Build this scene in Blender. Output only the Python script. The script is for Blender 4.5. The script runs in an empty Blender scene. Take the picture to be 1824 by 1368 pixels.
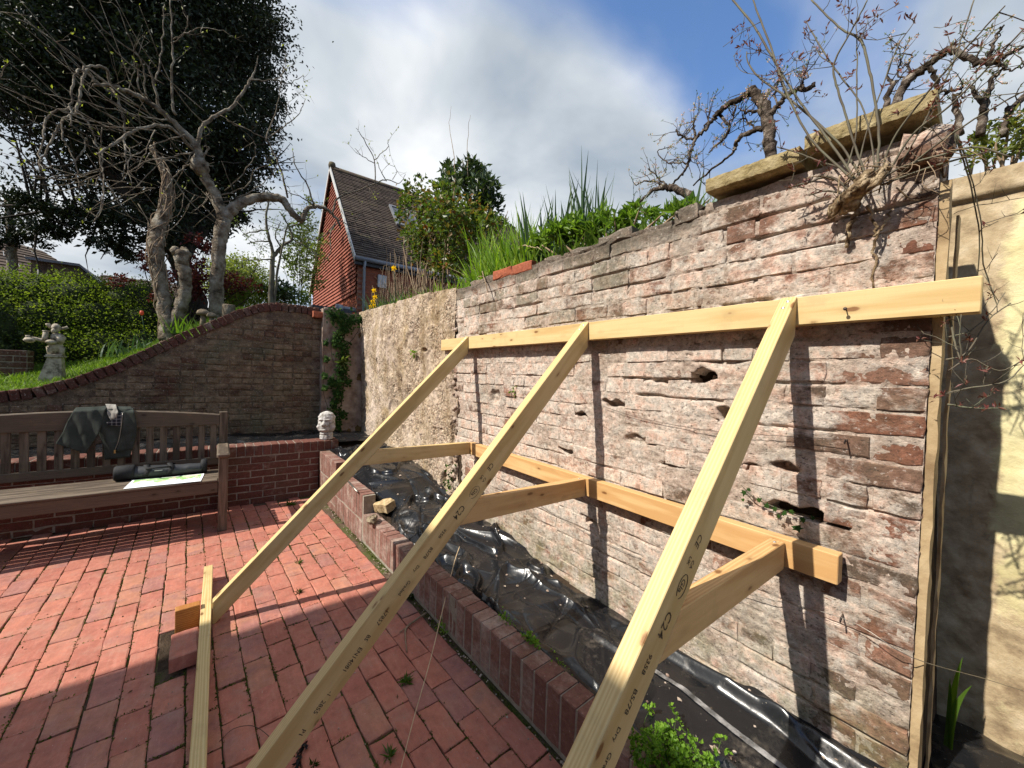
import bpy, math, random
import numpy as np
from mathutils import Vector, Matrix

SC = bpy.context.scene
COL = SC.collection
random.seed(7)
RNG = np.random.default_rng(7)
PI = math.pi

# ---------------------------------------------------------------- camera, sky, sun, exposure
EYE = Vector((0.0, 0.0, 1.43))
YAW, PITCH, ROLL = 0.6526, -0.0206, 0.0329
fwd = Vector((-math.cos(YAW) * math.cos(PITCH), math.sin(YAW) * math.cos(PITCH), math.sin(PITCH)))
rgt = Vector((math.sin(YAW), math.cos(YAW), 0.0))
upv = rgt.cross(fwd)
r2 = rgt * math.cos(ROLL) + upv * math.sin(ROLL)
u2 = upv * math.cos(ROLL) - rgt * math.sin(ROLL)
cam_data = bpy.data.cameras.new('camera')
cam_data.sensor_fit = 'HORIZONTAL'
cam_data.sensor_width = 36.0
cam_data.lens = 36.0 * 680.0 / 1824.0
cam_data.clip_start = 0.02
cam_data.clip_end = 3000.0
cam = bpy.data.objects.new('camera', cam_data)
COL.objects.link(cam)
cam.matrix_world = Matrix(((r2.x, u2.x, -fwd.x, EYE.x), (r2.y, u2.y, -fwd.y, EYE.y), (r2.z, u2.z, -fwd.z, EYE.z), (0, 0, 0, 1)))
SC.camera = cam

SUN_AZ, SUN_EL = math.radians(11.0), math.radians(47.5)      # azimuth measured from the wall's normal towards -X
to_sun = Vector((-math.sin(SUN_AZ) * math.cos(SUN_EL), -math.cos(SUN_AZ) * math.cos(SUN_EL), math.sin(SUN_EL)))
sun_data = bpy.data.lights.new('sun', 'SUN')
sun_data.energy = 5.0
sun_data.angle = math.radians(0.53)
sun_data.color = (1.0, 0.94, 0.85)
sun = bpy.data.objects.new('sun', sun_data)
COL.objects.link(sun)
sun.rotation_euler = to_sun.to_track_quat('Z', 'Y').to_euler()

SC.view_settings.view_transform = 'Standard'
SC.view_settings.look = 'None'
SC.view_settings.gamma = 1.0
SC.view_settings.exposure = 0.52
SC.view_settings.use_curve_mapping = False
SC.cycles.max_bounces = 6
SC.cycles.diffuse_bounces = 3
SC.cycles.glossy_bounces = 2
SC.cycles.transparent_max_bounces = 8
SC.cycles.transmission_bounces = 4
SC.cycles.caustics_reflective = False
SC.cycles.caustics_refractive = False


class G:
    """tiny node-tree builder"""
    def __init__(self, tree):
        self.t = tree
        tree.nodes.clear()

    def n(self, typ, props=None, **inp):
        nd = self.t.nodes.new(typ)
        for k, v in (props or {}).items():
            setattr(nd, k, v)
        for k, v in inp.items():
            key = k.replace('_', ' ')
            if k[0] == 'i' and k[1:].isdigit():
                s = nd.inputs[int(k[1:])]
            else:
                s = nd.inputs[key]
            if isinstance(v, bpy.types.NodeSocket):
                self.t.links.new(v, s)
            elif isinstance(v, bpy.types.Node):
                self.t.links.new(v.outputs[0], s)
            else:
                if s.type == 'RGBA' and len(v) == 3:
                    v = (*v, 1.0)
                s.default_value = v
        return nd

    def noise(self, vec, scale, detail=4.0, rough=0.55, dist=0.0):
        return self.n('ShaderNodeTexNoise', Vector=vec, Scale=scale, Detail=detail, Roughness=rough, Distortion=dist).outputs['Fac']

    def vor(self, vec, scale, feature='F1', rnd=1.0):
        return self.n('ShaderNodeTexVoronoi', {'feature': feature}, Vector=vec, Scale=scale, Randomness=rnd)

    def ramp(self, fac, stops, interp='LINEAR'):
        nd = self.n('ShaderNodeValToRGB', Fac=fac)
        cr = nd.color_ramp
        cr.interpolation = interp
        while len(cr.elements) < len(stops):
            cr.elements.new(0.5)
        while len(cr.elements) > len(stops):
            cr.elements.remove(cr.elements[-1])
        for e, (p, c) in zip(cr.elements, stops):
            e.position = p
            e.color = (c, c, c, 1) if isinstance(c, (int, float)) else (*c, 1)
        return nd.outputs['Color']

    def mix(self, fac, a, b, mode='MIX'):
        nd = self.n('ShaderNodeMix', {'data_type': 'RGBA', 'blend_type': mode, 'clamp_factor': True})
        for s, v in ((nd.inputs[0], fac), (nd.inputs[6], a), (nd.inputs[7], b)):
            if isinstance(v, bpy.types.NodeSocket):
                self.t.links.new(v, s)
            else:
                s.default_value = v if not isinstance(v, tuple) else (*v[:3], 1)
        return nd.outputs[2]

    def m(self, op, a, b=0.0, c=0.0):
        nd = self.n('ShaderNodeMath', {'operation': op})
        for s, v in zip(nd.inputs, (a, b, c)):
            if isinstance(v, bpy.types.NodeSocket):
                self.t.links.new(v, s)
            else:
                s.default_value = v
        return nd.outputs[0]

    def mr(self, v, a, b, c=0.0, d=1.0, smooth=False):
        nd = self.n('ShaderNodeMapRange', {'interpolation_type': 'SMOOTHSTEP' if smooth else 'LINEAR'}, Value=v)
        for i, x in enumerate((a, b, c, d)):
            nd.inputs[i + 1].default_value = x
        return nd.outputs[0]

    def mapping(self, vec, loc=(0, 0, 0), rot=(0, 0, 0), scale=(1, 1, 1)):
        return self.n('ShaderNodeMapping', Vector=vec, Location=loc, Rotation=rot, Scale=scale).outputs[0]

    def vadd(self, a, b):
        nd = self.n('ShaderNodeVectorMath', {'operation': 'ADD'})
        for s, v in zip(nd.inputs, (a, b)):
            if isinstance(v, bpy.types.NodeSocket):
                self.t.links.new(v, s)
            else:
                s.default_value = v
        return nd.outputs[0]

    def bump(self, h, strength=0.5, dist=0.01, normal=None):
        nd = self.n('ShaderNodeBump', Height=h, Strength=strength, Distance=dist)
        if normal is not None:
            self.t.links.new(normal, nd.inputs['Normal'])
        return nd.outputs[0]


# world: clear Nishita sky with broken cloud over it
world = bpy.data.worlds.new('World')
SC.world = world
world.use_nodes = True
g = G(world.node_tree)
sky = g.n('ShaderNodeTexSky', {'sky_type': 'NISHITA', 'sun_disc': False, 'sun_elevation': SUN_EL,
                               'sun_rotation': PI + SUN_AZ, 'air_density': 1.0, 'dust_density': 0.6, 'ozone_density': 2.0})
skyc = g.mix(1.0, sky.outputs[0], (1.10, 1.32, 1.55), 'MULTIPLY')
tc = g.n('ShaderNodeTexCoord').outputs['Generated']
sep = g.n('ShaderNodeSeparateXYZ', Vector=tc)
zz = g.m('ADD', g.m('MAXIMUM', sep.outputs[2], 0.0), 0.22)
px_ = g.m('DIVIDE', sep.outputs[0], zz)
py_ = g.m('DIVIDE', sep.outputs[1], zz)
pl = g.n('ShaderNodeCombineXYZ', X=px_, Y=py_, Z=0.0).outputs[0]
plr = g.mapping(pl, loc=(3.1, 1.2, 0.0), rot=(0, 0, math.radians(28)), scale=(1.0, 0.62, 1.0))
n1 = g.noise(plr, 1.15, 5.0, 0.48, 0.35)
n2 = g.noise(plr, 3.2, 6.0, 0.52, 0.2)
cov = g.m('ADD', n1, g.m('MULTIPLY', g.m('SUBTRACT', n2, 0.5), 0.24))
# more open sky towards +X (over the right end of the wall), closed cloud towards -X
bias = g.mr(px_, -1.6, 0.6, 0.16, -0.01, True)
cov = g.m('ADD', cov, bias)
mask = g.mr(cov, 0.41, 0.62, 0.0, 1.0, True)
low = g.mr(sep.outputs[2], 0.0, 0.16, 1.0, 0.0, True)
mask = g.m('MAXIMUM', mask, g.m('MULTIPLY', low, 0.75))
n3 = g.noise(g.mapping(pl, loc=(4.4, 1.3, 0.0)), 1.5, 5.0, 0.5, 0.2)
cl = g.ramp(n3, [(0.32, (2.9, 3.4, 4.0)), (0.46, (4.6, 5.0, 5.4)), (0.64, (7.2, 7.35, 7.5))])
final = g.mix(mask, skyc, cl)
bg = g.n('ShaderNodeBackground', Color=final, Strength=0.1)
g.n('ShaderNodeOutputWorld', Surface=bg.outputs[0])


# ---------------------------------------------------------------- geometry helpers
def link(o, parent=None):
    COL.objects.link(o)
    if parent is not None:
        o.parent = parent
    return o


def tag(o, label=None, cat=None, group=None, kind=None):
    if label: o['label'] = label
    if cat: o['category'] = cat
    if group: o['group'] = group
    if kind: o['kind'] = kind
    return o


def empty(name, loc, label=None, cat=None, group=None, kind=None):
    o = bpy.data.objects.new(name, None)
    o.empty_display_size = 0.1
    o.location = loc
    COL.objects.link(o)
    return tag(o, label, cat, group, kind)


def mesh_np(name, V, F, smooth=False, attr=None):
    """V (n,3); F (m,3) or (m,4) int array"""
    V = np.asarray(V, dtype=np.float32)
    F = np.asarray(F, dtype=np.int32)
    me = bpy.data.meshes.new(name)
    me.vertices.add(len(V))
    me.vertices.foreach_set('co', V.ravel())
    k = F.shape[1]
    me.loops.add(F.size)
    me.loops.foreach_set('vertex_index', F.ravel())
    me.polygons.add(len(F))
    me.polygons.foreach_set('loop_start', np.arange(0, F.size, k, dtype=np.int32))
    me.polygons.foreach_set('use_smooth', np.full(len(F), smooth))
    if attr is not None:
        a = me.attributes.new('rnd', 'FLOAT', 'FACE')
        a.data.foreach_set('value', np.asarray(attr, dtype=np.float32))
    me.update(calc_edges=True)
    me.validate()
    return me


class MB:
    """collects boxes, bars, tubes, quads; builds ONE mesh object"""
    def __init__(self):
        self.v, self.f, self.s, self.r = [], [], [], []
        self.cur = 0.0

    def add(self, vs, fs, smooth=False):
        b = len(self.v)
        self.v.extend([tuple(x) for x in vs])
        for q in fs:
            self.f.append(tuple(i + b for i in q))
            self.s.append(smooth)
            self.r.append(self.cur)
        return self

    def box(self, x0, x1, y0, y1, z0, z1, M=None, bev=0.0):
        if bev > 0:
            vs, fs = [], []
            b = bev
            ring = lambda a0, a1, c0, c1, z: [(a0 + b, c0, z), (a1 - b, c0, z), (a1, c0 + b, z), (a1, c1 - b, z), (a1 - b, c1, z), (a0 + b, c1, z), (a0, c1 - b, z), (a0, c0 + b, z)]
            rings = [ring(x0 + b, x1 - b, y0 + b, y1 - b, z0), ring(x0, x1, y0, y1, z0 + b), ring(x0, x1, y0, y1, z1 - b), ring(x0 + b, x1 - b, y0 + b, y1 - b, z1)]
            for r in rings: vs += r
            for k in range(3):
                for i in range(8):
                    j = (i + 1) % 8
                    fs.append((k * 8 + i, k * 8 + j, k * 8 + 8 + j, k * 8 + 8 + i))
            fs.append(tuple(range(7, -1, -1)))
            fs.append(tuple(range(24, 32)))
        else:
            vs = [(x0, y0, z0), (x1, y0, z0), (x1, y1, z0), (x0, y1, z0), (x0, y0, z1), (x1, y0, z1), (x1, y1, z1), (x0, y1, z1)]
            fs = [(0, 3, 2, 1), (4, 5, 6, 7), (0, 1, 5, 4), (1, 2, 6, 5), (2, 3, 7, 6), (3, 0, 4, 7)]
        if M is not None:
            vs = [tuple(M @ Vector(p)) for p in vs]
        return self.add(vs, fs)

    def tube(self, pts, rad, n=6, cap=True, wob=0.0):
        pts = [Vector(p) for p in pts]
        if isinstance(rad, (int, float)): rad = [rad] * len(pts)
        vs, fs = [], []
        t0 = (pts[1] - pts[0]).normalized()
        a = t0.orthogonal().normalized()
        for i, p in enumerate(pts):
            t = (pts[min(i + 1, len(pts) - 1)] - pts[max(i - 1, 0)])
            t = t.normalized() if t.length > 1e-9 else t0
            a = (a - t * a.dot(t))
            a = a.normalized() if a.length > 1e-6 else t.orthogonal().normalized()
            b = t.cross(a)
            for k in range(n):
                w = 2 * PI * k / n
                rr = rad[i] * (1 + (random.uniform(-wob, wob) if wob else 0))
                vs.append(tuple(p + (a * math.cos(w) + b * math.sin(w)) * rr))
        for i in range(len(pts) - 1):
            for k in range(n):
                j = (k + 1) % n
                fs.append((i * n + k, i * n + j, i * n + n + j, i * n + n + k))
        if cap:
            fs.append(tuple(range(n - 1, -1, -1)))
            fs.append(tuple(range((len(pts) - 1) * n, len(pts) * n)))
        return self.add(vs, fs, True)

    def lathe(self, prof, n=14, M=None):
        vs, fs = [], []
        for r, z in prof:
            for k in range(n):
                w = 2 * PI * k / n
                vs.append((r * math.cos(w), r * math.sin(w), z))
        for i in range(len(prof) - 1):
            for k in range(n):
                j = (k + 1) % n
                fs.append((i * n + k, i * n + j, i * n + n + j, i * n + n + k))
        fs.append(tuple(range(n - 1, -1, -1)))
        fs.append(tuple(range((len(prof) - 1) * n, len(prof) * n)))
        if M is not None: vs = [tuple(M @ Vector(p)) for p in vs]
        return self.add(vs, fs, True)

    def blob(self, c, r, n=10, m=7, jit=0.08, M=None, seed=0):
        rr = random.Random(seed)
        vs = [(c[0], c[1], c[2] - r[2])]
        for i in range(1, m):
            th = PI * i / m
            for k in range(n):
                w = 2 * PI * k / n
                q = 1 + rr.uniform(-jit, jit)
                vs.append((c[0] + r[0] * q * math.sin(th) * math.cos(w), c[1] + r[1] * q * math.sin(th) * math.sin(w), c[2] - r[2] * q * math.cos(th)))
        vs.append((c[0], c[1], c[2] + r[2]))
        fs = [(0, 1 + (k + 1) % n, 1 + k) for k in range(n)]
        for i in range(m - 2):
            for k in range(n):
                j = (k + 1) % n
                fs.append((1 + i * n + k, 1 + i * n + j, 1 + i * n + n + j, 1 + i * n + n + k))
        L = len(vs) - 1
        fs += [(L, 1 + (m - 2) * n + k, 1 + (m - 2) * n + (k + 1) % n) for k in range(n)]
        if M is not None: vs = [tuple(M @ Vector(p)) for p in vs]
        return self.add(vs, fs, True)

    def mesh(self, name):
        me = bpy.data.meshes.new(name)
        me.from_pydata(self.v, [], self.f)
        me.polygons.foreach_set('use_smooth', self.s)
        if any(self.r):
            a = me.attributes.new('rnd', 'FLOAT', 'FACE')
            a.data.foreach_set('value', self.r)
        me.update()
        return me

    def build(self, name, mat, parent=None, loc=None):
        """vertices are given in world space; they are stored relative to the parent (or loc)"""
        o_ = Vector(loc) if loc is not None else Vector((0, 0, 0))
        base = Vector(parent_world(parent)) if parent is not None else Vector((0, 0, 0))
        org = o_ if loc is not None else base
        self.v = [(x - org.x, y - org.y, z - org.z) for x, y, z in self.v]
        ob = bpy.data.objects.new(name, self.mesh(name))
        ob.data.materials.append(mat)
        link(ob, parent)
        ob.location = org - base
        return ob


def parent_world(p):
    v = Vector((0, 0, 0))
    while p is not None:
        v = v + p.location
        p = p.parent
    return v


def np_obj(name, V, F, mat, parent=None, smooth=False, attr=None, loc=None):
    base = parent_world(parent) if parent is not None else Vector((0, 0, 0))
    org = Vector(loc) if loc is not None else base
    V = np.asarray(V, dtype=np.float64) - np.array(org)
    o = bpy.data.objects.new(name, mesh_np(name, V, F, smooth, attr))
    o.data.materials.append(mat)
    link(o, parent)
    o.location = org - base
    return o


def place(name, me, parent, M, color=None):
    """a shared mesh placed by world matrix M under an unrotated parent"""
    o = bpy.data.objects.new(name, me)
    link(o, parent)
    b = parent_world(parent) if parent is not None else Vector((0, 0, 0))
    M = M.copy()
    M.translation = M.translation - b
    o.matrix_local = M
    return o


def catmull(pts, sub=4):
    """pts: list of (x,y,z,r) -> smooth list"""
    P = [np.array(p, float) for p in pts]
    if len(P) < 3: return [tuple(p) for p in P]
    Q = [2 * P[0] - P[1]] + P + [2 * P[-1] - P[-2]]
    out = []
    for i in range(1, len(Q) - 2):
        for k in range(sub):
            t = k / sub
            a, b, c, d = Q[i - 1], Q[i], Q[i + 1], Q[i + 2]
            out.append(0.5 * (2 * b + (c - a) * t + (2 * a - 5 * b + 4 * c - d) * t * t + (3 * b - a - 3 * c + d) * t ** 3))
    out.append(P[-1])
    return [(*p[:3], max(p[3], 0.0008)) for p in out]


# value noise in numpy
_PERM = RNG.permutation(4096)
_VAL = RNG.random(4096)


def vnoise(x, y, z=0.0, seed=0):
    x, y = np.asarray(x, float) + seed * 17.13, np.asarray(y, float) + seed * 7.71
    z = np.broadcast_to(np.asarray(z, float), x.shape)
    xi, yi, zi = np.floor(x).astype(int), np.floor(y).astype(int), np.floor(z).astype(int)
    fx, fy, fz = x - xi, y - yi, z - zi
    s = lambda t: t * t * (3 - 2 * t)
    fx, fy, fz = s(fx), s(fy), s(fz)
    h = lambda a, b, c: _VAL[_PERM[(_PERM[(_PERM[a & 4095] + b) & 4095] + c) & 4095]]
    r = 0
    for dx in (0, 1):
        for dy in (0, 1):
            for dz in (0, 1):
                w = (fx if dx else 1 - fx) * (fy if dy else 1 - fy) * (fz if dz else 1 - fz)
                r = r + w * h(xi + dx, yi + dy, zi + dz)
    return r


def fbm(x, y, z=0.0, oct=4, seed=0, gain=0.5):
    a, t, s = 1.0, 0.0, 0.0
    for k in range(oct):
        t = t + a * vnoise(np.asarray(x) * 2 ** k, np.asarray(y) * 2 ** k, np.asarray(z) * 2 ** k, seed + k)
        s += a
        a *= gain
    return t / s


def smooth(a, b, x):
    t = np.clip((x - a) / (b - a), 0, 1)
    return t * t * (3 - 2 * t)


def grid_faces(nu, nv):
    i = np.arange(nu - 1)[:, None] * nv + np.arange(nv - 1)[None, :]
    i = i.ravel()
    return np.stack([i, i + nv, i + nv + 1, i + 1], 1)


# leaves: each leaf is a folded rhombus of two triangles
def leaf_arrays(C, L, W, rng, up=0.35, out=None, droop=0.0, axis=None):
    n = len(C)
    d = rng.normal(size=(n, 3))
    d[:, 2] += up - droop
    if out is not None: d += out
    if axis is not None: d = axis + d * 0.35
    d /= np.linalg.norm(d, axis=1, keepdims=True) + 1e-9
    q = rng.normal(size=(n, 3))
    q[:, 2] += 1.2
    s = np.cross(d, q)
    s /= np.linalg.norm(s, axis=1, keepdims=True) + 1e-9
    nn = np.cross(s, d)
    L = (np.asarray(L) * rng.uniform(0.65, 1.25, n))[:, None]
    W = np.asarray(W) * (0.8 + 0.4 * rng.random(n))[:, None]
    mid = C + d * L * 0.45
    fold = nn * W * 0.18
    V = np.stack([C, mid - s * W * 0.5 + fold, C + d * L - nn * L * 0.10, mid + s * W * 0.5 + fold], 1).reshape(-1, 3)
    b = (np.arange(n) * 4)[:, None]
    F = np.concatenate([b + [0, 2, 1], b + [0, 3, 2]], 1).reshape(-1, 3)
    at = np.repeat(rng.random(n), 2)
    return V, F, at


def leaves(name, C, L, W, mat, parent=None, seed=1, kind=None, **kw):
    rng = np.random.default_rng(seed)
    V, F, at = leaf_arrays(np.asarray(C, float), L, W, rng, **kw)
    o = np_obj(name, V, F, mat, parent, attr=at)
    if kind: o['kind'] = kind
    return o


def blades_arrays(B, H, W, rng, lean=0.35, bend=0.5, seg=4, dirs=None):
    """strap-like blades: B base points (n,3)"""
    n = len(B)
    a = rng.uniform(0, 2 * PI, n)
    hd = np.stack([np.cos(a), np.sin(a), np.zeros(n)], 1)
    if dirs is not None: hd = dirs
    H = np.asarray(H) * rng.uniform(0.6, 1.15, n)
    ln = lean * rng.uniform(0.2, 1.3, n)
    bd = bend * rng.uniform(0.1, 1.4, n)
    a2 = rng.uniform(0, 2 * PI, n)
    sd = np.stack([np.cos(a2), np.sin(a2), np.zeros(n)], 1)
    rows = []
    for k in range(seg + 1):
        t = k / seg
        h = H * (t - 0.25 * bd * t ** 3)
        off = H * (ln * t + bd * t ** 2.4 * 0.6)
        p = B + hd * off[:, None] + np.array([0, 0, 1.0]) * h[:, None]
        w = W * (1 - t ** 2.2) * 0.5 + 0.0004
        w = np.broadcast_to(w, n)[:, None] if np.ndim(w) == 0 else w[:, None]
        rows.append(p - sd * w)
        rows.append(p + sd * w)
    V = np.stack(rows, 1).reshape(-1, 3)
    m = 2 * (seg + 1)
    F = []
    b = (np.arange(n) * m)[:, None]
    for k in range(seg):
        F.append(b + [2 * k, 2 * k + 1, 2 * k + 3, 2 * k + 2])
    F = np.stack(F, 1).reshape(-1, 4)
    return V, F, np.repeat(rng.random(n), seg)


def blades(name, B, H, W, mat, parent=None, seed=1, kind=None, **kw):
    rng = np.random.default_rng(seed)
    V, F, at = blades_arrays(np.asarray(B, float), H, W, rng, **kw)
    o = np_obj(name, V, F, mat, parent, attr=at)
    if kind: o['kind'] = kind
    return o


# ---------------------------------------------------------------- materials
MATS = {}


def new_mat(name):
    m = bpy.data.materials.new(name)
    m.use_nodes = True
    return m, G(m.node_tree)


def out(g, bsdf):
    g.n('ShaderNodeOutputMaterial', Surface=bsdf.outputs[0])


def pbsdf(g, col, rough=0.8, normal=None, spec=0.3, **kw):
    d = dict(Base_Color=col, Roughness=rough)
    nd = g.n('ShaderNodeBsdfPrincipled', None, **d)
    nd.inputs['Specular IOR Level'].default_value = spec
    if normal is not None: g.t.links.new(normal, nd.inputs['Normal'])
    for k, v in kw.items():
        s = nd.inputs[k.replace('_', ' ')]
        if isinstance(v, bpy.types.NodeSocket): g.t.links.new(v, s)
        else: s.default_value = v
    return nd


def rnd_of(g):
    oi = g.n('ShaderNodeObjectInfo').outputs['Random']
    at = g.n('ShaderNodeAttribute', {'attribute_name': 'rnd'}).outputs['Fac']
    return g.m('FRACT', g.m('ADD', oi, at))


def simple(name, stops, scale=20.0, rough=0.8, bump=0.3, bscale=None, bdist=0.003, spec=0.3, metallic=0.0, rnd=0.0, coords='OBJ'):
    m, g = new_mat(name)
    v = g.n('ShaderNodeTexCoord').outputs['Object'] if coords == 'OBJ' else g.n('ShaderNodeNewGeometry').outputs['Position']
    f = g.noise(v, scale, 6.0, 0.6)
    if rnd:
        f = g.m('ADD', g.m('MULTIPLY', f, 1 - rnd), g.m('MULTIPLY', rnd_of(g), rnd))
    c = g.ramp(f, stops)
    b = g.bump(g.noise(v, bscale or scale * 4, 6.0, 0.65), bump, bdist)
    out(g, pbsdf(g, c, rough, b, spec, Metallic=metallic))
    MATS[name] = m
    return m


def brick_material(name, bricks, coat, coat_lo, coat_hi, xbias=None, mortar=False, green=0.3, bumpd=0.004, coat_scale=7.0, seed=0.0, rough=0.92, speck=0.5, olive=False, grain=0.5):
    """old clay brick under patchy lime / render residue, all in world space so that patches cross from brick to brick"""
    m, g = new_mat(name)
    pos = g.n('ShaderNodeNewGeometry').outputs['Position']
    v = g.mapping(pos, loc=(seed, seed * 0.7, seed * 1.3))
    r = rnd_of(g)
    r2_ = g.m('FRACT', g.m('MULTIPLY', r, 7.31))
    vr = g.vadd(v, g.n('ShaderNodeCombineXYZ', X=g.m('MULTIPLY', r, 13.0), Y=0.0, Z=g.m('MULTIPLY', r, 7.0)).outputs[0])
    fine = g.noise(vr, 60.0, 6.0, 0.7)
    if mortar:
        base = g.ramp(g.noise(v, 18.0, 8.0, 0.65), bricks)
    else:
        f = g.m('ADD', g.m('MULTIPLY', r, 0.72), g.m('MULTIPLY', g.noise(vr, 11.0, 5.0, 0.6), 0.42))
        base = g.ramp(f, bricks)
    base = g.mix(g.mr(fine, 0.35, 0.75, 0.0, 0.35), base, (0.03, 0.02, 0.016))
    big = g.noise(v, 1.7, 4.0, 0.55, 0.3)
    pat = g.noise(g.mapping(v, scale=(1.0, 1.0, 1.5)), coat_scale, 9.0, 0.70, 0.25)
    mask = g.m('ADD', pat, g.m('MULTIPLY', g.m('SUBTRACT', big, 0.5), 0.35))
    if not mortar:
        mask = g.m('ADD', mask, g.m('MULTIPLY', g.m('SUBTRACT', r2_, 0.5), 0.16))
    sx = g.n('ShaderNodeSeparateXYZ', Vector=pos)
    if xbias:
        mask = g.m('ADD', mask, g.mr(sx.outputs[0], xbias[0], xbias[1], 0.0, xbias[2], True))
    cov = g.mr(mask, coat_lo, coat_hi, 0.0, 1.0)
    cc = g.ramp(g.noise(v, 14.0, 9.0, 0.74), coat)
    c = g.mix(cov, base, cc)
    if green:
        gn = g.mr(g.noise(g.mapping(v, loc=(5, 3, 9)), 2.3, 5.0, 0.6), 0.50, 0.68, 0.0, green)
        c = g.mix(gn, c, (0.11, 0.115, 0.07))
    if olive:
        zone = g.m('MULTIPLY', g.mr(sx.outputs[2], 1.45, 1.95), g.mr(sx.outputs[0], -0.75, -1.3, 0.0, 0.15 if mortar else 0.9))
        pick = g.mr(g.m('ADD', g.m('MULTIPLY', g.m('FRACT', g.m('MULTIPLY', r, 3.77)), 0.6), g.m('MULTIPLY', g.noise(v, 16.0, 6.0, 0.7), 0.5)), 0.52, 0.70, 0.0, 0.80)
        c = g.mix(g.m('MULTIPLY', zone, pick), c, g.ramp(g.noise(v, 30.0, 6.0, 0.7), [(0.3, (0.085, 0.075, 0.045)), (0.7, (0.24, 0.215, 0.15))]))
        top = g.m('MULTIPLY', g.mr(sx.outputs[2], 2.06, 2.13), g.mr(sx.outputs[0], -0.80, -0.88))
        c = g.mix(g.m('MULTIPLY', top, 0.82), c, g.ramp(g.noise(v, 30.0, 6.0, 0.7), [(0.3, (0.05, 0.042, 0.03)), (0.7, (0.16, 0.125, 0.09))]))
        low = g.m('MULTIPLY', g.mr(sx.outputs[2], 0.62, 0.30), g.mr(g.noise(v, 9.0, 6.0, 0.65), 0.40, 0.60))
        c = g.mix(g.m('MULTIPLY', low, 0.6), c, (0.19, 0.185, 0.095))
    tone = g.mr(g.noise(v, 42.0, 10.0, 0.82), 0.32, 0.68, 1.0 - grain, 1.0 + grain * 0.75)
    c = g.mix(1.0, c, g.n('ShaderNodeCombineXYZ', X=tone, Y=tone, Z=tone).outputs[0], 'MULTIPLY')
    sp = g.mr(g.noise(g.mapping(v, scale=(0.8, 1.0, 1.5)), 78.0, 5.0, 0.7), 0.575, 0.64, 0.0, min(1.0, speck * 1.3))
    c = g.mix(sp, c, (0.055, 0.040, 0.028))
    sp2 = g.mr(g.noise(g.mapping(v, loc=(2, 8, 1)), 62.0, 5.0, 0.7), 0.60, 0.68, 0.0, speck)
    c = g.mix(sp2, c, (0.66, 0.59, 0.52))
    h = g.m('ADD', g.m('MULTIPLY', g.noise(v, 40.0, 10.0, 0.80), 0.9), g.m('MULTIPLY', cov, 0.28))
    h = g.m('ADD', h, g.m('MULTIPLY', g.noise(v, 170.0, 4.0, 0.7), 0.25))
    b = g.bump(h, 0.95, bumpd)
    out(g, pbsdf(g, c, rough, b, 0.2))
    MATS[name] = m
    return m


OLD_BRICKS = [(0.05, (0.12, 0.056, 0.038)), (0.25, (0.25, 0.108, 0.066)), (0.42, (0.16, 0.102, 0.070)), (0.58, (0.31, 0.155, 0.102)), (0.74, (0.12, 0.085, 0.060)), (0.92, (0.26, 0.142, 0.096))]
PINK_COAT = [(0.28, (0.22, 0.155, 0.115)), (0.38, (0.54, 0.355, 0.270)), (0.47, (0.62, 0.49, 0.395)), (0.56, (0.48, 0.425, 0.365)), (0.65, (0.71, 0.605, 0.50)), (0.78, (0.75, 0.69, 0.61))]
brick_material('old_brick', OLD_BRICKS, PINK_COAT, 0.34, 0.47, xbias=(-0.48, -0.22, -0.17), olive=True, speck=0.6, grain=0.55, bumpd=0.007)
brick_material('old_mortar', [(0.25, (0.34, 0.24, 0.18)), (0.5, (0.52, 0.41, 0.33)), (0.75, (0.64, 0.55, 0.45))], PINK_COAT, 0.40, 0.58, mortar=True, bumpd=0.009, olive=True, speck=0.6, grain=0.55)
brick_material('rubble', [(0.2, (0.10, 0.07, 0.05)), (0.5, (0.30, 0.20, 0.15)), (0.8, (0.48, 0.38, 0.30))], PINK_COAT, 0.5, 0.7, green=0.4)
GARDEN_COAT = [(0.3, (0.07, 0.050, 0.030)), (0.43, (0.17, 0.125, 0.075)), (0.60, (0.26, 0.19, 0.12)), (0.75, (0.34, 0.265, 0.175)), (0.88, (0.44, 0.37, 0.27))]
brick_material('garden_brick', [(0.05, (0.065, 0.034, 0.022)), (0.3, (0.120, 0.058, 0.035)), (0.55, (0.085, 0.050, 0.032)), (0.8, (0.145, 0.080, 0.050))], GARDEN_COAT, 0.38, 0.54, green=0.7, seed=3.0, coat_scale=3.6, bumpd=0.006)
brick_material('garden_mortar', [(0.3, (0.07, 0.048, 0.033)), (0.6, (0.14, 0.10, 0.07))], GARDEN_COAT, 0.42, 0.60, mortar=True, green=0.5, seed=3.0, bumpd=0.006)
brick_material('coping_brick', [(0.05, (0.075, 0.030, 0.021)), (0.4, (0.115, 0.045, 0.031)), (0.7, (0.09, 0.038, 0.027)), (0.95, (0.14, 0.062, 0.044))], [(0.4, (0.22, 0.16, 0.12)), (0.7, (0.34, 0.29, 0.24))], 0.58, 0.75, green=0.3, seed=6.0)
brick_material('soldier_brick', [(0.05, (0.19, 0.092, 0.070)), (0.4, (0.245, 0.120, 0.092)), (0.7, (0.215, 0.108, 0.084)), (0.95, (0.28, 0.150, 0.115))], [(0.3, (0.27, 0.18, 0.14)), (0.6, (0.40, 0.32, 0.27)), (0.8, (0.50, 0.45, 0.39))], 0.47, 0.72, green=0.3, seed=9.0, speck=0.22, bumpd=0.003, grain=0.35)
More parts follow.
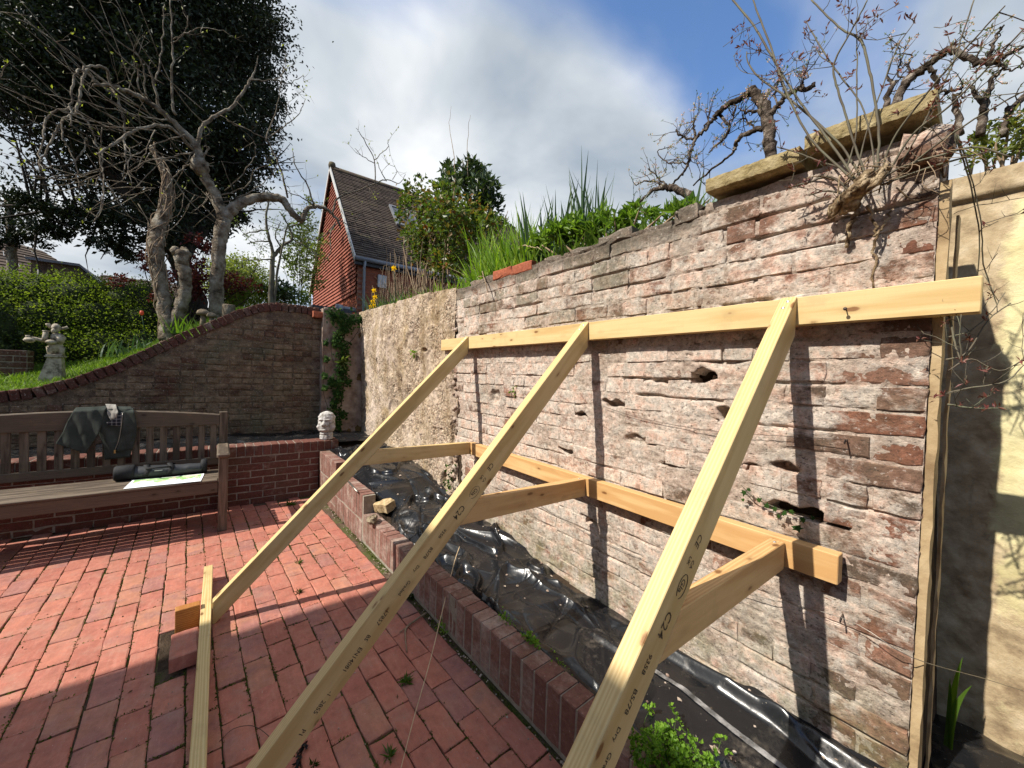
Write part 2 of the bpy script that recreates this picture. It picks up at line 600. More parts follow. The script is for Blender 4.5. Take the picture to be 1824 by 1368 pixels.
brick_material('low_brick', [(0.05, (0.115, 0.042, 0.030)), (0.4, (0.155, 0.058, 0.042)), (0.7, (0.13, 0.052, 0.038)), (0.95, (0.18, 0.075, 0.055))], [(0.3, (0.22, 0.15, 0.11)), (0.6, (0.32, 0.25, 0.20)), (0.8, (0.44, 0.39, 0.33))], 0.60, 0.80, green=0.2, seed=10.0, speck=0.2, bumpd=0.003, grain=0.35)
brick_material('red_brick', [(0.05, (0.32, 0.085, 0.045)), (0.5, (0.40, 0.12, 0.06)), (0.95, (0.30, 0.09, 0.05))], [(0.4, (0.3, 0.2, 0.15)), (0.7, (0.4, 0.3, 0.25))], 0.66, 0.85, green=0.0, seed=12.0, speck=0.15)
simple('grey_mortar', [(0.3, (0.20, 0.17, 0.13)), (0.7, (0.36, 0.32, 0.26))], 30, 0.95, 0.6, 90, 0.004, coords='POS')


def paver_material():
    m, g = new_mat('paver')
    pos = g.n('ShaderNodeNewGeometry').outputs['Position']
    r = rnd_of(g)
    off = g.n('ShaderNodeCombineXYZ', X=g.m('MULTIPLY', r, 31.0), Y=g.m('MULTIPLY', r, 17.0), Z=0.0).outputs[0]
    v = g.vadd(pos, off)
    tone = g.m('ADD', g.m('MULTIPLY', r, 0.75), g.m('MULTIPLY', g.noise(v, 9.0, 4.0, 0.55), 0.35))
    c = g.ramp(tone, [(0.10, (0.32, 0.108, 0.076)), (0.32, (0.40, 0.144, 0.098)), (0.50, (0.355, 0.126, 0.090)), (0.66, (0.42, 0.158, 0.104)), (0.78, (0.30, 0.130, 0.108)), (0.90, (0.41, 0.175, 0.108)), (1.0, (0.25, 0.125, 0.112))])
    streak = g.noise(g.mapping(v, scale=(3.0, 30.0, 1.0), rot=(0, 0, 0.4)), 2.0, 6.0, 0.65)
    c = g.mix(g.mr(streak, 0.50, 0.72, 0.0, 0.30), c, (0.52, 0.27, 0.20))
    wear = g.noise(pos, 2.2, 5.0, 0.6)
    c = g.mix(g.mr(wear, 0.52, 0.75, 0.0, 0.38), c, (0.17, 0.075, 0.055))
    grime = g.noise(v, 26.0, 7.0, 0.7)
    c = g.mix(g.mr(grime, 0.58, 0.78, 0.0, 0.45), c, (0.12, 0.055, 0.04))
    sp = g.mr(g.noise(v, 150.0, 2.0, 0.5), 0.70, 0.78, 0.0, 0.7)
    c = g.mix(sp, c, (0.55, 0.42, 0.36))
    tone = g.mr(g.noise(v, 17.0, 10.0, 0.78), 0.32, 0.68, 0.74, 1.22)
    c = g.mix(1.0, c, g.n('ShaderNodeCombineXYZ', X=tone, Y=tone, Z=tone).outputs[0], 'MULTIPLY')
    sand = g.mr(g.noise(g.mapping(pos, loc=(3, 6, 0)), 6.0, 8.0, 0.72), 0.50, 0.68, 0.0, 0.42)
    c = g.mix(sand, c, (0.37, 0.235, 0.175))
    h = g.m('ADD', g.noise(v, 38.0, 7.0, 0.65), g.m('MULTIPLY', streak, 0.5))
    b = g.bump(h, 0.45, 0.003)
    b = g.bump(g.noise(v, 230.0, 3.0, 0.6), 0.35, 0.0012, b)
    out(g, pbsdf(g, c, g.mr(grime, 0.3, 0.7, 0.62, 0.85), b, 0.3))
    MATS['paver'] = m


paver_material()


def soil_material():
    m, g = new_mat('joint_soil')
    pos = g.n('ShaderNodeNewGeometry').outputs['Position']
    c = g.ramp(g.noise(pos, 40.0, 7.0, 0.7), [(0.3, (0.055, 0.036, 0.026)), (0.55, (0.12, 0.080, 0.055)), (0.75, (0.20, 0.145, 0.10))])
    gm = g.mr(g.noise(pos, 3.5, 6.0, 0.65), 0.46, 0.60, 0.0, 0.8)
    c = g.mix(gm, c, g.ramp(g.noise(pos, 90.0, 4.0, 0.7), [(0.3, (0.03, 0.045, 0.012)), (0.7, (0.11, 0.14, 0.03))]))
    out(g, pbsdf(g, c, 0.95, g.bump(g.noise(pos, 160.0, 6.0, 0.7), 0.9, 0.006), 0.15))
    MATS['joint_soil'] = m


soil_material()
simple('soil', [(0.3, (0.03, 0.021, 0.014)), (0.6, (0.07, 0.05, 0.034)), (0.8, (0.12, 0.09, 0.06))], 14, 0.95, 0.9, 60, 0.02, 0.1, coords='POS')


def wood_material(name, light, dark, knot, warm=0.0, seed=0.0, rough=0.55, grain=1.0):
    """sawn softwood, grain along the local X axis"""
    m, g = new_mat(name)
    tc = g.n('ShaderNodeTexCoord').outputs['Object']
    r = g.n('ShaderNodeObjectInfo').outputs['Random']
    v = g.vadd(tc, g.n('ShaderNodeCombineXYZ', X=g.m('MULTIPLY', r, 23.0), Y=seed, Z=g.m('MULTIPLY', r, 3.0)).outputs[0])
    wob = g.noise(g.mapping(v, scale=(1.6, 9.0, 9.0)), 1.0, 3.0, 0.5)
    ring = g.n('ShaderNodeTexWave', {'wave_type': 'BANDS', 'bands_direction': 'Z', 'wave_profile': 'SIN'},
               Vector=g.mapping(v, scale=(0.05, 0.45, 1.0)), Scale=30.0 * grain, Distortion=8.0, Detail=4.0, Detail_Scale=0.9, Detail_Roughness=0.55).outputs['Fac']
    ring2 = g.noise(g.mapping(v, scale=(2.2, 120.0, 120.0)), 1.0, 5.0, 0.6)
    t = g.m('ADD', g.m('MULTIPLY', ring, 0.58), g.m('ADD', g.m('MULTIPLY', ring2, 0.42), g.m('MULTIPLY', wob, 0.35)))
    c = g.ramp(t, [(0.25, light), (0.55, tuple(0.5 * (a + b) for a, b in zip(light, dark))), (0.90, dark)])
    kv = g.n('ShaderNodeTexVoronoi', {'feature': 'F1'}, Vector=g.mapping(v, scale=(8.0, 20.0, 15.0)), Scale=1.0, Randomness=1.0)
    kd = kv.outputs['Distance']
    kw = g.m('ADD', kd, g.m('MULTIPLY', g.noise(v, 60.0, 3.0, 0.6), 0.10))
    keep = g.m('GREATER_THAN', g.n('ShaderNodeSeparateColor', Color=kv.outputs['Color']).outputs[0], 0.50)
    halo = g.m('MULTIPLY', g.mr(kw, 0.14, 0.42, 1.0, 0.0, True), keep)
    core = g.m('MULTIPLY', g.mr(kw, 0.15, 0.23, 1.0, 0.0, True), keep)
    c = g.mix(g.m('MULTIPLY', halo, 0.42), c, tuple(x * 0.72 for x in dark))
    c = g.mix(g.m('MULTIPLY', core, 0.92), c, knot)
    dirt = g.noise(v, 7.0, 6.0, 0.65)
    c = g.mix(g.mr(dirt, 0.54, 0.78, 0.0, 0.38), c, (0.24, 0.165, 0.085))
    saw = g.noise(g.mapping(v, scale=(260.0, 8.0, 8.0)), 1.0, 2.0, 0.5)
    c = g.mix(g.mr(saw, 0.52, 0.75, 0.0, 0.12), c, dark)
    b = g.bump(g.m('ADD', g.m('MULTIPLY', ring2, 1.0), g.m('MULTIPLY', g.noise(v, 300.0, 3.0, 0.6), 0.4)), 0.25, 0.0012)
    out(g, pbsdf(g, c, rough, b, 0.35))
    MATS[name] = m


wood_material('pine_green', (0.63, 0.50, 0.255), (0.50, 0.355, 0.145), (0.16, 0.075, 0.025), seed=1.0)
wood_material('pine_yellow', (0.66, 0.50, 0.245), (0.54, 0.365, 0.150), (0.20, 0.085, 0.025), seed=5.0)
wood_material('pine_orange', (0.66, 0.445, 0.205), (0.52, 0.295, 0.115), (0.17, 0.07, 0.02), seed=9.0)
wood_material('offcut', (0.50, 0.24, 0.06), (0.33, 0.13, 0.03), (0.10, 0.04, 0.015), seed=14.0, rough=0.7)
wood_material('teak', (0.185, 0.143, 0.100), (0.066, 0.047, 0.031), (0.035, 0.022, 0.014), seed=20.0, rough=0.75, grain=1.6)


def plastic_material():
    m, g = new_mat('black_plastic')
    pos = g.n('ShaderNodeNewGeometry').outputs['Position']
    d = g.noise(pos, 4.2, 9.0, 0.70, 0.4)
    d2 = g.noise(g.mapping(pos, loc=(3, 1, 0)), 38.0, 6.0, 0.7)
    dirt = g.m('MULTIPLY', g.mr(d, 0.53, 0.68, 0.0, 0.8), g.mr(d2, 0.40, 0.66))
    c = g.mix(dirt, (0.008, 0.0085, 0.010), g.ramp(d2, [(0.3, (0.035, 0.029, 0.022)), (0.7, (0.15, 0.125, 0.095))]))
    sp = g.mr(g.noise(pos, 75.0, 3.0, 0.6), 0.70, 0.76, 0.0, 0.8)
    c = g.mix(sp, c, (0.30, 0.26, 0.20))
    rough = g.m('ADD', g.mr(dirt, 0.0, 1.0, 0.20, 0.72), g.m('MULTIPLY', g.noise(pos, 16.0, 5.0, 0.6), 0.10))
    b = g.bump(g.noise(pos, 11.0, 4.0, 0.55), 0.18, 0.012)
    out(g, pbsdf(g, c, rough, b, 0.55))
    MATS['black_plastic'] = m


plastic_material()


def render_material():
    m, g = new_mat('rough_render')
    pos = g.n('ShaderNodeNewGeometry').outputs['Position']
    v = pos
    big = g.noise(v, 2.4, 7.0, 0.6, 0.4)
    st = g.noise(g.mapping(v, scale=(7.0, 7.0, 0.9)), 1.0, 6.0, 0.6)
    c = g.ramp(g.m('ADD', g.m('MULTIPLY', big, 0.7), g.m('MULTIPLY', st, 0.4)), [(0.34, (0.15, 0.105, 0.055)), (0.45, (0.34, 0.25, 0.145)), (0.54, (0.50, 0.40, 0.29)), (0.64, (0.58, 0.47, 0.38)), (0.76, (0.36, 0.275, 0.145))])
    peb = g.vor(v, 62.0)
    pc = g.n('ShaderNodeSeparateColor', Color=peb.outputs['Color']).outputs[0]
    expo = g.mr(g.noise(g.mapping(v, loc=(7, 2, 4)), 3.1, 7.0, 0.66), 0.42, 0.54)
    pcol = g.ramp(pc, [(0.1, (0.08, 0.055, 0.04)), (0.35, (0.36, 0.27, 0.17)), (0.6, (0.56, 0.46, 0.34)), (0.9, (0.26, 0.16, 0.10))])
    c = g.mix(g.m('MULTIPLY', expo, 0.72), c, pcol)
    tone = g.mr(g.noise(v, 26.0, 10.0, 0.80), 0.32, 0.68, 0.50, 1.36)
    c = g.mix(1.0, c, g.n('ShaderNodeCombineXYZ', X=tone, Y=tone, Z=tone).outputs[0], 'MULTIPLY')
    stain = g.mr(g.noise(g.mapping(v, loc=(1, 4, 2), scale=(2.6, 2.6, 0.8)), 1.0, 7.0, 0.66), 0.53, 0.66, 0.0, 0.6)
    c = g.mix(stain, c, (0.15, 0.095, 0.040))
    dk = g.mr(g.noise(v, 45.0, 5.0, 0.7), 0.57, 0.68, 0.0, 0.8)
    c = g.mix(dk, c, (0.07, 0.05, 0.03))
    h = g.m('ADD', g.m('MULTIPLY', g.m('SUBTRACT', 0.6, peb.outputs['Distance']), g.m('MULTIPLY', expo, 0.9)), g.m('MULTIPLY', g.noise(v, 60.0, 7.0, 0.7), 0.7))
    out(g, pbsdf(g, c, 0.95, g.bump(h, 0.95, 0.008), 0.15))
    MATS['rough_render'] = m


render_material()


def painted_wall():
    m, g = new_mat('yellow_paint')
    pos = g.n('ShaderNodeNewGeometry').outputs['Position']
    sx = g.n('ShaderNodeSeparateXYZ', Vector=pos)
    base = g.ramp(g.noise(pos, 6.0, 7.0, 0.62), [(0.3, (0.46, 0.39, 0.19)), (0.5, (0.66, 0.585, 0.32)), (0.7, (0.72, 0.65, 0.39))])
    bare = g.ramp(g.noise(pos, 14.0, 7.0, 0.65), [(0.3, (0.22, 0.155, 0.09)), (0.5, (0.42, 0.32, 0.19)), (0.7, (0.58, 0.47, 0.31))])
    edge = g.mr(sx.outputs[0], -0.09, 0.0, 0.5, 0.0)
    lowb = g.mr(sx.outputs[2], 0.45, 1.05, 0.28, 0.0)
    topb = g.mr(sx.outputs[2], 2.10, 2.14, 0.0, 0.6)
    mk = g.m('ADD', g.m('ADD', g.noise(pos, 5.0, 9.0, 0.7, 0.3), edge), g.m('ADD', lowb, topb))
    c = g.mix(g.mr(mk, 0.56, 0.70), base, bare)
    dr = g.noise(g.mapping(pos, scale=(30.0, 30.0, 2.0)), 1.0, 5.0, 0.6)
    c = g.mix(g.mr(dr, 0.60, 0.80, 0.0, 0.4), c, (0.12, 0.10, 0.06))
    h = g.m('ADD', g.noise(pos, 45.0, 8.0, 0.7), g.m('MULTIPLY', g.mr(mk, 0.60, 0.74), -0.5))
    out(g, pbsdf(g, c, 0.85, g.bump(h, 0.6, 0.006), 0.25))
    MATS['yellow_paint'] = m


painted_wall()
simple('coping_concrete', [(0.25, (0.10, 0.078, 0.035)), (0.42, (0.27, 0.21, 0.10)), (0.6, (0.37, 0.30, 0.165)), (0.75, (0.44, 0.37, 0.22)), (0.88, (0.16, 0.12, 0.06))], 26, 0.95, 0.9, 75, 0.008, 0.15, coords='POS')
simple('pier_concrete', [(0.3, (0.14, 0.095, 0.072)), (0.5, (0.26, 0.195, 0.150)), (0.75, (0.40, 0.33, 0.26))], 9, 0.95, 0.8, 50, 0.008, 0.15, coords='POS')
simple('ochre_render', [(0.3, (0.035, 0.022, 0.010)), (0.5, (0.11, 0.070, 0.026)), (0.7, (0.20, 0.13, 0.05))], 7, 0.95, 0.9, 45, 0.01, 0.15, coords='POS')
simple('carved_stone', [(0.35, (0.20, 0.18, 0.15)), (0.5, (0.44, 0.42, 0.385)), (0.68, (0.58, 0.57, 0.54))], 26, 0.9, 0.6, 80, 0.003, 0.2)
simple('garden_stone', [(0.35, (0.12, 0.10, 0.07)), (0.5, (0.36, 0.31, 0.23)), (0.68, (0.50, 0.44, 0.34))], 20, 0.92, 0.7, 60, 0.004, 0.2)
simple('rough_stone', [(0.3, (0.18, 0.12, 0.06)), (0.5, (0.46, 0.34, 0.18)), (0.75, (0.60, 0.50, 0.33))], 30, 0.92, 0.9, 90, 0.006, 0.2)
simple('dark_stone', [(0.3, (0.10, 0.075, 0.05)), (0.7, (0.30, 0.24, 0.16))], 25, 0.92, 0.9, 90, 0.006, 0.2)
simple('jacket_cloth', [(0.3, (0.026, 0.031, 0.026)), (0.6, (0.050, 0.058, 0.049)), (0.8, (0.085, 0.096, 0.083))], 9, 0.9, 0.35, 350, 0.0012, 0.15)
simple('lining_cloth', [(0.3, (0.20, 0.185, 0.16)), (0.7, (0.34, 0.32, 0.28))], 12, 0.9, 0.3, 300, 0.001, 0.15)
simple('bag_cloth', [(0.3, (0.016, 0.017, 0.019)), (0.7, (0.040, 0.042, 0.045))], 8, 0.55, 0.3, 400, 0.001, 0.4)
simple('bag_strap', [(0.3, (0.008, 0.008, 0.009)), (0.7, (0.018, 0.018, 0.020))], 60, 0.75, 0.4, 500, 0.001, 0.3)
simple('zinc', [(0.3, (0.55, 0.60, 0.62)), (0.7, (0.75, 0.80, 0.82))], 60, 0.32, 0.05, None, 0.001, 0.5, 1.0)
simple('rusty_steel', [(0.3, (0.05, 0.035, 0.028)), (0.7, (0.14, 0.10, 0.08))], 60, 0.6, 0.3, None, 0.001, 0.4, 0.6)
simple('steel_rod', [(0.3, (0.22, 0.20, 0.17)), (0.7, (0.40, 0.37, 0.32))], 40, 0.4, 0.1, None, 0.001, 0.5, 0.9)
simple('brass', [(0.3, (0.42, 0.26, 0.08)), (0.7, (0.60, 0.40, 0.14))], 60, 0.35, 0.1, None, 0.001, 0.5, 0.9)
simple('print_ink', [(0.3, (0.045, 0.032, 0.020)), (0.7, (0.11, 0.08, 0.05))], 90, 0.8, 0.0)
simple('fascia_white', [(0.3, (0.40, 0.39, 0.37)), (0.7, (0.56, 0.55, 0.52))], 8, 0.5, 0.1)
simple('grey_pipe', [(0.3, (0.24, 0.25, 0.26)), (0.7, (0.34, 0.35, 0.36))], 8, 0.45, 0.1)
simple('dark_board', [(0.3, (0.03, 0.03, 0.032)), (0.7, (0.07, 0.07, 0.072))], 12, 0.6, 0.2)
simple('lead_flashing', [(0.3, (0.12, 0.125, 0.13)), (0.7, (0.22, 0.225, 0.235))], 8, 0.55, 0.2)
simple('roof_tile', [(0.2, (0.042, 0.032, 0.026)), (0.45, (0.082, 0.060, 0.047)), (0.65, (0.11, 0.082, 0.062)), (0.85, (0.125, 0.112, 0.055))], 3.0, 0.9, 0.5, 14, 0.02, 0.2, rnd=0.35, coords='POS')
simple('hung_tile', [(0.2, (0.20, 0.060, 0.040)), (0.5, (0.30, 0.095, 0.060)), (0.8, (0.25, 0.10, 0.07))], 5.0, 0.85, 0.4, 14, 0.01, 0.2, rnd=0.4, coords='POS')
simple('house_mortar', [(0.3, (0.22, 0.10, 0.065)), (0.7, (0.34, 0.18, 0.12))], 5, 0.95, 0.3)
simple('glass', [(0.3, (0.03, 0.035, 0.04)), (0.7, (0.06, 0.065, 0.07))], 3, 0.06, 0.0, None, 0.001, 0.8)
simple('dry_stem', [(0.3, (0.16, 0.105, 0.062)), (0.7, (0.34, 0.25, 0.16))], 25, 0.85, 0.3)
simple('straw', [(0.3, (0.42, 0.30, 0.17)), (0.7, (0.58, 0.46, 0.30))], 25, 0.7, 0.2)
simple('fig_bark', [(0.32, (0.040, 0.030, 0.020)), (0.45, (0.15, 0.115, 0.078)), (0.56, (0.24, 0.205, 0.15)), (0.70, (0.36, 0.325, 0.26))], 9.0, 0.85, 1.0, 34, 0.03, 0.15)
simple('dark_bark', [(0.3, (0.022, 0.018, 0.014)), (0.7, (0.065, 0.052, 0.04))], 9.0, 0.92, 0.9, 30, 0.02, 0.15)
simple('viburnum_bark', [(0.34, (0.018, 0.013, 0.010)), (0.47, (0.065, 0.048, 0.036)), (0.58, (0.17, 0.135, 0.105)), (0.70, (0.33, 0.285, 0.23))], 26.0, 0.95, 1.0, 75, 0.018, 0.1)
simple('vine_bark', [(0.34, (0.055, 0.036, 0.020)), (0.48, (0.27, 0.19, 0.11)), (0.62, (0.50, 0.39, 0.25)), (0.75, (0.62, 0.52, 0.37))], 34.0, 0.95, 1.0, 110, 0.012, 0.1)
simple('vine_stem', [(0.3, (0.075, 0.055, 0.04)), (0.55, (0.13, 0.115, 0.075)), (0.8, (0.12, 0.15, 0.085))], 9.0, 0.7, 0.3, 60, 0.001, 0.3)
simple('log_end', [(0.3, (0.22, 0.16, 0.10)), (0.7, (0.40, 0.31, 0.20))], 14.0, 0.9, 0.5, 60, 0.004, 0.2)


def leaf_material(name, a, b, c=None, rough=0.5, trans=0.35, spec=0.35, big=1.2):
    m, g = new_mat(name)
    pos = g.n('ShaderNodeNewGeometry').outputs['Position']
    at = g.n('ShaderNodeAttribute', {'attribute_name': 'rnd'}).outputs['Fac']
    f = g.m('ADD', g.m('MULTIPLY', at, 0.6), g.m('MULTIPLY', g.noise(pos, big, 3.0, 0.5), 0.4))
    stops = [(0.2, a), (0.75, b)] if c is None else [(0.15, a), (0.62, b), (0.85, c)]
    col = g.ramp(f, stops)
    p = pbsdf(g, col, rough, None, spec)
    t = g.n('ShaderNodeBsdfTranslucent', Color=g.mix(1.0, col, (1.5, 1.7, 0.7), 'MULTIPLY'))
    mx = g.n('ShaderNodeMixShader', i0=trans, i1=p.outputs[0], i2=t.outputs[0])
    out(g, mx)
    MATS[name] = m


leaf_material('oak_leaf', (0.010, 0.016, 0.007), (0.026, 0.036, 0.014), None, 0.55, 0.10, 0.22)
leaf_material('hedge_leaf', (0.07, 0.105, 0.014), (0.15, 0.195, 0.027), (0.23, 0.26, 0.045), 0.55, 0.42, 0.2)
leaf_material('dark_hedge_leaf', (0.018, 0.032, 0.008), (0.05, 0.075, 0.015), (0.11, 0.14, 0.03), 0.5, 0.25)
leaf_material('acer_leaf', (0.045, 0.008, 0.010), (0.12, 0.018, 0.022), (0.17, 0.05, 0.03), 0.5, 0.35)
leaf_material('spring_leaf', (0.10, 0.13, 0.03), (0.19, 0.21, 0.05), (0.24, 0.21, 0.05), 0.6, 0.4)
leaf_material('pale_leaf', (0.07, 0.10, 0.025), (0.14, 0.18, 0.05), (0.20, 0.22, 0.09), 0.55, 0.4)
leaf_material('rose_leaf', (0.045, 0.085, 0.016), (0.12, 0.155, 0.028), (0.24, 0.085, 0.028), 0.42, 0.35, 0.4, 4.0)
leaf_material('laurel_leaf', (0.020, 0.038, 0.014), (0.055, 0.082, 0.028), (0.10, 0.125, 0.05), 0.4, 0.22, 0.4)
leaf_material('lush_leaf', (0.065, 0.125, 0.016), (0.15, 0.24, 0.032), (0.22, 0.31, 0.05), 0.42, 0.38, 0.4, 5.0)
leaf_material('iris_leaf', (0.025, 0.060, 0.026), (0.07, 0.115, 0.05), (0.12, 0.17, 0.07), 0.45, 0.25, 0.4, 5.0)
leaf_material('daffodil_leaf', (0.035, 0.075, 0.035), (0.085, 0.135, 0.06), None, 0.5, 0.3, 0.35, 5.0)
leaf_material('bright_blade', (0.10, 0.19, 0.018), (0.22, 0.34, 0.03), (0.32, 0.40, 0.06), 0.45, 0.42, 0.35, 5.0)
leaf_material('lawn_blade', (0.07, 0.13, 0.014), (0.15, 0.23, 0.024), (0.22, 0.28, 0.05), 0.55, 0.35, 0.25, 2.0)
leaf_material('ivy_leaf', (0.012, 0.032, 0.008), (0.032, 0.072, 0.014), (0.08, 0.13, 0.03), 0.75, 0.25, 0.08, 6.0)
leaf_material('moss', (0.030, 0.048, 0.008), (0.085, 0.115, 0.018), (0.15, 0.17, 0.03), 0.85, 0.2, 0.1, 12.0)
leaf_material('parsley_leaf', (0.075, 0.165, 0.014), (0.17, 0.31, 0.030), (0.25, 0.40, 0.05), 0.5, 0.42, 0.3, 9.0)
leaf_material('red_bud', (0.10, 0.025, 0.022), (0.19, 0.060, 0.050), (0.25, 0.14, 0.10), 0.5, 0.25)
leaf_material('fig_bud', (0.22, 0.24, 0.03), (0.36, 0.38, 0.07), None, 0.5, 0.35)
leaf_material('blossom', (0.52, 0.26, 0.28), (0.68, 0.45, 0.45), (0.76, 0.62, 0.60), 0.6, 0.35)
leaf_material('yellow_petal', (0.80, 0.50, 0.01), (0.85, 0.62, 0.02), None, 0.5, 0.3)
leaf_material('red_petal', (0.60, 0.12, 0.06), (0.72, 0.20, 0.10), None, 0.5, 0.3)
leaf_material('dead_leaf', (0.05, 0.028, 0.016), (0.15, 0.09, 0.05), (0.40, 0.30, 0.16), 0.8, 0.2)
leaf_material('black_feather', (0.008, 0.008, 0.010), (0.02, 0.02, 0.024), None, 0.5, 0.0)


def plaid():
    m, g = new_mat('plaid_lining')
    tc = g.n('ShaderNodeTexCoord').outputs['Object']
    sx = g.n('ShaderNodeSeparateXYZ', Vector=tc)
    a = g.m('GREATER_THAN', g.m('FRACT', g.m('MULTIPLY', sx.outputs[1], 36.0)), 0.72)
    b = g.m('GREATER_THAN', g.m('FRACT', g.m('MULTIPLY', sx.outputs[2], 36.0)), 0.72)
    c = g.mix(g.m('MULTIPLY', g.m('ADD', a, b), 0.5), (0.020, 0.022, 0.028), (0.22, 0.22, 0.22))
    out(g, pbsdf(g, c, 0.9, None, 0.1))
    MATS['plaid_lining'] = m


plaid()


def map_paper():
    m, g = new_mat('map_paper')
    tc = g.n('ShaderNodeTexCoord').outputs['Object']
    sx = g.n('ShaderNodeSeparateXYZ', Vector=tc)
    n = g.noise(tc, 11.0, 5.0, 0.55, 0.4)
    land = g.m('ADD', n, g.mr(sx.outputs[0], -0.10, 0.10, 0.28, -0.30))
    lm = g.mr(land, 0.50, 0.53)
    lc = g.ramp(g.noise(tc, 17.0, 3.0, 0.5), [(0.42, (0.30, 0.52, 0.18)), (0.50, (0.50, 0.66, 0.34)), (0.56, (0.76, 0.62, 0.42)), (0.64, (0.74, 0.68, 0.50))], 'CONSTANT')
    c = g.mix(lm, (0.74, 0.80, 0.86), lc)
    e = g.m('GREATER_THAN', g.m('MAXIMUM', g.m('DIVIDE', g.m('ABSOLUTE', sx.outputs[0]), 0.105), g.m('DIVIDE', g.m('ABSOLUTE', sx.outputs[1]), 0.285)), 0.93)
    c = g.mix(e, c, (0.86, 0.86, 0.86))
    out(g, pbsdf(g, c, 0.6, None, 0.3))
    MATS['map_paper'] = m


map_paper()
M = MATS


# ---------------------------------------------------------------- bricks
def slab_mesh(name, L, W, D, seed, jit=0.004, bev=0.005):
    """a clay unit: face up at z = 0 in [0,L]x[0,W], depth D below; worn outline and arrises"""
    rr = random.Random(seed)
    j = lambda a=1.0: rr.uniform(-jit, jit) * a
    t = [0.0, 0.34, 0.67]
    ring = [(L * a, 0) for a in t] + [(L, 0), (L, W * 0.5)] + [(L * (1 - a), W) for a in t] + [(0, W), (0, W * 0.5)]
    ring = [(x + j(), y + j()) for x, y in ring]
    cx, cy = L / 2, W / 2
    inn = []
    for x, y in ring:
        b = bev * rr.uniform(0.6, 1.8)
        if rr.random() < 0.12: b *= 2.2
        sx = 1 if x < cx - L * 0.2 else (-1 if x > cx + L * 0.2 else 0)
        sy = 1 if y < cy - W * 0.2 else (-1 if y > cy + W * 0.2 else 0)
        inn.append((x + sx * b, y + sy * b))
    n = len(ring)
    V = [(x, y, rr.uniform(-0.0012, 0.0012)) for x, y in inn] + [(x, y, -bev * rr.uniform(0.5, 1.2)) for x, y in ring] + [(x, y, -D) for x, y in ring] + [(cx, cy, rr.uniform(-0.0008, 0.0015))]
    F = [(i, (i + 1) % n, 3 * n) for i in range(n)]
    for k in (0, 1):
        F += [(k * n + n + i, k * n + n + (i + 1) % n, k * n + (i + 1) % n, k * n + i) for i in range(n)]
    me = bpy.data.meshes.new(name)
    me.from_pydata(V, [], F)
    me.update()
    return me, V, F


class Kit:
    """a few worn variants of one unit size"""
    def __init__(self, name, L, W, D, mat, n=6, seed=0, jit=0.004, bev=0.005):
        self.L, self.W = L, W
        self.items = []
        for k in range(n):
            me, V, F = slab_mesh(name, L, W, D, seed * 100 + k, jit, bev)
            me.materials.append(mat)
            self.items.append((me, V, F))
        self.mat = mat


def frame(o, u, v):
    u, v = Vector(u).normalized(), Vector(v).normalized()
    n = u.cross(v)
    return Matrix(((u.x, v.x, n.x, o[0]), (u.y, v.y, n.y, o[1]), (u.z, v.z, n.z, o[2]), (0, 0, 0, 1)))


CAMI = cam.matrix_world.inverted()


def shown(M):
    """rough size in the picture (0 when outside it): only ranks which pieces are kept as single parts"""
    p = CAMI @ M.translation
    if p.z > -0.12: return 0.0
    x, y = p.x / -p.z, p.y / -p.z
    if abs(x) > 1.50 or abs(y) > 1.16: return 0.0
    return 1.0 / (p.length ** 2)


def lay(parent, name, units, limit=300, joined='far_pieces'):
    """units: (kit, M, sx, sy). The largest-showing ones become parts that share meshes, the rest one stuff part"""
    units = sorted(units, key=lambda q: -shown(q[1]))
    k_ = 0
    rest_v, rest_f, rest_r, mat = [], [], [], None
    for kit, Mx, sx, sy in units:
        me, V, F = random.choice(kit.items)
        S = Matrix.Diagonal((sx, sy, 1.0, 1.0))
        if k_ < limit and shown(Mx) > 0:
            place(name, me, parent, Mx @ S)
            k_ += 1
        else:
            mat = kit.mat
            T = Mx @ S
            b = len(rest_v)
            rest_v += [tuple(T @ Vector(p)) for p in V]
            q = random.random()
            for f in F:
                rest_f.append(tuple(i + b for i in f))
                rest_r.append(q)
    if rest_v:
        mb = MB()
        mb.v, mb.f, mb.s, mb.r = rest_v, rest_f, [False] * len(rest_f), rest_r
        o = mb.build(joined, mat, parent)
        o['kind'] = 'stuff'
    return k_


# ---------------------------------------------------------------- terrain
GW_X = -5.85
GW_PROF = [(-6.0, 0.92), (-2.4, 1.00), (-1.67, 1.12), (-1.46, 1.16), (-1.20, 1.27), (-0.92, 1.42), (-0.48, 1.73), (-0.10, 1.97), (0.14, 2.13), (0.40, 2.25), (0.55, 2.285), (1.12, 2.285)]
gw_top = lambda y: float(np.interp(y, [p[0] for p in GW_PROF], [p[1] for p in GW_PROF]))


def terrain_z(x, y):
    low = -0.06
    if -5.92 < x < -0.16 and -40 < y < 1.72: return low
    if x >= -0.16 and y < 2.28: return low
    if x <= -5.92 and y < 1.72:
        base = gw_top(y) - 0.10
        rise = 0.17 * min(max(-6.05 - x, 0), 2.6) * (1.0 if y < 0.2 else max(0.0, 1 - (y - 0.2) / 0.8) * 0.8 + 0.2)
        return base + rise + 0.01 * min(max(-9 - x, 0), 60)
    r = math.hypot(x, y)
    return 2.08 + 0.03 * min(max(y - 1.8, 0), 12) + 0.004 * min(r, 200)


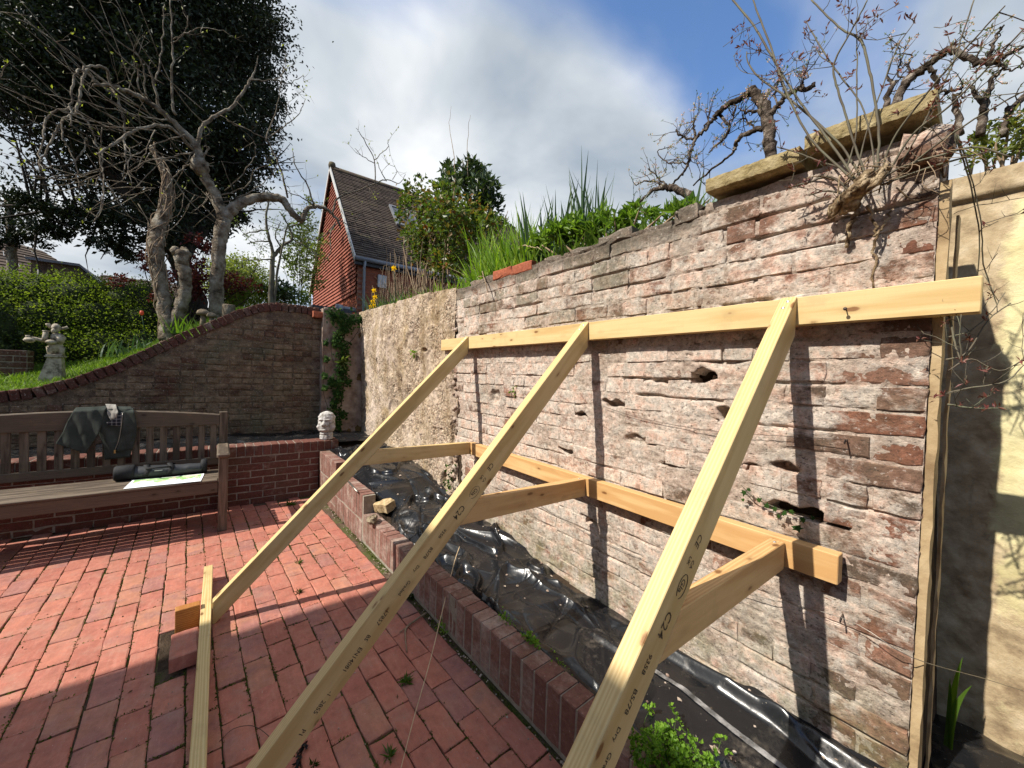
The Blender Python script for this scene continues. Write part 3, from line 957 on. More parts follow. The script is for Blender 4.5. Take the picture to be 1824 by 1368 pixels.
xs = [-900, -300, -100, -50, -30, -20, -14, -11, -9.5] + list(np.arange(-8.8, -6.0, 0.2)) + [-5.96, -5.88] + list(np.arange(-5.7, -0.3, 0.45)) + [-0.20, -0.12, 0.4, 1.2, 3, 8, 20, 60, 200, 900]
ys = [-900, -300, -100, -42, -20, -10, -6, -4] + list(np.arange(-3.4, 1.7, 0.17)) + [1.69, 1.75, 1.95, 2.25, 2.31, 2.7, 3.4, 4.5, 6, 9, 14, 22, 40, 100, 300, 900]
tv = [(x, y, terrain_z(x, y)) for x in xs for y in ys]
ground = np_obj('ground', tv, grid_faces(len(xs), len(ys))[:, ::-1], M['soil'])
ground['kind'] = 'structure'

# lawn sheet beyond the garden wall
lx = np.linspace(-9.2, -6.08, 30)
ly = np.linspace(-3.6, 0.55, 40)
lv = [(x, y, terrain_z(x, y) + 0.012) for x in lx for y in ly]
simple('lawn_turf', [(0.3, (0.035, 0.055, 0.010)), (0.7, (0.10, 0.15, 0.022))], 14, 0.95, 0.8, 60, 0.01, 0.1)
lawn = np_obj('lawn', lv, grid_faces(30, 40)[:, ::-1], M['lawn_turf'], smooth=True)
lawn['kind'] = 'structure'

# ---------------------------------------------------------------- brick-paved patio
PA = math.radians(3.0)
pu = Vector((math.cos(PA), math.sin(PA), 0))      # along the lanes
pw = Vector((-math.sin(PA), math.cos(PA), 0))
BED = lambda x: 0.915 + (x + 4.77) * 0.032        # front line of the raised bed
patio = empty('patio', (-2.4, 0, 0), kind='structure')
bx = [(-4.86, -3.6), (1.4, -3.6), (1.4, 1.14), (-4.86, 0.93)]
mb = MB()
mb.add([(x, y, -0.011) for x, y in bx] + [(x, y, -0.05) for x, y in bx], [(0, 1, 2, 3), (0, 4, 5, 1), (1, 5, 6, 2), (2, 6, 7, 3), (3, 7, 4, 0)])
mb.build('joint_bed', M['joint_soil'], patio)
pav = Kit('paver', 0.2138, 0.1028, 0.045, M['paver'], 12, 3, 0.0026, 0.0028)
units = []
LANE, MOD = 0.1062, 0.2172
HOLE = (-2.62, -0.20)        # where a brick has been lifted
joints = []
for i in range(-48, 14):
    w0 = i * LANE + 0.012
    ph = (i % 2) * 0.5 * MOD + random.uniform(-0.02, 0.02)
    for k in range(-26, 10):
        s0 = k * MOD + ph + random.uniform(-0.003, 0.003)
        o = pu * s0 + pw * w0
        c = o + pu * 0.106 + pw * 0.05
        if c.x < -4.80 or c.x > 1.3 or c.y < -3.5 or c.y > BED(c.x) - 0.045: continue
        rel = c - Vector((-2.55, -0.17, 0))
        if abs(rel.dot(pu)) < 0.17 and abs(rel.dot(pw)) < 0.055: continue
        a = random.gauss(0, 0.006)
        d = Vector((math.cos(PA + a), math.sin(PA + a), random.gauss(0, 0.006)))
        e = Vector((-math.sin(PA + a), math.cos(PA + a), random.gauss(0, 0.010)))
        o = o + Vector((random.gauss(0, 0.001), random.gauss(0, 0.001), random.gauss(0, 0.0015)))
        units.append((pav, frame(o, d, e), random.uniform(0.985, 1.005), random.uniform(0.97, 1.0)))
        if c.y > -1.6: joints.append((o, c))
lay(patio, 'paver', units, 300, 'far_pavers')
# the lifted brick leaves a pocket
mb = MB()
hz = frame(Vector((-2.55, -0.17, 0)), pu, pw)
mb.add([tuple(hz @ Vector(p)) for p in [(-0.17, -0.055, -0.010), (0.17, -0.055, -0.010), (0.17, 0.055, -0.010), (-0.17, 0.055, -0.010)]], [(0, 1, 2, 3)])
mb.build('exposed_bedding', M['soil'], patio)

# ---------------------------------------------------------------- main brick wall
WALL_Y = 1.63


def wall_y(x, z):
    return WALL_Y + 0.045 * smooth(-0.4, -2.7, np.asarray(x)) * smooth(1.75, 0.9, np.asarray(z))


WX0, WX1, PITCHZ = -3.0, -0.148, 0.0788
HOLES = [(-0.815, 1.452, 0.050, 0.026, 0.10, 1.0), (-0.955, 1.435, 0.085, 0.022, 0.035, 0.6), (-1.50, 1.222, 0.060, 0.014, 0.08, 1), (-1.27, 1.305, 0.065, 0.012, 0.06, 1),
         (-1.60, 0.992, 0.055, 0.013, 0.07, 1), (-0.715, 1.31, 0.035, 0.018, 0.07, 1), (-0.48, 1.142, 0.042, 0.016, 0.06, 1), (-0.43, 0.972, 0.105, 0.027, 0.11, 1),
         (-1.41, 0.632, 0.048, 0.020, 0.06, 1), (-2.37, 1.265, 0.06, 0.05, 0.025, 0.6), (-2.93, 0.60, 0.055, 0.16, 0.12, 1.0), (-2.985, 1.75, 0.018, 0.13, 0.06, 1.0), (-1.93, 1.20, 0.07, 0.035, 0.02, .6),
         (-1.10, 1.13, 0.09, 0.02, 0.022, .6), (-0.60, 1.11, 0.03, 0.012, 0.03, .8), (-2.96, 1.15, 0.03, 0.09, 0.03, .7), (-2.2, 0.86, 0.05, 0.02, 0.03, .6), (-0.93, 1.05, 0.05, 0.012, 0.03, .7)]
CRACKS = [(-0.81, -0.53, 2.092, 0.007, 0.035), (-0.63, -0.38, 2.016, 0.008, 0.04), (-0.40, -0.16, 2.016, 0.006, 0.03), (-0.66, -0.40, 2.095, 0.006, 0.03), (-0.80, -0.60, 1.858, 0.006, 0.02), (-0.74, -0.55, 1.78, 0.005, 0.015),
          (-1.12, -0.72, 1.383, 0.006, 0.02), (-1.20, -1.05, 1.46, 0.008, 0.03), (-0.75, -0.35, 1.307, 0.005, 0.015), (-1.9, -1.5, 1.305, 0.005, 0.012), (-1.45, -1.1, 2.01, 0.005, 0.016), (-2.2, -1.85, 1.93, 0.005, 0.014), (-2.8, -2.3, 2.01, 0.005, 0.015), (-1.3, -1.0, 1.93, 0.006, 0.018)]
zj = lambda z: 0.02 + round((z - 0.02) / PITCHZ) * PITCHZ      # nearest bed joint
CRACKS = [(a, b, zj(z) - 0.004, w, d) for a, b, z, w, d in CRACKS]
wall_top = lambda x: np.where(np.asarray(x) > -0.825, 2.186, 2.168 + 0.0 * np.asarray(x))


def recess(x, z):
    """how far the wall's surface is set back (positive = into the wall)"""
    d = 0.0014 + (fbm(x * 16, z * 22, 0.3, 5, 1) - 0.5) * 0.012 + (fbm(x * 70, z * 70, 0.7, 3, 4) - 0.5) * 0.008
    d = d + 0.010 * smooth(0.56, 0.70, fbm(x * 5.0, z * 9.0, 0.6, 5, 12))
    jz = ((z - 0.02) / PITCHZ) % 1.0
    d = d + (0.0008 + 0.012 * smooth(0.54, 0.72, fbm(x * 3.5, z * 13.0, 0.2, 4, 14))) * np.exp(-((np.minimum(jz, 1 - jz) * PITCHZ - 0.002) / 0.004) ** 2)
    wx = x + (vnoise(x * 30, z * 30, 2.0) - 0.5) * 0.05
    wz = z + (vnoise(x * 25, z * 25, 5.0) - 0.5) * 0.028
    for hx, hz_, a, b, dep, hard in HOLES:
        q = ((wx - hx) / a) ** 2 + ((wz - hz_) / b) ** 2
        m_ = smooth(1.5, 0.75 if hard >= 1 else 0.3, q)
        d = d + dep * m_ * (0.75 + 0.5 * vnoise(x * 70, z * 70, 8.0))
    wob = (vnoise(x * 18, 0 * z, 3.0) - 0.5) * 0.012
    for a, b, cz, w, dep in CRACKS:
        d = d + dep * np.exp(-((z + wob - cz) / w) ** 2) * smooth(a - 0.02, a + 0.02, x) * smooth(b + 0.02, b - 0.02, x)
    d = d + 0.02 * np.exp(-((x + 0.827 + (vnoise(z * 20, 0 * x, 1.0) - 0.5) * 0.014) / 0.005) ** 2) * smooth(1.45, 1.7, z)
    return d


brick_wall = empty('brick_wall', (-1.6, WALL_Y, 0.0), 'old brick garden wall with flaking pink render and missing bricks behind the timber frame', 'wall')
nx, nz = 520, 400
gx, gz = np.meshgrid(np.linspace(WX0, WX1, nx), np.linspace(0.0, 1.0, nz), indexing='ij')
topv = wall_top(gx) + (fbm(gx * 9, gx * 0, 0.2, 3, 5) - 0.5) * 0.03
gz = gz * topv
gy = wall_y(gx, gz) + recess(gx, gz)
Vw = np.stack([gx, gy, gz], -1).reshape(-1, 3)
np_obj('mortar_core', Vw, grid_faces(nx, nz)[:, ::-1], M['old_mortar'], brick_wall, smooth=True)
# body behind the face: top, back and right-hand return
mb = MB()
tx = np.linspace(WX0, WX1, 60)
tz = wall_top(tx) + (fbm(tx * 9, tx * 0, 0.2, 3, 5) - 0.5) * 0.03
n_ = len(tx)
vs = [(x, WALL_Y + 0.012, z) for x, z in zip(tx, tz)] + [(x, WALL_Y + 0.22, z) for x, z in zip(tx, tz)] + [(x, WALL_Y + 0.22, 0) for x in tx]
mb.add(vs, [(i, i + 1, n_ + i + 1, n_ + i) for i in range(n_ - 1)] + [(n_ + i, n_ + i + 1, 2 * n_ + i + 1, 2 * n_ + i) for i in range(n_ - 1)])
mb.add([(WX1 - 0.004, WALL_Y + 0.008, 0), (WX1 - 0.004, WALL_Y + 0.22, 0), (WX1 - 0.004, WALL_Y + 0.22, 2.2), (WX1 - 0.004, WALL_Y + 0.008, 2.2)], [(0, 1, 2, 3)])
mb.build('wall_body', M['old_mortar'], brick_wall)

kit_s = Kit('brick', 0.223, 0.0685, 0.075, M['old_brick'], 9, 11, 0.0034, 0.0022)
kit_h = Kit('brick', 0.107, 0.0685, 0.075, M['old_brick'], 6, 12, 0.0034, 0.0022)
units = []
nrow = int(2.17 / PITCHZ) + 1
for r_ in range(2, nrow):
    z0 = 0.02 + r_ * PITCHZ + 0.0055
    x = WX0 + 0.005
    hdr_row = r_ % 4 == 1
    # alternate the end bond at the right-hand quoin
    seq = []
    xe = WX1
    first = 0.106 if r_ % 2 else 0.222
    while xe > WX0 + 0.03:
        L = first if not seq else ((0.106 if hdr_row or random.random() < 0.16 else 0.222))
        seq.append((xe - L, L))
        xe -= L + 0.011 + random.uniform(-0.003, 0.004)
    for x0, L in seq:
        if x0 < WX0:
            L -= (WX0 - x0)
            x0 = WX0
        if L < 0.03: continue
        cx, cz = x0 + L / 2, z0 + 0.033
        top = float(wall_top(cx))
        if z0 + 0.06 > top: continue
        bad = False
        for hx, hz_, a, b, dep, hard in HOLES:
            if abs(cx - hx) < a * 0.75 + L * 0.35 and abs(cz - hz_) < b + 0.018:
                if hard >= 1 or random.random() < 0.8: bad = True
        if random.random() < 0.035 and z0 < 2.0: bad = True
        if bad: continue
        kit = kit_h if L < 0.15 else kit_s
        yy = float(wall_y(cx, cz)) + random.gauss(0.0002, 0.0018)
        if r_ >= nrow - 1 and cx < -0.83: yy += random.uniform(-0.004, 0.02)
        o = Vector((x0, yy, z0 + random.gauss(0, 0.0012)))
        a = random.gauss(0, 0.006)
        u = Vector((math.cos(a), random.gauss(0, 0.006), math.sin(a)))
        v = Vector((-math.sin(a), random.gauss(0, 0.016), math.cos(a)))
        units.append((kit, frame(o, u, v), L / kit.L, random.uniform(0.95, 1.02)))
lay(brick_wall, 'brick', units, 292, 'far_bricks')
# return faces of the quoin bricks
kit_e = Kit('brick', 0.10, 0.067, 0.04, M['old_brick'], 3, 14)
for r_ in range(3, nrow):
    z0 = 0.02 + r_ * PITCHZ + 0.0055
    if z0 > 2.1: break
    o = Vector((WX1 + random.gauss(0.001, 0.002), WALL_Y + 0.006, z0))
    u = random.choice(kit_e.items)[0]
    place('brick', u, brick_wall, frame(o, (0.02, 1, 0), (0, 0, 1)))
# later red bricks set in the ragged top course
kit_r = Kit('brick', 0.222, 0.067, 0.10, M['red_brick'], 3, 15)
for x0, w, z0, a in ((-2.41, 0.215, 2.145, 0.02), (-2.18, 0.222, 2.142, -0.015)):
    place('brick', random.choice(kit_r.items)[0], brick_wall, frame(Vector((x0, WALL_Y - 0.006, z0)), (1, 0, a), (-a, 0, 1)))['label'] = 'newer bright red brick in the top course'
place('brick', kit_h.items[0][0], brick_wall, frame(Vector((-0.955, WALL_Y - 0.004, 2.135)), (1, 0, 0.06), (-0.06, 0, 1)))
# rough broken bricks heaped along the top of the long left run
kit_t = Kit('brick', 0.21, 0.06, 0.10, M['old_brick'], 4, 16, 0.010, 0.012)
x = -2.98
while x < -1.0:
    if not (-2.44 < x < -1.95) and random.random() < 0.85:
        place('brick', random.choice(kit_t.items)[0], brick_wall, frame(Vector((x, WALL_Y + random.uniform(-0.002, 0.02), 2.140 + random.uniform(-0.006, 0.008))), (1, random.gauss(0, .03), random.gauss(0, 0.03)), (0, random.gauss(0, 0.1), 1)))
    x += 0.225
# two concrete coping slabs and the loose red brick under their right end


def coping(x0, x1, y0, y1, z0, z1, tilt, yaw, name='coping_slab'):
    nxx, nyy, nzz = 28, 12, 5
    vs, fs = [], []
    ring = []
    for k in range(nzz): ring.append((0, k / (nzz - 1)))
    for k in range(1, nyy): ring.append((k / (nyy - 1), 1))
    for k in range(1, nzz): ring.append((1, 1 - k / (nzz - 1)))
    for k in range(1, nyy - 1): ring.append((1 - k / (nyy - 1), 0))
    m_ = len(ring)
    rr = random.Random(int(x0 * 1000))
    for i in range(nxx):
        s = i / (nxx - 1)
        for a, b in ring:
            X = x0 + (x1 - x0) * s
            Y = y0 + (y1 - y0) * a
            Z = z0 + (z1 - z0) * b
            edge = (a in (0, 1)) and (b in (0, 1))
            q = 0.0016 if edge else 0.0007
            sh = 0.5 * (0.004 if edge else 0)
            vs.append((X + rr.uniform(-q, q), Y + (sh if a == 0 else -sh) + rr.uniform(-q, q), Z + (sh if b == 0 else -sh) + rr.uniform(-q, q) + tilt * (X - x0)))
    for i in range(nxx - 1):
        for k in range(m_):
            j = (k + 1) % m_
            fs.append((i * m_ + k, i * m_ + m_ + k, i * m_ + m_ + j, i * m_ + j))
    fs.append(tuple(range(m_)))
    fs.append(tuple((nxx - 1) * m_ + k for k in range(m_ - 1, -1, -1)))
    c = Vector((x0, y0, z0))
    Ry = Matrix.Translation(c) @ Matrix.Rotation(yaw, 4, 'Z') @ Matrix.Translation(-c)
    b_ = MB()
    b_.add([tuple(Ry @ Vector(p)) for p in vs], fs, False)
    return b_.build(name, M['coping_concrete'], brick_wall)


coping(-0.795, -0.474, 1.578, 1.86, 2.214, 2.268, -0.03, -0.012)
coping(-0.458, -0.155, 1.568, 1.86, 2.232, 2.284, -0.035, 0.03)
place('brick', kit_t.items[1][0], brick_wall, frame(Vector((-0.235, 1.585, 2.085)), (0.98, 0.05, -0.15), (0.15, 0.02, 0.98)) @ Matrix.Diagonal((0.45, 1.6, 1, 1)))
place('brick', kit_t.items[2][0], brick_wall, frame(Vector((-0.175, 1.60, 2.10)), (0.8, 0.3, -0.2), (0.2, 0.1, 0.97)) @ Matrix.Diagonal((0.28, 1.3, 1, 1)))

# ---------------------------------------------------------------- roughcast length of wall to the left
nx, nz = 420, 260
gx, gz = np.meshgrid(np.linspace(-5.80, -2.97, nx), np.linspace(0, 1, nz), indexing='ij')
rt = np.interp(gx, [-5.8, -5.65, -4.53, -3.59, -2.96], [2.285, 2.285, 2.245, 2.22, 2.185])
gz = gz * (rt + (fbm(gx * 6, gx * 0, 0, 3, 2) - 0.5) * 0.03)
dd = (fbm(gx * 2.2, gz * 2.2, 0.4, 4, 21) - 0.5) * 0.08 + (fbm(gx * 12, gz * 12, 0.4, 4, 22) - 0.5) * 0.030 + (fbm(gx * 45, gz * 45, 0.4, 3, 23) - 0.5) * 0.016
spall = smooth(0.52, 0.60, fbm(gx * 3.1 + 4, gz * 2.4, 0.9, 5, 31))
dd += spall * 0.018
for hx, hz_, a, b, dp in [(-5.2, 1.62, .03, .03, .05), (-4.95, 1.55, .03, .05, .05), (-5.45, 1.66, .015, .03, .05), (-3.55, 1.66, .05, .02, .03), (-3.02, .75, .06, .25, .05), (-3.15, .42, .06, .1, .05)]:
    dd += dp * smooth(1.5, .5, ((gx - hx) / a) ** 2 + ((gz - hz_) / b) ** 2)
gy = wall_y(gx, gz) - 0.035 + dd + 0.03 * smooth(-3.05, -2.98, gx)
roughcast = np_obj('rendered_wall', np.stack([gx, gy, gz], -1).reshape(-1, 3), grid_faces(nx, nz)[:, ::-1], M['rough_render'], smooth=True)
tag(roughcast, 'tan pebbly rendered wall beyond the left end of the timber frame', 'wall')
mb = MB()
mb.box(-5.85, -2.99, 1.70, 1.86, 0.0, 2.18)
mb.build('wall_body', M['rough_render'], roughcast)
# rubble in the ragged joint between render and brickwork
mb = MB()
rr = random.Random(5)
for k in range(70):
    z = rr.uniform(0.30, 2.05)
    if 0.86 < z < 0.9: continue
    x = -2.99 + rr.uniform(-0.05, 0.035) - (0.05 if z < 0.8 else 0)
    s = rr.uniform(0.012, 0.032)
    mb.cur = rr.random()
    mb.blob((x, float(wall_y(x, z)) + rr.uniform(-0.008, 0.022), z), (s, s * 0.7, s * rr.uniform(0.5, 0.9)), 7, 5, 0.25, None, k)
o = mb.build('joint_rubble', M['rubble'], roughcast)
o['kind'] = 'stuff'
mb.s = [False] * len(mb.s)

# ---------------------------------------------------------------- sloping garden wall at the far end
garden_wall = empty('garden_wall', (GW_X, 0, 0), 'dark shaded brick wall whose curved top slopes down behind the bench', 'wall')
yy = np.linspace(-3.4, 1.5, 110)
mb = MB()
tz = [gw_top(y) - 0.10 for y in yy]
n_ = len(yy)
for xf in (GW_X - 0.006,):
    vs = [(xf, y, 0) for y in yy] + [(xf, y, z) for y, z in zip(yy, tz)] + [(xf - 0.21, y, z) for y, z in zip(yy, tz)] + [(xf - 0.21, y, 0) for y in yy]
    fs = []
    for k in range(3):
        fs += [(k * n_ + i, k * n_ + i + 1, (k + 1) * n_ + i + 1, (k + 1) * n_ + i) for i in range(n_ - 1)]
    mb.add(vs, fs)
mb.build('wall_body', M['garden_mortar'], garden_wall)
kg_s = Kit('brick', 0.217, 0.066, 0.05, M['garden_brick'], 6, 21, 0.005, 0.006)
kg_h = Kit('brick', 0.104, 0.066, 0.05, M['garden_brick'], 4, 22, 0.005, 0.006)
units = []
for r_ in range(7, 30):
    z0 = r_ * 0.0765
    y = -3.2 + (r_ % 2) * 0.11
    while y < 1.12:
        L = 0.104 if (r_ % 4 == 0 or random.random() < 0.12) else 0.217
        if y + L > 1.13: L = 1.13 - y
        if L < 0.04: break
        if z0 + 0.07 < min(gw_top(y), gw_top(y + L)) - 0.105:
            kit = kg_h if L < 0.15 else kg_s
            if random.random() > 0.04:
                units.append((kit, frame(Vector((GW_X + random.gauss(0.002, 0.004), y, z0)), (random.gauss(0, .01), 1, 0), (random.gauss(0, .02), 0, 1)), L / kit.L, 1.0))
        y += L + 0.010
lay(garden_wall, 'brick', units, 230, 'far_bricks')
# coping of bricks on edge following the curve
kc = Kit('coping_brick', 0.066, 0.108, 0.225, M['coping_brick'], 5, 23, 0.004, 0.006)
y = -3.2
ncop = 0
while y < 1.08:
    d = 0.0755 / math.sqrt(1 + ((gw_top(y + 0.05) - gw_top(y - 0.05)) / 0.1) ** 2)
    sl = (gw_top(y + d) - gw_top(y)) / d
    u = Vector((0, 1, sl)).normalized()
    v = Vector((0, -sl, 1)).normalized()
    o = Vector((GW_X + 0.012 + random.gauss(0, 0.003), y, gw_top(y))) - v * (0.106 + random.gauss(0, 0.002))
    place('coping_brick', random.choice(kc.items)[0], garden_wall, frame(o, u, v))
    y += d
# a loose red brick beside the pier
place('brick', kit_r.items[0][0], garden_wall, frame(Vector((GW_X + 0.10, 0.985, 2.14)), (0, 1, 0), (0, 0, 1)) @ Matrix.Diagonal((0.56, 1.25, 1, 1)))['label'] = 'bright red brick end below the coping'

# pier and return wall in the far corner
pier = empty('concrete_pier', (-5.8, 1.3, 0), 'narrow ivy-grown corner pier where sloping garden wall meets rendered wall', 'pier')


def rough_sheet(name, P0, U, Vv, nu, nv, amp, mat, parent, N, seed, fr=8.0):
    s, t = np.meshgrid(np.linspace(0, 1, nu), np.linspace(0, 1, nv), indexing='ij')
    U, Vv, N, P0 = map(np.array, (U, Vv, N, P0))
    lu, lv_ = np.linalg.norm(U), np.linalg.norm(Vv)
    d = (fbm(s * lu * fr, t * lv_ * fr, seed, 5, seed) - 0.5) * amp
    V = P0 + s[..., None] * U + t[..., None] * Vv + d[..., None] * N
    return np_obj(name, V.reshape(-1, 3), grid_faces(nu, nv), mat, parent, True)


rough_sheet('pier_face', (-5.72, 1.10, 0.3), (0, 0.17, 0), (0, 0, 1.975), 20, 150, 0.03, M['pier_concrete'], pier, (1, 0, 0), 3)
rough_sheet('return_face', (-5.755, 1.26, 0.3), (0.02, 0.42, 0), (0, 0, 1.945), 40, 150, 0.035, M['ochre_render'], pier, (1, 0, 0), 4)
rough_sheet('pier_side', (-5.90, 1.10, 0.3), (0.182, 0, 0), (0, 0, 1.975), 20, 150, 0.022, M['pier_concrete'], pier, (0, -1, 0), 5)
mb = MB()
mb.box(-5.93, -5.735, 1.112, 1.68, 0.2, 2.245)
mb.box(-5.93, -5.715, 1.108, 1.30, 2.243, 2.285, None, 0.01)
mb.build('pier_core', M['pier_concrete'], pier)

# ---------------------------------------------------------------- raised beds of soldier bricks
bed_wall = empty('bed_edging', (-2.5, 0.98, 0), 'stepped low edging of upright red bricks along the foot of the old wall', 'garden edging')
bang = math.atan(0.032)
bu = Vector((math.cos(bang), math.sin(bang), 0))
bn = Vector((math.sin(bang), -math.cos(bang), 0))
kb = Kit('soldier_brick', 0.0665, 0.213, 0.104, M['soldier_brick'], 6, 31, 0.002, 0.0035)
TOPS = [(-4.77, -4.10, 0.50), (-4.10, -3.25, 0.39), (-3.25, 0.9, 0.235)]
mbm = MB()
for x0, x1, zt in TOPS:
    a, b = Vector((x0 + 0.002, BED(x0), 0)), Vector((x1 - 0.002, BED(x1), 0))
    q = [a - bn * 0.003, b - bn * 0.003, b - bn * 0.101, a - bn * 0.101]
    mbm.add([(p.x, p.y, 0.0) for p in q] + [(p.x, p.y, zt - 0.007) for p in q], [(0, 1, 5, 4), (1, 2, 6, 5), (2, 3, 7, 6), (3, 0, 4, 7), (4, 5, 6, 7)])
    x = x0
    while x < x1 - 0.03:
        for lv_ in range(3):
            zb = zt - 0.215 - lv_ * 0.224
            if zb < -0.2: break
            o = Vector((x, BED(x), zb)) + bn * random.gauss(0.0, 0.0008)
            place('soldier_brick', random.choice(kb.items)[0], bed_wall, frame(o, bu + Vector((0, random.gauss(0, .003), 0)), (0, 0, 1)))
        x += 0.0755
mbm.build('joint_mortar', M['grey_mortar'], bed_wall)

low_wall = empty('low_bed_wall', (-4.8, -0.6, 0), 'low red brick retaining wall with upright brick top behind the bench', 'wall')
LWX = -4.80
mb = MB()
mb.box(LWX - 0.20, LWX - 0.004, -3.2, 0.91, 0, 0.50)
mb.box(LWX - 0.21, LWX - 0.004, -3.2, 1.115, 0.50, 0.608)
mb.build('joint_mortar', M['grey_mortar'], low_wall)
kl = Kit('brick', 0.214, 0.0655, 0.06, M['low_brick'], 5, 32, 0.0022, 0.004)
for r_ in range(7):
    z0 = 0.006 + r_ * 0.0735 - 0.02
    y = -3.1 + (r_ % 2) * 0.112
    while y < 0.90:
        L = min(0.214, 0.912 - y)
        if L > 0.04:
            place('brick', random.choice(kl.items)[0], low_wall, frame(Vector((LWX + random.gauss(0, .0015), y, z0)), (0, 1, 0), (0, 0, 1)) @ Matrix.Diagonal((L / 0.214, 1, 1, 1)))
        y += 0.2245
kt = Kit('coping_brick', 0.0665, 0.104, 0.215, M['low_brick'], 5, 33, 0.0022, 0.004)
y = -3.1
while y < 1.07:
    place('coping_brick', random.choice(kt.items)[0], low_wall, frame(Vector((LWX + 0.004 + random.gauss(0, .0015), y, 0.508 + random.gauss(0, .001))), (0, 1, 0), (0, 0, 1)))
    y += 0.0755
# earth in both beds
mb = MB()
mb.add([(-4.75, 1.0, 0.42), (-3.3, 1.05, 0.30), (-3.0, 1.07, 0.19), (0.3, 1.18, 0.19), (0.3, 1.75, 0.21), (-2.9, 1.75, 0.25), (-3.3, 1.75, 0.4), (-4.75, 1.75, 0.46)], [tuple(range(8))])
mb.add([(-5.9, -3.2, 0.50), (-4.9, -3.2, 0.50), (-4.9, 1.75, 0.50), (-5.9, 1.75, 0.52)], [(0, 1, 2, 3)])
o = mb.build('bed_soil', M['soil'])
o['kind'] = 'structure'

# ---------------------------------------------------------------- yellow painted wall set back at the right
nx, nz = 220, 240
gx, gz = np.meshgrid(np.linspace(-0.42, 1.8, nx), np.linspace(0, 2.225, nz), indexing='ij')
gy = 2.20 + (fbm(gx * 5, gz * 5, 0.2, 5, 41) - 0.5) * 0.03 + (fbm(gx * 30, gz * 30, 0.2, 3, 42) - 0.5) * 0.008 - 0.02 * smooth(2.135, 2.145, gz)
yellow = np_obj('painted_wall', np.stack([gx, gy, gz], -1).reshape(-1, 3), grid_faces(nx, nz)[:, ::-1], M['yellow_paint'], smooth=True)
tag(yellow, 'peeling pale yellow painted wall set back at the right edge', 'wall')
mb = MB()
mb.box(-0.42, 1.8, 2.235, 2.42, 0, 2.222)
mb.build('wall_body', M['coping_concrete'], yellow)
# old timber post in the recess between both walls
simple('old_timber', [(0.3, (0.20, 0.13, 0.065)), (0.5, (0.40, 0.29, 0.16)), (0.75, (0.54, 0.42, 0.25))], 7, 0.9, 0.6, 60, 0.004, 0.2)
post = empty('timber_post', (-0.13, 1.76, 0), 'weathered split timber post standing against the right end of the brick wall', 'post')
rr = random.Random(9)
for nm, x0, x1, y0, y1, z1 in (('board', -0.1465, -0.1255, 1.640, 1.70, 2.03), ('board', -0.1200, -0.1130, 1.73, 1.77, 1.95)):
    vs, fs = [], []
    nzz = 40
    for i in range(nzz + 1):
        z = 0.22 + (z1 - 0.22) * i / nzz
        w = rr.uniform(-0.002, 0.002)
        vs += [(x0 + w, y0, z), (x1 + rr.uniform(-.002, .002), y0 + rr.uniform(-.002, .002), z), (x1 + w, y1, z), (x0, y1, z)]
    for i in range(nzz):
        for k in range(4):
            j = (k + 1) % 4
            fs.append((i * 4 + k, i * 4 + j, i * 4 + 4 + j, i * 4 + 4 + k))
    fs += [(3, 2, 1, 0), tuple(nzz * 4 + k for k in range(4))]
    b_ = MB()
    b_.add(vs, fs)
    b_.build(nm, M['old_timber'], post)

# ---------------------------------------------------------------- house behind the camera: its eaves shade the near paving
simple('house_render', [(0.3, (0.42, 0.36, 0.30)), (0.7, (0.52, 0.46, 0.40))], 3, 0.9, 0.4)
hb = empty('rear_house', (0.5, -4.0, 0), 'house behind the viewpoint whose eaves shade the near end of the patio', 'house')
mb = MB()
mb.box(-3.03, 7.0, -9.0, -3.5, -0.05, 5.05)
mb.build('wall', M['house_render'], hb)
mb = MB()
mb.add([(-3.36, -3.2, 5.0), (7.3, -3.2, 5.0), (7.3, -9.3, 5.0), (-3.36, -9.3, 5.0), (-3.36, -3.2, 5.12), (7.3, -3.2, 5.12), (7.3, -9.3, 5.12), (-3.36, -9.3, 5.12), (-0.4, -6.25, 6.9), (4.5, -6.25, 6.9)],
       [(0, 3, 2, 1), (0, 1, 5, 4), (1, 2, 6, 5), (2, 3, 7, 6), (3, 0, 4, 7), (4, 5, 9, 8), (5, 6, 9), (6, 7, 8, 9), (7, 4, 8)])
mb.build('roof', M['roof_tile'], hb)
for x0, z0, w, h in ((-2.2, 0.9, 1.2, 1.3), (1.0, 0.9, 1.6, 1.3), (-2.2, 3.2, 1.1, 1.2), (1.2, 3.2, 1.1, 1.2)):
    mb = MB()
    for a, b, c, d in ((x0, x0 + w, z0, z0 + 0.07), (x0, x0 + w, z0 + h - 0.07, z0 + h), (x0, x0 + 0.07, z0 + 0.07, z0 + h - 0.07), (x0 + w - 0.07, x0 + w, z0 + 0.07, z0 + h - 0.07)):
        mb.box(a, b, -3.53, -3.49, c, d)
    f_ = mb.build('window', M['fascia_white'], hb)
    mb = MB()
    mb.box(x0 + 0.07, x0 + w - 0.07, -3.515, -3.495, z0 + 0.07, z0 + h - 0.07)
    mb.build('pane', M['glass'], f_)


# ---------------------------------------------------------------- timber frame against the wall
frame_t = empty('raking_shore', (-1.6, 1.0, 0), 'new softwood shoring frame of three sloping rafters leaning on the old brick wall', 'timber frame')
import bmesh


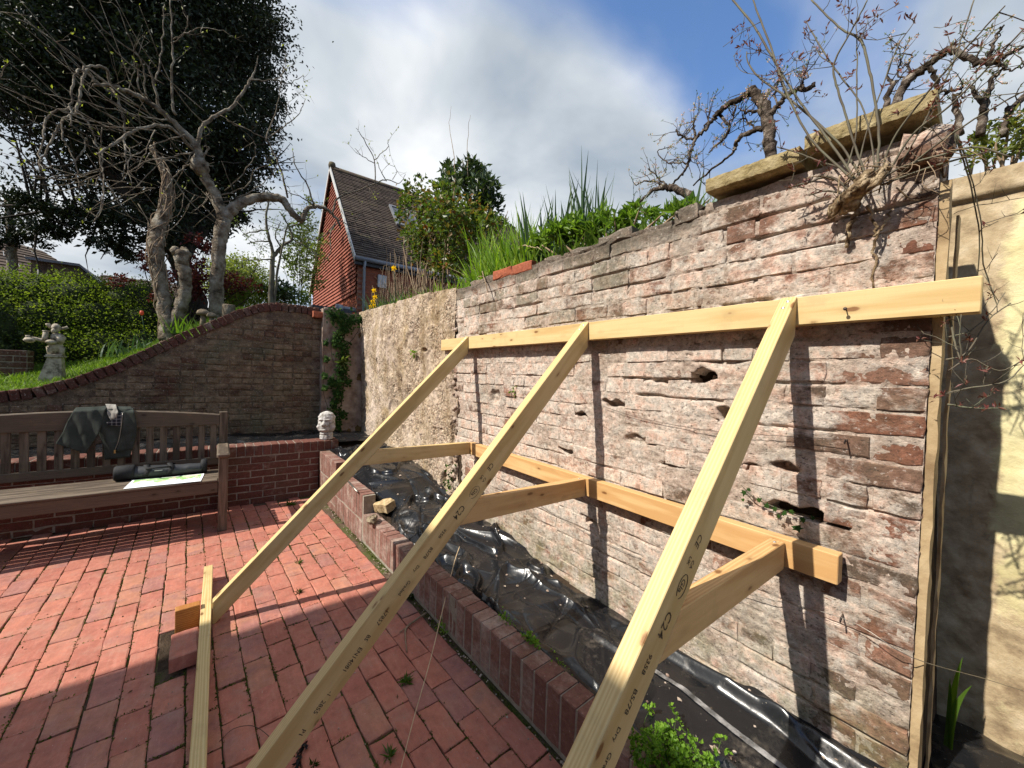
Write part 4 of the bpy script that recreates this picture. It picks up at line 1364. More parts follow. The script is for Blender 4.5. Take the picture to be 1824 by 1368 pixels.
def prism(name, prof, x0, x1, o, u, mat, parent, bev=0.0022):
    """prof: (y,z) polygon extruded over x0..x1; local X runs along u so that the grain follows the timber"""
    u = Vector(u).normalized()
    n = Vector((1, 0, 0)) if abs(u.x) < 0.9 else Vector((0, -1, 0))
    v = n.cross(u)
    R = Matrix(((u.x, v.x, n.x), (u.y, v.y, n.y), (u.z, v.z, n.z)))
    Ri = R.transposed()
    o = Vector(o)
    bm = bmesh.new()
    a = [bm.verts.new(Ri @ (Vector((x0, y, z)) - o)) for y, z in prof]
    b = [bm.verts.new(Ri @ (Vector((x1, y, z)) - o)) for y, z in prof]
    k = len(prof)
    bm.faces.new(a)
    bm.faces.new(b[::-1])
    for i in range(k):
        bm.faces.new((a[i], b[i], b[(i + 1) % k], a[(i + 1) % k]))
    bmesh.ops.recalc_face_normals(bm, faces=bm.faces)
    bmesh.ops.bevel(bm, geom=list(bm.edges), offset=bev, segments=1, affect='EDGES', clamp_overlap=True)
    me = bpy.data.meshes.new(name)
    bm.to_mesh(me)
    bm.free()
    me.materials.append(mat)
    ob = bpy.data.objects.new(name, me)
    link(ob, parent)
    ob.matrix_local = Matrix.Translation(o - parent_world(parent)) @ R.to_4x4()
    return ob


def beam(name, p0, p1, w, h, mat, parent, side=(0, -1, 0), bev=0.0022):
    """straight timber from p0 to p1 (centre line); w along side, h across"""
    p0, p1 = Vector(p0), Vector(p1)
    u = (p1 - p0)
    L = u.length
    u.normalize()
    n = Vector(side)
    n = (n - u * n.dot(u)).normalized()
    v = n.cross(u)
    mb = MB().box(0, L, -h / 2, h / 2, -w / 2, w / 2, None, bev)
    ob = bpy.data.objects.new(name, mb.mesh(name))
    ob.data.materials.append(mat)
    link(ob, parent)
    ob.matrix_local = Matrix(((u.x, v.x, n.x, 0), (u.y, v.y, n.y, 0), (u.z, v.z, n.z, 0), (0, 0, 0, 1)))
    ob.location = p0 - parent_world(parent)
    return ob


TH = 0.047
wp = beam('wall_plate', (-3.115, 1.5895, 1.685), (-0.056, 1.5895, 1.684), TH, 0.095, M['pine_yellow'], frame_t)
wp['label'] = 'long pale batten fixed high across the wall'
lp = beam('lower_batten', (-2.66, 1.636, 0.834), (-0.313, 1.5895, 0.846), TH, 0.095, M['pine_orange'], frame_t)
lp['label'] = 'orange-toned batten fixed low on the wall'
RAFT = [(-2.637, 1.0195, M['pine_green']), (-1.388, 1.0636, M['pine_yellow']), (-0.457, 1.0348, M['pine_yellow'])]
YT, ZT = 1.565, 1.737
GROUND_CUT = 0.001


def text_mesh(s, size, M_, parent, ink='print_ink'):
    cu = bpy.data.curves.new('print', 'FONT')
    cu.body = s
    cu.size = size
    cu.resolution_u = 2
    cu.offset = 0.0002
    t = bpy.data.objects.new('tmp', cu)
    me = bpy.data.meshes.new_from_object(t)
    bpy.data.objects.remove(t)
    bpy.data.curves.remove(cu)
    me.name = 'grade_stamp'
    me.materials.clear()
    me.materials.append(M[ink])
    ob = bpy.data.objects.new('grade_stamp', me)
    link(ob, parent)
    ob.matrix_local = parent.matrix_basis.inverted() @ Matrix.Translation(-parent_world(parent.parent)) @ M_
    return ob


for ri, (xr, sl, mat) in enumerate(RAFT):
    c = 1 / math.hypot(1, sl)
    s = sl * c
    vert = 0.095 / c
    yf = -0.018
    zf = ZT - sl * (YT - yf)
    yg = yf + max(0.0, (vert - zf)) / sl if zf < vert else yf
    if zf - vert >= 0: prof = [(YT, ZT), (YT, ZT - vert), (yf, zf - vert), (yf, zf)]
    else: prof = [(YT, ZT), (YT, ZT - vert), (yf + (vert - zf + GROUND_CUT) / sl, GROUND_CUT), (yf, GROUND_CUT), (yf, max(zf, 0.02))]
    ob = prism('rafter', prof, xr - TH, xr, (xr - TH / 2, YT, ZT), (0, -c, -s), mat, frame_t)
    # two screws in the top edge
    for d in (0.028, 0.062):
        p = Vector((xr - TH / 2 + (0.003 if d < 0.05 else -0.003), YT - d * c, ZT - d * s)) + Vector((0, -s, c)) * 0.0005
        Rm = frame(p, (1, 0, 0), (0, -c, -s))
        mb = MB().lathe([(0.0052, -0.002), (0.0055, 0.0008), (0.0046, 0.0016), (0.0020, 0.0012), (0.0016, 0.0003)], 12)
        sc = bpy.data.objects.new('screw', mb.mesh('screw'))
        sc.data.materials.append(M['zinc'])
        link(sc, ob)
        nrm = Vector((0, -s, c))
        sc.matrix_local = ob.matrix_basis.inverted() @ Matrix.Translation(-parent_world(frame_t)) @ (Matrix.Translation(p) @ nrm.to_track_quat('Z', 'Y').to_matrix().to_4x4())
    if ri:
        if ri == 1:
            marks = [('CE', 0.918, 0.038, 0.030), ('UK', 0.985, 0.037, 0.017), ('CA', 0.985, 0.056, 0.017), ('Gla', 1.045, 0.050, 0.026), ('C24', 1.135, 0.044, 0.037), ('9358', 1.250, 0.044, 0.021), ('B5/78', 1.335, 0.044, 0.021),
                     ('Dry', 1.415, 0.044, 0.018), ('Graded', 1.475, 0.052, 0.020), ('17857', 1.595, 0.049, 0.023), ('BS', 1.690, 0.049, 0.022), ('EN14081', 1.735, 0.052, 0.023), ('-1', 1.885, 0.060, 0.020), ('2855', 1.915, 0.058, 0.022), ('P1', 2.005, 0.062, 0.022)]
        else:
            marks = [('CE', 0.915, 0.036, 0.030), ('UK', 0.978, 0.036, 0.017), ('CA', 0.978, 0.055, 0.017), ('Gla', 1.030, 0.048, 0.026), ('C24', 1.112, 0.044, 0.037), ('9358', 1.212, 0.044, 0.022), ('B5/78', 1.285, 0.044, 0.022),
                     ('Dry', 1.360, 0.044, 0.018), ('Graded', 1.405, 0.050, 0.020)]
        d3 = Vector((0, -c, -s))
        up3 = Vector((0, s, -c))
        n3 = Vector((1, 0, 0))
        for txt, al, pe, sz in marks:
            # 'pe' is the depth of the mark's foot below the upper edge
            p = Vector((xr + 0.0006, YT, ZT)) + d3 * al + up3 * (pe - 0.004)
            Mt = Matrix(((d3.x, up3.x, n3.x, p.x), (d3.y, up3.y, n3.y, p.y), (d3.z, up3.z, n3.z, p.z), (0, 0, 0, 1)))
            text_mesh(txt, sz, Mt, ob)
        # oval ring round the middle mark
        cp = Vector((xr + 0.0008, YT, ZT)) + d3 * (marks[3][1] + 0.018) + up3 * 0.055
        mbr = MB()
        pts = [cp + d3 * (0.030 * math.cos(w)) + up3 * (0.018 * math.sin(w)) for w in np.linspace(0.2, 2 * PI - 0.4, 22)]
        mbr.tube([tuple(p) for p in pts], 0.0007, 4)
        rg = mbr.build('grade_stamp', M['print_ink'])
        rg.parent = ob
        rg.matrix_local = ob.matrix_basis.inverted() @ Matrix.Translation(-parent_world(frame_t))
    # horizontal strut from the rafter's underside back to the lower batten
    zt_, zb_ = 0.888, 0.793
    under = lambda z: YT - (ZT - vert - z) / sl
    yb = {0: 1.612, 1: 1.589, 2: 1.567}[ri] - 0.001
    beam_prof = [(under(zt_) + 0.001, zt_), (under(zb_) + 0.001, zb_), (yb, zb_ - 0.004), (yb, zt_ - 0.004)]
    st = prism('strut', beam_prof, xr - TH - 0.001, xr - 0.001, (xr - TH / 2, under(zt_), 0.84), (0, 1, 0), M['pine_orange'] if ri else M['pine_yellow'], frame_t)
    mb = MB().lathe([(0.0052, -0.002), (0.0055, 0.0008), (0.0046, 0.0016), (0.0020, 0.0012), (0.0016, 0.0003)], 12)
    sc = bpy.data.objects.new('screw', mb.mesh('screw'))
    sc.data.materials.append(M['zinc'])
    link(sc, st)
    sc.matrix_local = st.matrix_basis.inverted() @ Matrix.Translation(-parent_world(frame_t)) @ Matrix.Translation((xr - TH / 2, yb - 0.028, zt_ - 0.0035))
sp = beam('sole_plate', (-3.22, -0.046, 0.0490), (-0.20, -0.040, 0.0490), TH, 0.094, M['pine_green'], frame_t, (0, 0.02, 0))
sp['label'] = 'batten lying on edge across the paving at the rafter feet'
sp.rotation_euler.rotate_axis('Z', 0)

# nails in the upper batten
mbn = MB()
for x, z in ((-0.325, 1.672),):
    p = Vector((x, 1.566, z))
    mbn.tube([p, p + Vector((0.001, -0.022, 0.002))], 0.0019, 6)
    mbn.tube([p + Vector((0.001, -0.021, 0.002)), p + Vector((0.001, -0.0235, 0.002))], 0.0052, 10)
mbn.build('nail', M['rusty_steel'], wp.parent)

# ---------------------------------------------------------------- things on the paving
stake = MB().box(-2.705, -2.655, -0.176, -0.072, -0.09, 0.122, None, 0.002)
o = stake.build('wooden_stake', M['offcut'], None, (-2.68, -0.12, -0.09))
tag(o, 'short orange timber offcut driven upright into a gap in the paving behind the ground batten', 'stake')
o.rotation_euler = (0, 0, 0.05)
me_, _, _ = slab_mesh('loose_brick', 0.225, 0.104, 0.066, 77, 0.003, 0.006)
me_.materials.append(M['paver'])
lb = bpy.data.objects.new('loose_brick', me_)
link(lb)
lb.matrix_world = frame(Vector((-2.52, -0.178, 0.074)), (math.cos(0.03), math.sin(0.03), 0.03), (-0.03, 1, 0.02))
tag(lb, 'loose red brick lifted out of the paving, lying beside the upright offcut', 'brick')


def stone(name, c, r, seed, mat, label, cat='stone', group=None, rot=0.0, flat=True):
    mb = MB()
    mb.blob((0, 0, 0), r, 9, 7, 0.22, Matrix.Rotation(rot, 4, 'Z'), seed)
    mb.s = [not flat] * len(mb.s)
    o = bpy.data.objects.new(name, mb.mesh(name))
    o.data.materials.append(M[mat])
    link(o)
    o.location = c
    return tag(o, label, cat, group)


rk, _, _ = slab_mesh('broken_brick', 0.135, 0.105, 0.085, 91, 0.012, 0.014)
rk.materials.append(M['rough_stone'])
rko = bpy.data.objects.new('broken_stone', rk)
link(rko)
rko.matrix_world = frame(Vector((-3.23, 1.045, 0.325)), (0.93, 0.35, 0.10), (-0.36, 0.90, 0.22))
tag(rko, 'blocky tan stone sitting at the sheet edge by the step in the brick edging', 'stone')
stone('flint', (-3.03, 0.965, 0.262), (0.072, 0.038, 0.030), 5, 'dark_stone', 'small flat brown stone lying on the lowest brick edging', rot=-0.5)
mb = MB()
mb.tube([(-3.72, 0.962, 0.397), (-3.36, 0.945, 0.397)], 0.0075, 10)
o = mb.build('metal_rod', M['steel_rod'], None, (-3.5, 0.95, 0.39))
tag(o, 'short grey metal rod lying on the middle step of the brick edging', 'rod')
mb = MB()
pts = [(-2.16, 1.262, 0.30, .0028), (-2.06, 1.17, 0.262, .0026), (-1.85, 1.00, 0.19, .0024), (-1.60, 0.80, 0.105, .0022), (-1.40, 0.63, 0.045, .002), (-1.26, 0.52, 0.012, .0016)]
cm = catmull(pts, 4)
mb.tube([p[:3] for p in cm], [p[3] for p in cm], 6)
o = mb.build('dry_stalk', M['straw'], None, (-1.7, 0.9, 0.1))
tag(o, 'long thin straw-coloured stalk leaning from the bed down onto the paving', 'stalk')
mb = MB()
cm = catmull([(-2.06, 0.99, 0.010, .005), (-2.03, 0.92, 0.013, .006), (-2.0, 0.845, 0.009, .006), (-1.93, 0.81, 0.008, .004), (-1.82, 0.775, 0.007, .003)], 4)
mb.tube([p[:3] for p in cm], [p[3] for p in cm], 6, True, 0.15)
mb.tube([(-2.0, 0.845, 0.010), (-1.985, 0.80, 0.008)], 0.003, 5)
o = mb.build('twig', M['dry_stem'], None, (-2, 0.87, 0))
tag(o, 'crooked dark twig lying on the shaded paving near the brick edging', 'twig')
ft = np.array([[-1.585, 0.285, 0.008]] * 26) + np.linspace(0, 1, 26)[:, None] * np.array([[0.085, -0.055, 0.004]])
o = leaves('feather', ft, 0.030, 0.012, M['black_feather'], None, 8, axis=np.array([0.75, -0.5, 0.15]))
tag(o, 'small black feather lying on the paving beside the middle rafter', 'feather')
mb = MB()
cm = catmull([(-1.78, 0.015, 0.004, .0012), (-1.80, 0.06, 0.014, .0012), (-1.77, 0.12, 0.016, .0012), (-1.70, 0.165, 0.008, .0012), (-1.655, 0.175, 0.004, .001)], 4)
mb.tube([p[:3] for p in cm], [p[3] for p in cm], 5)
o = mb.build('wire_loop', M['rusty_steel'], None, (-1.74, 0.1, 0))
tag(o, 'thin bent wire lying on the paving between ground batten and middle rafter', 'wire')

# wires and vine eyes on the wall


def vine_eye(x, z, label, tilt=-0.02):
    y = float(wall_y(x, z))
    mb = MB()
    p = Vector((x, y + 0.03, z))
    q = Vector((x + 0.004, y - 0.034, z + tilt * 0.3))
    mb.tube([p, q], 0.0026, 6)
    ring = [q + Vector((0, -0.006 + 0.007 * math.cos(w), 0.007 * math.sin(w))) for w in np.linspace(0, 2 * PI, 10)]
    mb.tube([tuple(a) for a in ring], 0.0016, 5)
    o = mb.build('vine_eye', M['rusty_steel'], None, (x, y, z))
    tag(o, label, 'nail', 'rusty eyes driven into the brick wall')


vine_eye(-0.322, 1.262, 'rusty eye nail holding a slack wire on the bricks below the upper batten')
vine_eye(-0.310, 0.690, 'rusty eye nail holding a wire on the bricks right of the lower batten')
vine_eye(-0.345, 1.930, 'dark bracket nail in the wall below the vine stump')


def wire(name, pts, r, mat, label, cat='wire'):
    cm = catmull([(*p, r) for p in pts], 5)
    mb = MB()
    mb.tube([p[:3] for p in cm], r, 5)
    o = mb.build(name, M[mat], None, pts[0])
    tag(o, label, cat)
    return o


wy = lambda x, z, off=0.012: (x, float(wall_y(x, z)) - off, z)
wire('wall_wire', [wy(-1.32, 1.285), wy(-1.15, 1.255), wy(-0.95, 1.237), wy(-0.72, 1.232, 0.02), wy(-0.5, 1.246, 0.02), wy(-0.322, 1.262, 0.036)], 0.0011, 'rusty_steel', 'slack dark wire across the brickwork between the middle and right rafters')
wire('wall_wire', [wy(-1.95, 0.62), wy(-1.55, 0.58), wy(-1.17, 0.565), wy(-0.66, 0.615, 0.02), wy(-0.31, 0.69, 0.036), wy(-0.149, 0.655, 0.03), (0.0, 1.86, 0.56), (0.12, 2.12, 0.44), (0.3, 2.16, 0.32)], 0.0012, 'steel_rod', 'long wire low across the wall and on past its right end')

# ---------------------------------------------------------------- bench
bench = empty('garden_bench', (-4.4, -0.9, 0), 'weathered grey wooden garden bench with slatted back on the sunny paving', 'bench')
BY0, BY1 = -1.86, 0.065
T = M['teak']


def bx(name, x0, x1, y0, y1, z0, z1, parent=bench, bev=0.004, mat=T, along='y'):
    c = Vector(((x0 + x1) / 2, (y0 + y1) / 2, (z0 + z1) / 2))
    d = (x1 - x0, y1 - y0, z1 - z0)
    ax = {'x': ((1, 0, 0), (0, 1, 0)), 'y': ((0, 1, 0), (-1, 0, 0)), 'z': ((0, 0, 1), (0, 1, 0))}[along]
    u, v = Vector(ax[0]), Vector(ax[1])
    n = u.cross(v)
    e = [abs(u.x) * d[0] + abs(u.y) * d[1] + abs(u.z) * d[2], abs(v.x) * d[0] + abs(v.y) * d[1] + abs(v.z) * d[2], abs(n.x) * d[0] + abs(n.y) * d[1] + abs(n.z) * d[2]]
    mb = MB().box(-e[0] / 2, e[0] / 2, -e[1] / 2, e[1] / 2, -e[2] / 2, e[2] / 2, None, bev)
    o = bpy.data.objects.new(name, mb.mesh(name))
    o.data.materials.append(mat)
    link(o, parent)
    o.matrix_local = Matrix.Translation(c - parent_world(parent)) @ Matrix(((u.x, v.x, n.x), (u.y, v.y, n.y), (u.z, v.z, n.z))).to_4x4()
    return o


for y in (BY1 - 0.068, BY0 + 0.0):
    bx('front_leg', -4.19, -4.12, y, y + 0.068, 0.0, 0.640, along='z')
    bx('back_leg', -4.76, -4.70, y, y + 0.066, 0.0, 0.985, along='z')
    a = bx('armrest', -4.70, -4.095, y - 0.014, y + 0.080, 0.641, 0.682, bev=0.012, along='x')
    bx('side_rail', -4.70, -4.19, y + 0.015, y + 0.055, 0.335, 0.415, along='x')
    bx('side_stretcher', -4.70, -4.19, y + 0.018, y + 0.050, 0.10, 0.155, along='x')
bx('front_rail', -4.165, -4.130, BY0 + 0.068, BY1 - 0.068, 0.340, 0.432)
bx('back_rail', -4.74, -4.705, BY0 + 0.066, BY1 - 0.068, 0.470, 0.540)
bx('rear_seat_rail', -4.585, -4.55, BY0 + 0.066, BY1 - 0.068, 0.345, 0.425)
for k in range(6):
    x1 = -4.122 - k * 0.0755
    bx('seat_slat', x1 - 0.0685, x1, BY0 + 0.01, BY1 - 0.012 if k else BY1 - 0.07, 0.4335, 0.4535, bev=0.005)
# crowned top rail
nr = 24
vs, fs = [], []
for i in range(nr + 1):
    t = i / nr
    y = BY0 + 0.066 + (BY1 - 0.068 - BY0 - 0.066) * t
    ct = 0.962 + 0.058 * math.sin(PI * t) ** 0.9
    ring = [(-4.748, 0.862), (-4.700, 0.862), (-4.697, 0.866), (-4.697, ct - 0.008), (-4.705, ct), (-4.742, ct), (-4.750, ct - 0.006), (-4.750, 0.868)]
    vs += [(x, y, z) for x, z in ring]
for i in range(nr):
    for k in range(8):
        j = (k + 1) % 8
        fs.append((i * 8 + k, i * 8 + j, i * 8 + 8 + j, i * 8 + 8 + k))
fs += [tuple(range(7, -1, -1)), tuple(nr * 8 + k for k in range(8))]
cy = (BY0 + BY1) / 2
vl = [(y - cy, -(x + 4.72), z - 0.92) for x, y, z in vs]
tr = bpy.data.objects.new('top_rail', MB().add(vl, fs).mesh('top_rail'))
tr.data.materials.append(T)
link(tr, bench)
tr.matrix_local = Matrix.Translation(Vector((-4.72, cy, 0.92)) - bench.location) @ Matrix(((0, -1, 0), (1, 0, 0), (0, 0, 1))).to_4x4()
nsl = 20
for k in range(nsl):
    y = BY1 - 0.068 - 0.068 - k * (BY1 - BY0 - 0.2) / (nsl - 1)
    bx('back_slat', -4.732, -4.714, y, y + 0.049, 0.535, 0.868, along='z', bev=0.003)

# ---------------------------------------------------------------- jacket over the back rest


def drape(name, mat, rows, nu, parent, thick=0.006, seed=0, fold=0.012, fr=22.0, loc=None):
    """rows: list of (xa, ya, za, xb, yb, zb): left and right ends of successive horizontal lines of the cloth"""
    R_ = np.array(rows, float)
    k = len(R_)
    tt = np.linspace(0, k - 1, (k - 1) * 6 + 1)
    cols = [np.interp(tt, np.arange(k), R_[:, i]) for i in range(6)]
    s = np.linspace(0, 1, nu)
    A = np.stack(cols[:3], 1)[:, None, :]
    B = np.stack(cols[3:], 1)[:, None, :]
    V = A + (B - A) * s[None, :, None]
    n = (fbm(V[..., 1] * fr, V[..., 2] * fr * 0.45, V[..., 0] * 3, 4, seed) - 0.5) * 2 * fold
    n += np.sin(V[..., 1] * 70 + V[..., 2] * 20 + seed) * fold * 0.35
    dn = smooth(0, 6, np.arange(len(tt)))[:, None]
    V[..., 0] += n * dn
    m = len(tt)
    F = grid_faces(m, nu)
    W_ = V.copy()
    W_[..., 0] -= thick
    W_[..., 2] -= thick * 0.3 * (1 - dn)
    Vall = np.concatenate([V.reshape(-1, 3), W_.reshape(-1, 3)])
    nn_ = m * nu
    F2 = F[:, ::-1] + nn_
    idx = np.arange(nn_).reshape(m, nu)
    edge = np.concatenate([idx[0, :], idx[1:, -1], idx[-1, -2::-1], idx[-2:0:-1, 0]])
    e2 = np.roll(edge, -1)
    F3 = np.stack([edge, e2, e2 + nn_, edge + nn_], 1)
    return np_obj(name, Vall, np.concatenate([F, F2, F3]), mat, parent, True, loc=loc)


jacket = empty('jacket', (-4.68, -0.78, 0.9), 'dark green-grey work jacket with pale check lining hung over the bench back', 'jacket')
drape('sleeve', M['jacket_cloth'], [(-4.78, -0.96, 0.88, -4.78, -0.78, 0.88), (-4.775, -0.955, 1.02, -4.775, -0.775, 1.03), (-4.72, -0.95, 1.050, -4.72, -0.765, 1.056), (-4.675, -0.96, 1.02, -4.66, -0.77, 1.035),
                                     (-4.665, -0.985, 0.95, -4.645, -0.785, 0.94), (-4.655, -1.01, 0.86, -4.63, -0.80, 0.84), (-4.65, -1.04, 0.785, -4.62, -0.86, 0.715), (-4.65, -1.045, 0.765, -4.625, -0.875, 0.672)], 26, jacket, 0.012, 3, 0.014, 13)
drape('body', M['jacket_cloth'], [(-4.78, -0.80, 0.86, -4.78, -0.62, 0.86), (-4.775, -0.80, 1.03, -4.775, -0.63, 1.02), (-4.72, -0.80, 1.058, -4.72, -0.625, 1.05), (-4.67, -0.81, 1.035, -4.67, -0.61, 1.03),
                                   (-4.66, -0.815, 0.95, -4.655, -0.60, 0.95), (-4.655, -0.81, 0.84, -4.645, -0.59, 0.85), (-4.65, -0.78, 0.72, -4.64, -0.60, 0.72), (-4.65, -0.77, 0.605, -4.645, -0.615, 0.615)], 26, jacket, 0.010, 7, 0.016, 12)
drape('collar', M['lining_cloth'], [(-4.76, -0.80, 1.03, -4.76, -0.715, 1.03), (-4.73, -0.785, 1.075, -4.72, -0.72, 1.070), (-4.665, -0.765, 1.045, -4.66, -0.705, 1.045), (-4.640, -0.755, 0.99, -4.637, -0.69, 1.01), (-4.632, -0.735, 0.945, -4.632, -0.70, 0.965)], 22, jacket, 0.006, 11, 0.022, 34)
drape('lining', M['plaid_lining'], [(-4.640, -0.70, 0.995, -4.64, -0.66, 1.01), (-4.632, -0.72, 0.95, -4.632, -0.662, 0.97), (-4.630, -0.760, 0.925, -4.630, -0.668, 0.920), (-4.632, -0.75, 0.900, -4.632, -0.675, 0.892)], 16, jacket, 0.004, 13, 0.004, 20)
drape('front_flap', M['jacket_cloth'], [(-4.70, -0.665, 1.045, -4.70, -0.61, 1.04), (-4.645, -0.66, 1.02, -4.645, -0.595, 1.01), (-4.635, -0.665, 0.90, -4.63, -0.575, 0.90), (-4.63, -0.68, 0.78, -4.625, -0.578, 0.80), (-4.63, -0.70, 0.67, -4.63, -0.60, 0.68)], 16, jacket, 0.010, 17, 0.012, 14)
mb = MB()
zp = [(-4.622, -0.663, 1.00, .0022), (-4.614, -0.668, 0.90, .0022), (-4.612, -0.682, 0.78, .0022), (-4.612, -0.705, 0.69, .0022)]
cm = catmull(zp, 4)
mb.tube([p[:3] for p in cm], .0022, 5)
mb.build('zip', M['steel_rod'], jacket)
mb = MB()
mb.box(-4.617, -4.609, -0.711, -0.700, 0.662, 0.69)
mb.build('zip_pull', M['brass'], jacket)

# ---------------------------------------------------------------- bag and map on the seat
bag = empty('carry_bag', (-4.47, -0.40, 0.455), 'long black padded carry bag with strap handles lying on the bench seat', 'bag')
nb, nk = 40, 22
vs, fs = [], []
rr = random.Random(4)
for i in range(nb + 1):
    t = i / nb
    y = -0.675 + 0.565 * t
    e = min(1.0, math.sqrt(max(0.0, 1 - max(0, abs(t - 0.5) - 0.475) ** 2 / 0.025 ** 2))) if abs(t - .5) > .475 else 1.0
    e = max(e, 0.55)
    base = 0.052 + 0.006 * math.sin(t * 5)
    for k in range(nk):
        w = 2 * PI * k / nk
        q = float(fbm(np.array(t * 9.0 + math.cos(w)), np.array(math.sin(w) * 1.5), 0.3, 3, 51)) - 0.5
        r_ = base * e * (1 + 0.28 * q)
        z = 0.4545 + 0.050 + r_ * math.sin(w) * 0.92
        vs.append((-4.47 + 0.03 * (t - .5) + r_ * 1.12 * math.cos(w), y, max(z, 0.4545)))
for i in range(nb):
    for k in range(nk):
        j = (k + 1) % nk
        fs.append((i * nk + k, i * nk + nk + k, i * nk + nk + j, i * nk + j))
fs += [tuple(range(nk)), tuple(nb * nk + k for k in range(nk - 1, -1, -1))]
MB().add(vs, fs, True).build('bag_body', M['bag_cloth'], bag)
for y0, y1 in ((-0.69, -0.56), (-0.135, -0.085)):
    mb = MB()
    prof = [(0.030, 0), (0.055, 0.004), (0.0635, 0.018), (0.0635, y1 - y0 - 0.012), (0.058, y1 - y0), (0.03, y1 - y0)]
    mb.lathe(prof, 18, Matrix.Translation((-4.47, y0, 0.5155)) @ Matrix.Rotation(-PI / 2, 4, 'X'))
    mb.build('end_cap', M['bag_strap'], bag)
for y0 in (-0.485, -0.335):
    mb = MB()
    pts = []
    for w in np.linspace(-0.5, PI + 0.2, 14):
        pts.append((-4.47 + 0.066 * math.cos(w), y0 + 0.01 * math.sin(3 * w), 0.505 + 0.060 * math.sin(w)))
    for a in range(len(pts) - 1):
        pass
    W2 = 0.017
    vs = [(x, y - W2, z) for x, y, z in pts] + [(x, y + W2, z) for x, y, z in pts] + [(x + .001, y - W2, z + .004) for x, y, z in pts] + [(x + .001, y + W2, z + .004) for x, y, z in pts]
    n_ = len(pts)
    fs = []
    for i in range(n_ - 1):
        fs += [(i, i + 1, n_ + i + 1, n_ + i), (2 * n_ + i, 3 * n_ + i, 3 * n_ + i + 1, 2 * n_ + i + 1), (i, 2 * n_ + i, 2 * n_ + i + 1, i + 1), (n_ + i, n_ + i + 1, 3 * n_ + i + 1, 3 * n_ + i)]
    mb.add(vs, fs, True)
    mb.build('strap', M['bag_strap'], bag)
mb = MB()
cm = catmull([(-4.415, -0.485, 0.545, .008), (-4.385, -0.46, 0.552, .008), (-4.375, -0.41, 0.555, .008), (-4.385, -0.355, 0.552, .008), (-4.415, -0.335, 0.545, .008)], 4)
mb.tube([p[:3] for p in cm], .008, 8)
mb.build('handle', M['bag_strap'], bag)
mb = MB()
mb.box(-4.404, -4.402, -0.435, -0.385, 0.520, 0.527)  # pale strip put in for a small reflection on the bag
mb.build('tag', M['fascia_white'], bag)

mp = np.linspace(-1, 1, 14)
vs = []
for a in np.linspace(-0.105, 0.105, 8):
    for b in np.linspace(-0.285, 0.285, 16):
        vs.append((a, b, 0.0015 + 0.0035 * float(vnoise(np.array(a * 14 + 3), np.array(b * 9 + 4))) + (0.006 if a < -0.09 else 0) * abs(b) * 2))
mo = bpy.data.objects.new('paper_map', mesh_np('paper_map', vs, grid_faces(8, 16), True))
mo.data.materials.append(M['map_paper'])
link(mo)
mo.location = (-4.265, -0.345, 0.4555)
mo.scale = (1.28, 0.82, 1.0)
mo.rotation_euler = (0, 0, -0.06)
tag(mo, 'white printed map sheet with green and blue areas lying on the bench seat', 'map')

